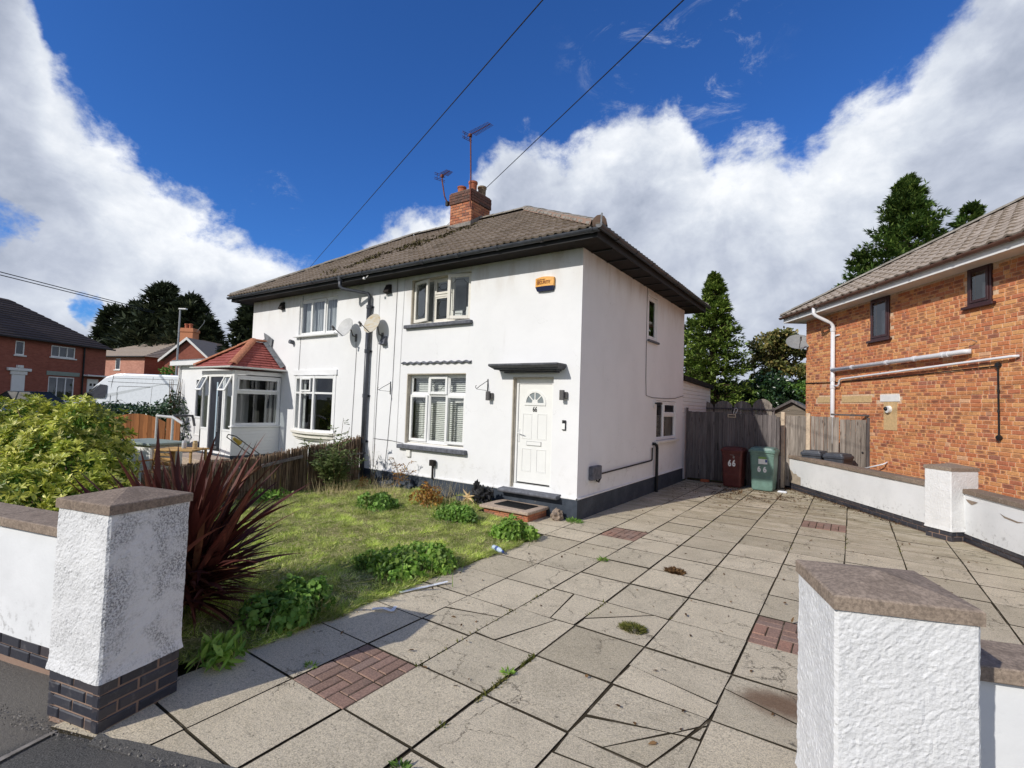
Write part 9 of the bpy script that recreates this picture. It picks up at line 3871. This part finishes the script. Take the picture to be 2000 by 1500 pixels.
# ---- yellow-green bush (rosettes of leaves at the shoot tips)
def rosette_bush(label, lobes, n_ros, leaf, matn, name='flowering_bush', inner='leaf_green', base=(0, 0, 0), nl=8, width=0.42):
  t = thing(name, label, 'bush', base)
  cs = []
  tot = sum(l[3] * l[4] for l in lobes)
  for (cx, cy, cz, rx, rz) in lobes:
    m = int(n_ros * rx * rz / tot)
    v = rdir(m, 0.25)
    v = v[v[:, 2] > -0.45]
    k = len(v)
    bump_ = np.array([1 + 0.30 * fbm((a[0] * 1.0 + cx, a[1], a[2]), 2.3, 3) for a in v])
    r_ = bump_ * RNG.uniform(0.90, 1.03, k)
    p = np.stack([cx + v[:, 0] * rx * r_, cy + v[:, 1] * rx * 0.85 * r_, cz + v[:, 2] * rz * r_], 1)
    # drop points inside another lobe
    ok = np.ones(k, bool)
    for (ox, oy, oz, orx, orz) in lobes:
      if (ox, oy, oz) == (cx, cy, cz):
        continue
      q = ((p[:, 0] - ox) / orx) ** 2 + ((p[:, 1] - oy) / (orx * .85)) ** 2 + ((p[:, 2] - oz) / orz) ** 2
      ok &= q > 0.62
    ok &= p[:, 2] > 0.05
    cs.append((p[ok], v[ok]))
  P = np.concatenate([c[0] for c in cs])
  V = np.concatenate([c[1] for c in cs])
  m = len(P)
  axis = unit(V + RNG.normal(0, 0.30, V.shape) + np.array([0, 0, 0.45]))
  ref = rdir(m)
  s = unit(np.cross(axis, ref))
  b = np.cross(axis, s)
  LP, LD, LN, LR, LL = [], [], [], [], []
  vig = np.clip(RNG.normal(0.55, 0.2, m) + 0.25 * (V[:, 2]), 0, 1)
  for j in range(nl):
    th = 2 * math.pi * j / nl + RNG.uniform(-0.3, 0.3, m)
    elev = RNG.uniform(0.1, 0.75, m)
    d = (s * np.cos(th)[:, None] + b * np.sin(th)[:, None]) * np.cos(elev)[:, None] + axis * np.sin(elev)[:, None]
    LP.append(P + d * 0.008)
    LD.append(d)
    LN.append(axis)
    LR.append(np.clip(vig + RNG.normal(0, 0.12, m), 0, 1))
    LL.append(leaf * RNG.uniform(0.7, 1.15, m))
  LP, LD, LN, LR, LL = map(np.concatenate, (LP, LD, LN, LR, LL))
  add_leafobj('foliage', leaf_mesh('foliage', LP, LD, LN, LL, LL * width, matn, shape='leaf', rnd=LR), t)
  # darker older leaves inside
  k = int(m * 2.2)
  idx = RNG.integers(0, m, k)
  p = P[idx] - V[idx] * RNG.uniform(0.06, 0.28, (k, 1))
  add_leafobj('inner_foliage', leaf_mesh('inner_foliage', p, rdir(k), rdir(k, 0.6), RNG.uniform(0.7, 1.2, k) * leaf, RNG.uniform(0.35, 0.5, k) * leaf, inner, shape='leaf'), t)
  mbs = MB()
  for _ in range(30):
    q = P[random.randrange(m)]
    b0 = Vector((base[0] + random.gauss(0, 0.15), base[1] + random.gauss(0, 0.15), 0))
    mid = b0.lerp(Vector(q), 0.5) + Vector((0, 0, 0.1))
    mbs.tube([tuple(b0), tuple(mid), tuple(q)], [0.02, 0.012, 0.005], 5)
  obj('branches', mbs, 'twig', t)
  return t

rosette_bush('large yellow-green bush behind the left wall, lit by the sun',
       [(-5.75, -5.0, 0.80, 0.75, 0.92), (-4.9, -5.15, 0.55, 0.62, 0.62), (-6.9, -5.0, 0.75, 1.0, 0.66), (-8.6, -5.1, 0.8, 1.2, 0.88), (-4.15, -5.25, 0.30, 0.50, 0.50), (-5.0, -5.75, 0.45, 0.7, 0.5), (-3.6, -5.45, 0.20, 0.36, 0.32)],
       3600, 0.095, 'leaf_yellowgreen', base=(-5.4, -5.1, 0), nl=8, width=0.40)

# dark glossy hedge in front of the van
def hedge(label, pts, rz, n, matn, leaf, name='hedge', sprigs=0):
  t = thing(name, label, 'hedge' if name == 'hedge' else 'shrub', pts[0][:3])
  P, N_ = [], []
  for (cx, cy, cz, rx, rzz) in pts:
    m = n // len(pts)
    v = rdir(m, 0.3)
    r_ = np.array([1 + 0.25 * fbm((a[0] + cx, a[1], a[2]), 3, 3) for a in v]) * RNG.uniform(0.75, 1.02, m)
    P.append(np.stack([cx + v[:, 0] * rx * r_, cy + v[:, 1] * rx * r_, np.maximum(0.05, cz + v[:, 2] * rzz * r_)], 1))
    N_.append(unit(v + RNG.normal(0, 0.5, v.shape)))
  P, N_ = np.concatenate(P), np.concatenate(N_)
  m = len(P)
  d = unit(np.cross(N_, rdir(m)) + np.array([0, 0, 0.1]))
  add_leafobj('foliage', leaf_mesh('foliage', P, d, N_, RNG.uniform(0.7, 1.2, m) * leaf, RNG.uniform(0.4, 0.6, m) * leaf, matn, shape='leaf'), t)
  if sprigs:
    mbs = MB()
    for _ in range(sprigs):
      c = pts[random.randrange(len(pts))]
      b0 = Vector((c[0] + random.uniform(-.5, .5) * c[3], c[1] + random.uniform(-.5, .5) * c[3], c[2]))
      mbs.tube([tuple(b0), tuple(b0 + Vector((random.uniform(-.2, .2), random.uniform(-.2, .2), c[4] + random.uniform(0.1, 0.5))))], [0.02, 0.006], 4)
    obj('branches', mbs, 'twig', t)
  return t

hp = []
for i, u in enumerate((185, 215, 245, 275, 305, 335)):
  q = PD(u, 812 - (4 if i in (2, 4) else 0), 18.5 - i * 0.4)
  hp.append((q.x, q.y, 0.75, 0.85, 0.72 + (0.22 if i == 5 else 0.0)))
hedge('dark glossy green hedge between the orange fence and the van', hp, 0.8, 7000, 'leaf_darkgloss', 0.13, sprigs=0)
q = PD(344, 760, 16.5)
hedge('wispy dark shrub rising against the white extension', [(q.x, q.y, 1.2, 0.45, 0.75)], 0.6, 420, 'leaf_darkgloss', 0.12, name='leafy_shrub', sprigs=8)

# ---- trees
def conifer(label, base, top_z, R, matn, n_br, spray, group=None, low=0.12, lean=(0, 0), sway=0.35, name='conifer_tree', power=0.85, up=0.35, sp_per=10, width=0.42, fr=4, jag=0.5):
  t = thing(name, label, 'tree', base, group)
  Hh_ = top_z - base[2]
  mb = MB()
  mb.tube([(base[0], base[1], base[2] - 0.2), (base[0] + lean[0] * 0.5, base[1] + lean[1] * .5, base[2] + Hh_ * 0.5), (base[0] + lean[0], base[1] + lean[1], base[2] + Hh_ * 0.97)],
      [R * 0.085 + 0.06, R * 0.05 + 0.03, 0.02], 8)
  obj('trunk', mb, 'bark', t)
  P, D_, N_ = [], [], []
  limb = MB()
  for i in range(n_br):
    u = low + (1 - low) * (i + random.random()) / n_br
    a = random.uniform(0, 2 * math.pi)
    prof_ = (1 - u) ** power
    if u < low + 0.12:
      prof_ *= 0.8
    l = R * prof_ * random.uniform(1 - jag * 0.7, 1 + jag * 0.45) + 0.12 * R * (1 - u) + 0.10
    o = Vector((base[0] + lean[0] * u, base[1] + lean[1] * u, base[2] + Hh_ * u))
    d = Vector((math.cos(a), math.sin(a), up * random.uniform(0.5, 1.5)))
    d.normalize()
    tip = o + d * l
    if i % 3 == 0:
      limb.tube([tuple(o), tuple(o.lerp(tip, 0.8))], [0.015 * R + 0.01, 0.005], 4)
    for k in range(sp_per):
      s = 0.30 + 0.70 * (k + random.random()) / sp_per
      q = o.lerp(tip, s)
      q.z += -0.10 * l * math.sin(s * 2.2) + random.gauss(0, 0.05) * R * 0.4
      side = Vector((-d.y, d.x, 0)) * random.uniform(-1, 1) * l * 0.28 * (1.15 - s)
      q = q + side
      for f in range(fr):
        dd_ = (d * 1.0 + Vector((random.gauss(0, .65), random.gauss(0, .65), random.gauss(0.18, .45)))).normalized()
        P.append(q)
        D_.append(dd_)
        N_.append(Vector((random.gauss(0, .5), random.gauss(0, .5), 1)))
  # leader
  for k in range(16):
    q = Vector((base[0] + lean[0], base[1] + lean[1], top_z - 0.06 * Hh_ * random.random() * 2))
    P.append(q)
    D_.append(Vector((random.gauss(0, .35), random.gauss(0, .35), 1)).normalized())
    N_.append(Vector((1, 0, 0)))
  P, D_, N_ = np.array([tuple(p) for p in P]), np.array([tuple(p) for p in D_]), np.array([tuple(p) for p in N_])
  m = len(P)
  add_leafobj('crown', leaf_mesh('crown', P, D_, N_, RNG.uniform(0.6, 1.25, m) * spray, RNG.uniform(0.6, 1.1, m) * spray * width, matn, fold=0.3, shape='diamond'), t)
  if limb.f:
    obj('limbs', limb, 'bark', t)
  return t

conifer('slim bright green conifer just right of the white house', (-0.62, 12.2, 0), 7.05, 2.05, 'conifer_bright', 560, 0.18, low=0.04, power=0.92, up=0.15, sp_per=11, fr=5, lean=(0.05, 0), jag=0.55)
conifer('dense green conifer filling in behind the slim one, beside the house wall', (-1.9, 13.6, 0), 5.6, 1.8, 'conifer_bright', 200, 0.22, low=0.06, power=0.5, up=0.1, sp_per=10, fr=4)
conifer('tall green conifer rising behind the brick house roof', (5.75, 20.2, 0), 12.45, 3.7, 'conifer_mid', 520, 0.25, low=0.28, power=0.72, up=0.38, sp_per=15, fr=6, jag=0.75, width=0.30)
conifer('right-hand stem of the tall conifer behind the brick house', (7.9, 20.4, 0), 10.9, 2.6, 'conifer_mid', 240, 0.25, low=0.35, power=0.7, up=0.45, sp_per=10, fr=4, jag=0.7)
conifer('left shoulder conifer dipping towards the brick house gutter', (4.0, 20.6, 0), 9.5, 2.3, 'conifer_mid', 220, 0.25, low=0.35, power=0.65, up=0.30, sp_per=9, fr=4, jag=0.6)

def broadleaf(label, c, trunk_base, R, Rz, n, leaf, matn, name='broadleaf_tree', holes=0.0, nclump=60, cl=0.35):
  t = thing(name, label, 'tree', trunk_base)
  mb = MB()
  tops = []
  mb.tube([trunk_base, (c[0], c[1], c[2] - Rz * 0.5)], [0.16, 0.10], 8)
  obj('trunk', mb, 'bark', t)
  lm = MB()
  P = []
  for i in range(nclump):
    v = Vector(rdir(1, 0.15)[0])
    r_ = random.random() ** 0.45
    q = Vector((c[0] + v.x * R * r_, c[1] + v.y * R * r_, c[2] + v.z * Rz * r_))
    lm.tube([(c[0], c[1], c[2] - Rz * 0.5), tuple(Vector((c[0], c[1], c[2] - Rz * 0.3)).lerp(q, 0.5)), tuple(q)], [0.05, 0.025, 0.008], 4)
    m = n // nclump
    w_ = rdir(m) * (RNG.random((m, 1)) ** 0.5) * cl * random.uniform(0.6, 1.2)
    P.append(np.array(tuple(q))[None] + w_ * np.array([1, 1, 0.7]))
  P = np.concatenate(P)
  m = len(P)
  N_ = unit(rdir(m, 0.7))
  d = unit(np.cross(N_, rdir(m)))
  add_leafobj('crown', leaf_mesh('crown', P, d, N_, RNG.uniform(0.6, 1.2, m) * leaf, RNG.uniform(0.5, 0.8, m) * leaf, matn, shape='leaf'), t)
  obj('limbs', lm, 'bark', t)

broadleaf('thin bronze-green maple between the slim conifer and the brick house', (1.15, 16.0, 4.25), (0.9, 16.0, 0), 1.25, 1.35, 7200, 0.15, 'leaf_maple', nclump=85, cl=0.30)
broadleaf('dark green tree just left of the brick house corner', (2.65, 18.5, 3.3), (2.6, 18.5, 0), 0.95, 1.3, 4200, 0.15, 'conifer_mid', nclump=40, cl=0.45)
broadleaf('dark shaded undergrowth behind the domed fence', (0.7, 13.6, 2.2), (0.7, 13.6, 0), 1.9, 1.25, 7500, 0.16, 'leaf_darkgloss', name='shrubbery', nclump=70, cl=0.45)
broadleaf('green shrub top behind the garden shed', (2.0, 14.2, 2.6), (2.0, 14.2, 0), 0.9, 0.75, 2600, 0.13, 'leaf_green', name='leafy_shrub', nclump=26, cl=0.35)

dk = [('tallest dark conifer in the group behind the far pink brick house', 322, 562, 62, 5.9, 300),
    ('dark conifer on the left shoulder of the tallest one', 272, 596, 64, 4.6, 200),
    ('small pointed dark conifer at the left end of the group', 222, 604, 66, 3.4, 150),
    ('broad dark conifer on the right side of the group, behind the street lamp', 372, 584, 60, 4.8, 230),
    ('low dark conifer at the right end of the group', 408, 628, 58, 3.0, 120)]
for lab, u, v, dep, R, nbr in dk:
  q = PD(u, v, dep)
  g0_ = PD(u, 775, dep)
  conifer(lab, (q.x, q.y, 1.0), q.z, R, 'conifer_dark', nbr, 1.0, group='dark conifers beyond the far houses', low=0.08, power=0.62, up=0.35, sp_per=9, fr=4, jag=0.5, width=0.35)
q = PD(492, 598, 40)
conifer('dark conifer peeping out at the left corner of the white house', (q.x, q.y, 0.8), q.z + 0.3, 2.7, 'conifer_dark', 170, 0.65, group='dark conifers beyond the far houses', low=0.08, power=0.7, up=0.3, sp_per=9, fr=4)
q = PD(330, 720, 44)
broadleaf('green garden tree between the far gable and the van', (q.x, q.y, 2.6), (q.x, q.y, 0.6), 1.5, 1.3, 1500, 0.35, 'leaf_green', nclump=24, cl=0.6)

# ------------------------------------------------------------------ weeds, moss and debris on the drive
def joint_weeds():
  P, N = [], 0
  for (x, y0, y1, n) in ((1.79, -5.6, -3.9, 700), (1.79, -3.3, -2.0, 160), (1.20, -4.9, -2.8, 180), (2.41, -3.4, -0.5, 60), (3.05, -2.0, 3.5, 60), (3.69, -1.5, 2.5, 220), (4.33, -1, 2.2, 160), (1.79, -0.5, 5, 120)):
    for _ in range(n):
      y = random.uniform(y0, y1)
      if fbm((x * 3, y, 2), 2.2, 2) < 0.10:
        continue
      P.append((x + random.gauss(0, 0.010), y, -0.02))
  P = np.array(P)
  n = len(P)
  d = unit(np.stack([RNG.normal(0, 0.7, n), RNG.normal(0, 0.7, n), np.ones(n)], 1))
  me = leaf_mesh('joint_weeds', P, d, rdir(n), RNG.uniform(0.02, 0.06, n), RNG.uniform(0.008, 0.016, n), 'moss', shape='diamond')
  o = add_leafobj('joint_weeds', me, None)
  o['label'] = 'moss and tiny weeds growing in the slab joints'

joint_weeds()

def tuft(label, c, r_, h, n, matn, w=0.006, cat='grass tuft', name='grass_tuft', flat=0.9, L=0.06):
  t = thing(name, label, cat, (c[0], c[1], 0))
  rr = np.sqrt(RNG.random(n)) * r_
  a = RNG.uniform(0, 2 * np.pi, n)
  P = np.stack([c[0] + rr * np.cos(a), c[1] + rr * np.sin(a) * 0.7, 0.0 + (1 - (rr / r_) ** 2) * h * RNG.random(n)], 1)
  d = unit(np.stack([np.cos(a) * flat + RNG.normal(0, .4, n), np.sin(a) * flat + RNG.normal(0, .4, n), RNG.uniform(0.1, 1.0, n)], 1))
  add_leafobj('blades', leaf_mesh('blades', P, d, rdir(n, 1), RNG.uniform(0.5, 1.2, n) * L, np.full(n, w), matn, shape='diamond'), t)

tuft('round tuft of yellow-green moss in the middle of the driveway', (2.22, -3.28), 0.105, 0.03, 700, 'moss', 0.007, L=0.045)
tuft('clump of dead brown leaves on the driveway near the long joint', (2.07, -1.53), 0.10, 0.035, 260, 'dead_leaf', 0.02, 'dead leaves', 'dead_leaf_clump', L=0.05)
tuft('small bright green weed in a slab joint beside the lawn corner', (1.23, -1.68), 0.05, 0.03, 90, 'leaf_bright', 0.012, 'weed', 'small_weed', L=0.05)
tuft('small weed in the widest joint near the brick inset', (1.78, -4.52), 0.035, 0.03, 45, 'leaf_bright', 0.014, 'weed', 'small_weed', L=0.05)
tuft('small weed at the bottom edge in the wide joint', (1.86, -5.60), 0.04, 0.03, 40, 'leaf_green', 0.018, 'weed', 'small_weed', L=0.05)
tuft('little weed on the shaded slab by the dark weed clump', (0.62, -5.30), 0.035, 0.02, 30, 'leaf_bright', 0.012, 'weed', 'small_weed', L=0.04)
tuft('weeds at the front corner of the house plinth', (0.02, -0.10), 0.12, 0.05, 200, 'leaf_green', 0.010, 'weed', 'small_weed', L=0.07)

def debris():
  n = 2200
  x = RNG.normal(1.7, 0.8, n)
  y = RNG.normal(5.2, 0.75, n)
  k = (x > 0.1) & (y < 6.5) & ((x - 2.3) * 0.848 + (y - 7.25) * 0.53 < -0.05)
  x, y = x[k], y[k]
  f = np.array([fbm((a, b, 0), 2.5, 3) for a, b in zip(x, y)])
  k = f > -0.02
  x, y = x[k], y[k]
  # strip along the boundary wall foot
  m = 420
  t_ = RNG.uniform(0.0, 4.6, m)
  off = np.abs(RNG.normal(0.03, 0.10, m))
  wx = W0.x + E_HW.x * t_ + N_HW.x * (off + 0.02)
  wy = W0.y + E_HW.y * t_ + N_HW.y * (off + 0.02)
  m2 = 260
  lx, ly = RNG.uniform(0.1, 6.0, m2), RNG.uniform(-5, 5, m2)
  ok = (lx - 2.3) * 0.848 + (ly - 7.25) * 0.53 < -0.1
  x, y = np.concatenate([x, wx, lx[ok]]), np.concatenate([y, wy, ly[ok]])
  n = len(x)
  d = unit(np.stack([RNG.normal(size=n), RNG.normal(size=n), RNG.normal(0.05, 0.2, n)], 1))
  me = leaf_mesh('debris', np.stack([x, y, RNG.uniform(0.003, 0.02, n)], 1), d, rdir(n, 2), RNG.uniform(0.02, 0.06, n), RNG.uniform(0.008, 0.028, n), 'dead_leaf', shape='leaf')
  o = add_leafobj('leaf_litter', me, None)
  o['label'] = 'brown leaf litter scattered on the driveway near the bins and wall foot'

debris()

def pebbles():
  """grit along the tar edge and wall feet"""
  n = 900
  t_ = RNG.uniform(-0.9, 3.3, n)
  o_ = RNG.normal(0.0, 0.03, n)
  P = np.array([(*street(a, b), -0.004) for a, b in zip(t_, o_)])
  me = leaf_mesh('grit', P, rdir(n, 0.5), rdir(n), RNG.uniform(0.006, 0.016, n), RNG.uniform(0.006, 0.014, n), 'mortar_grey', shape='diamond', fold=0.6)
  o = add_leafobj('grit', me, None)
  o['label'] = 'loose grit along the edge of the pavement'

pebbles()
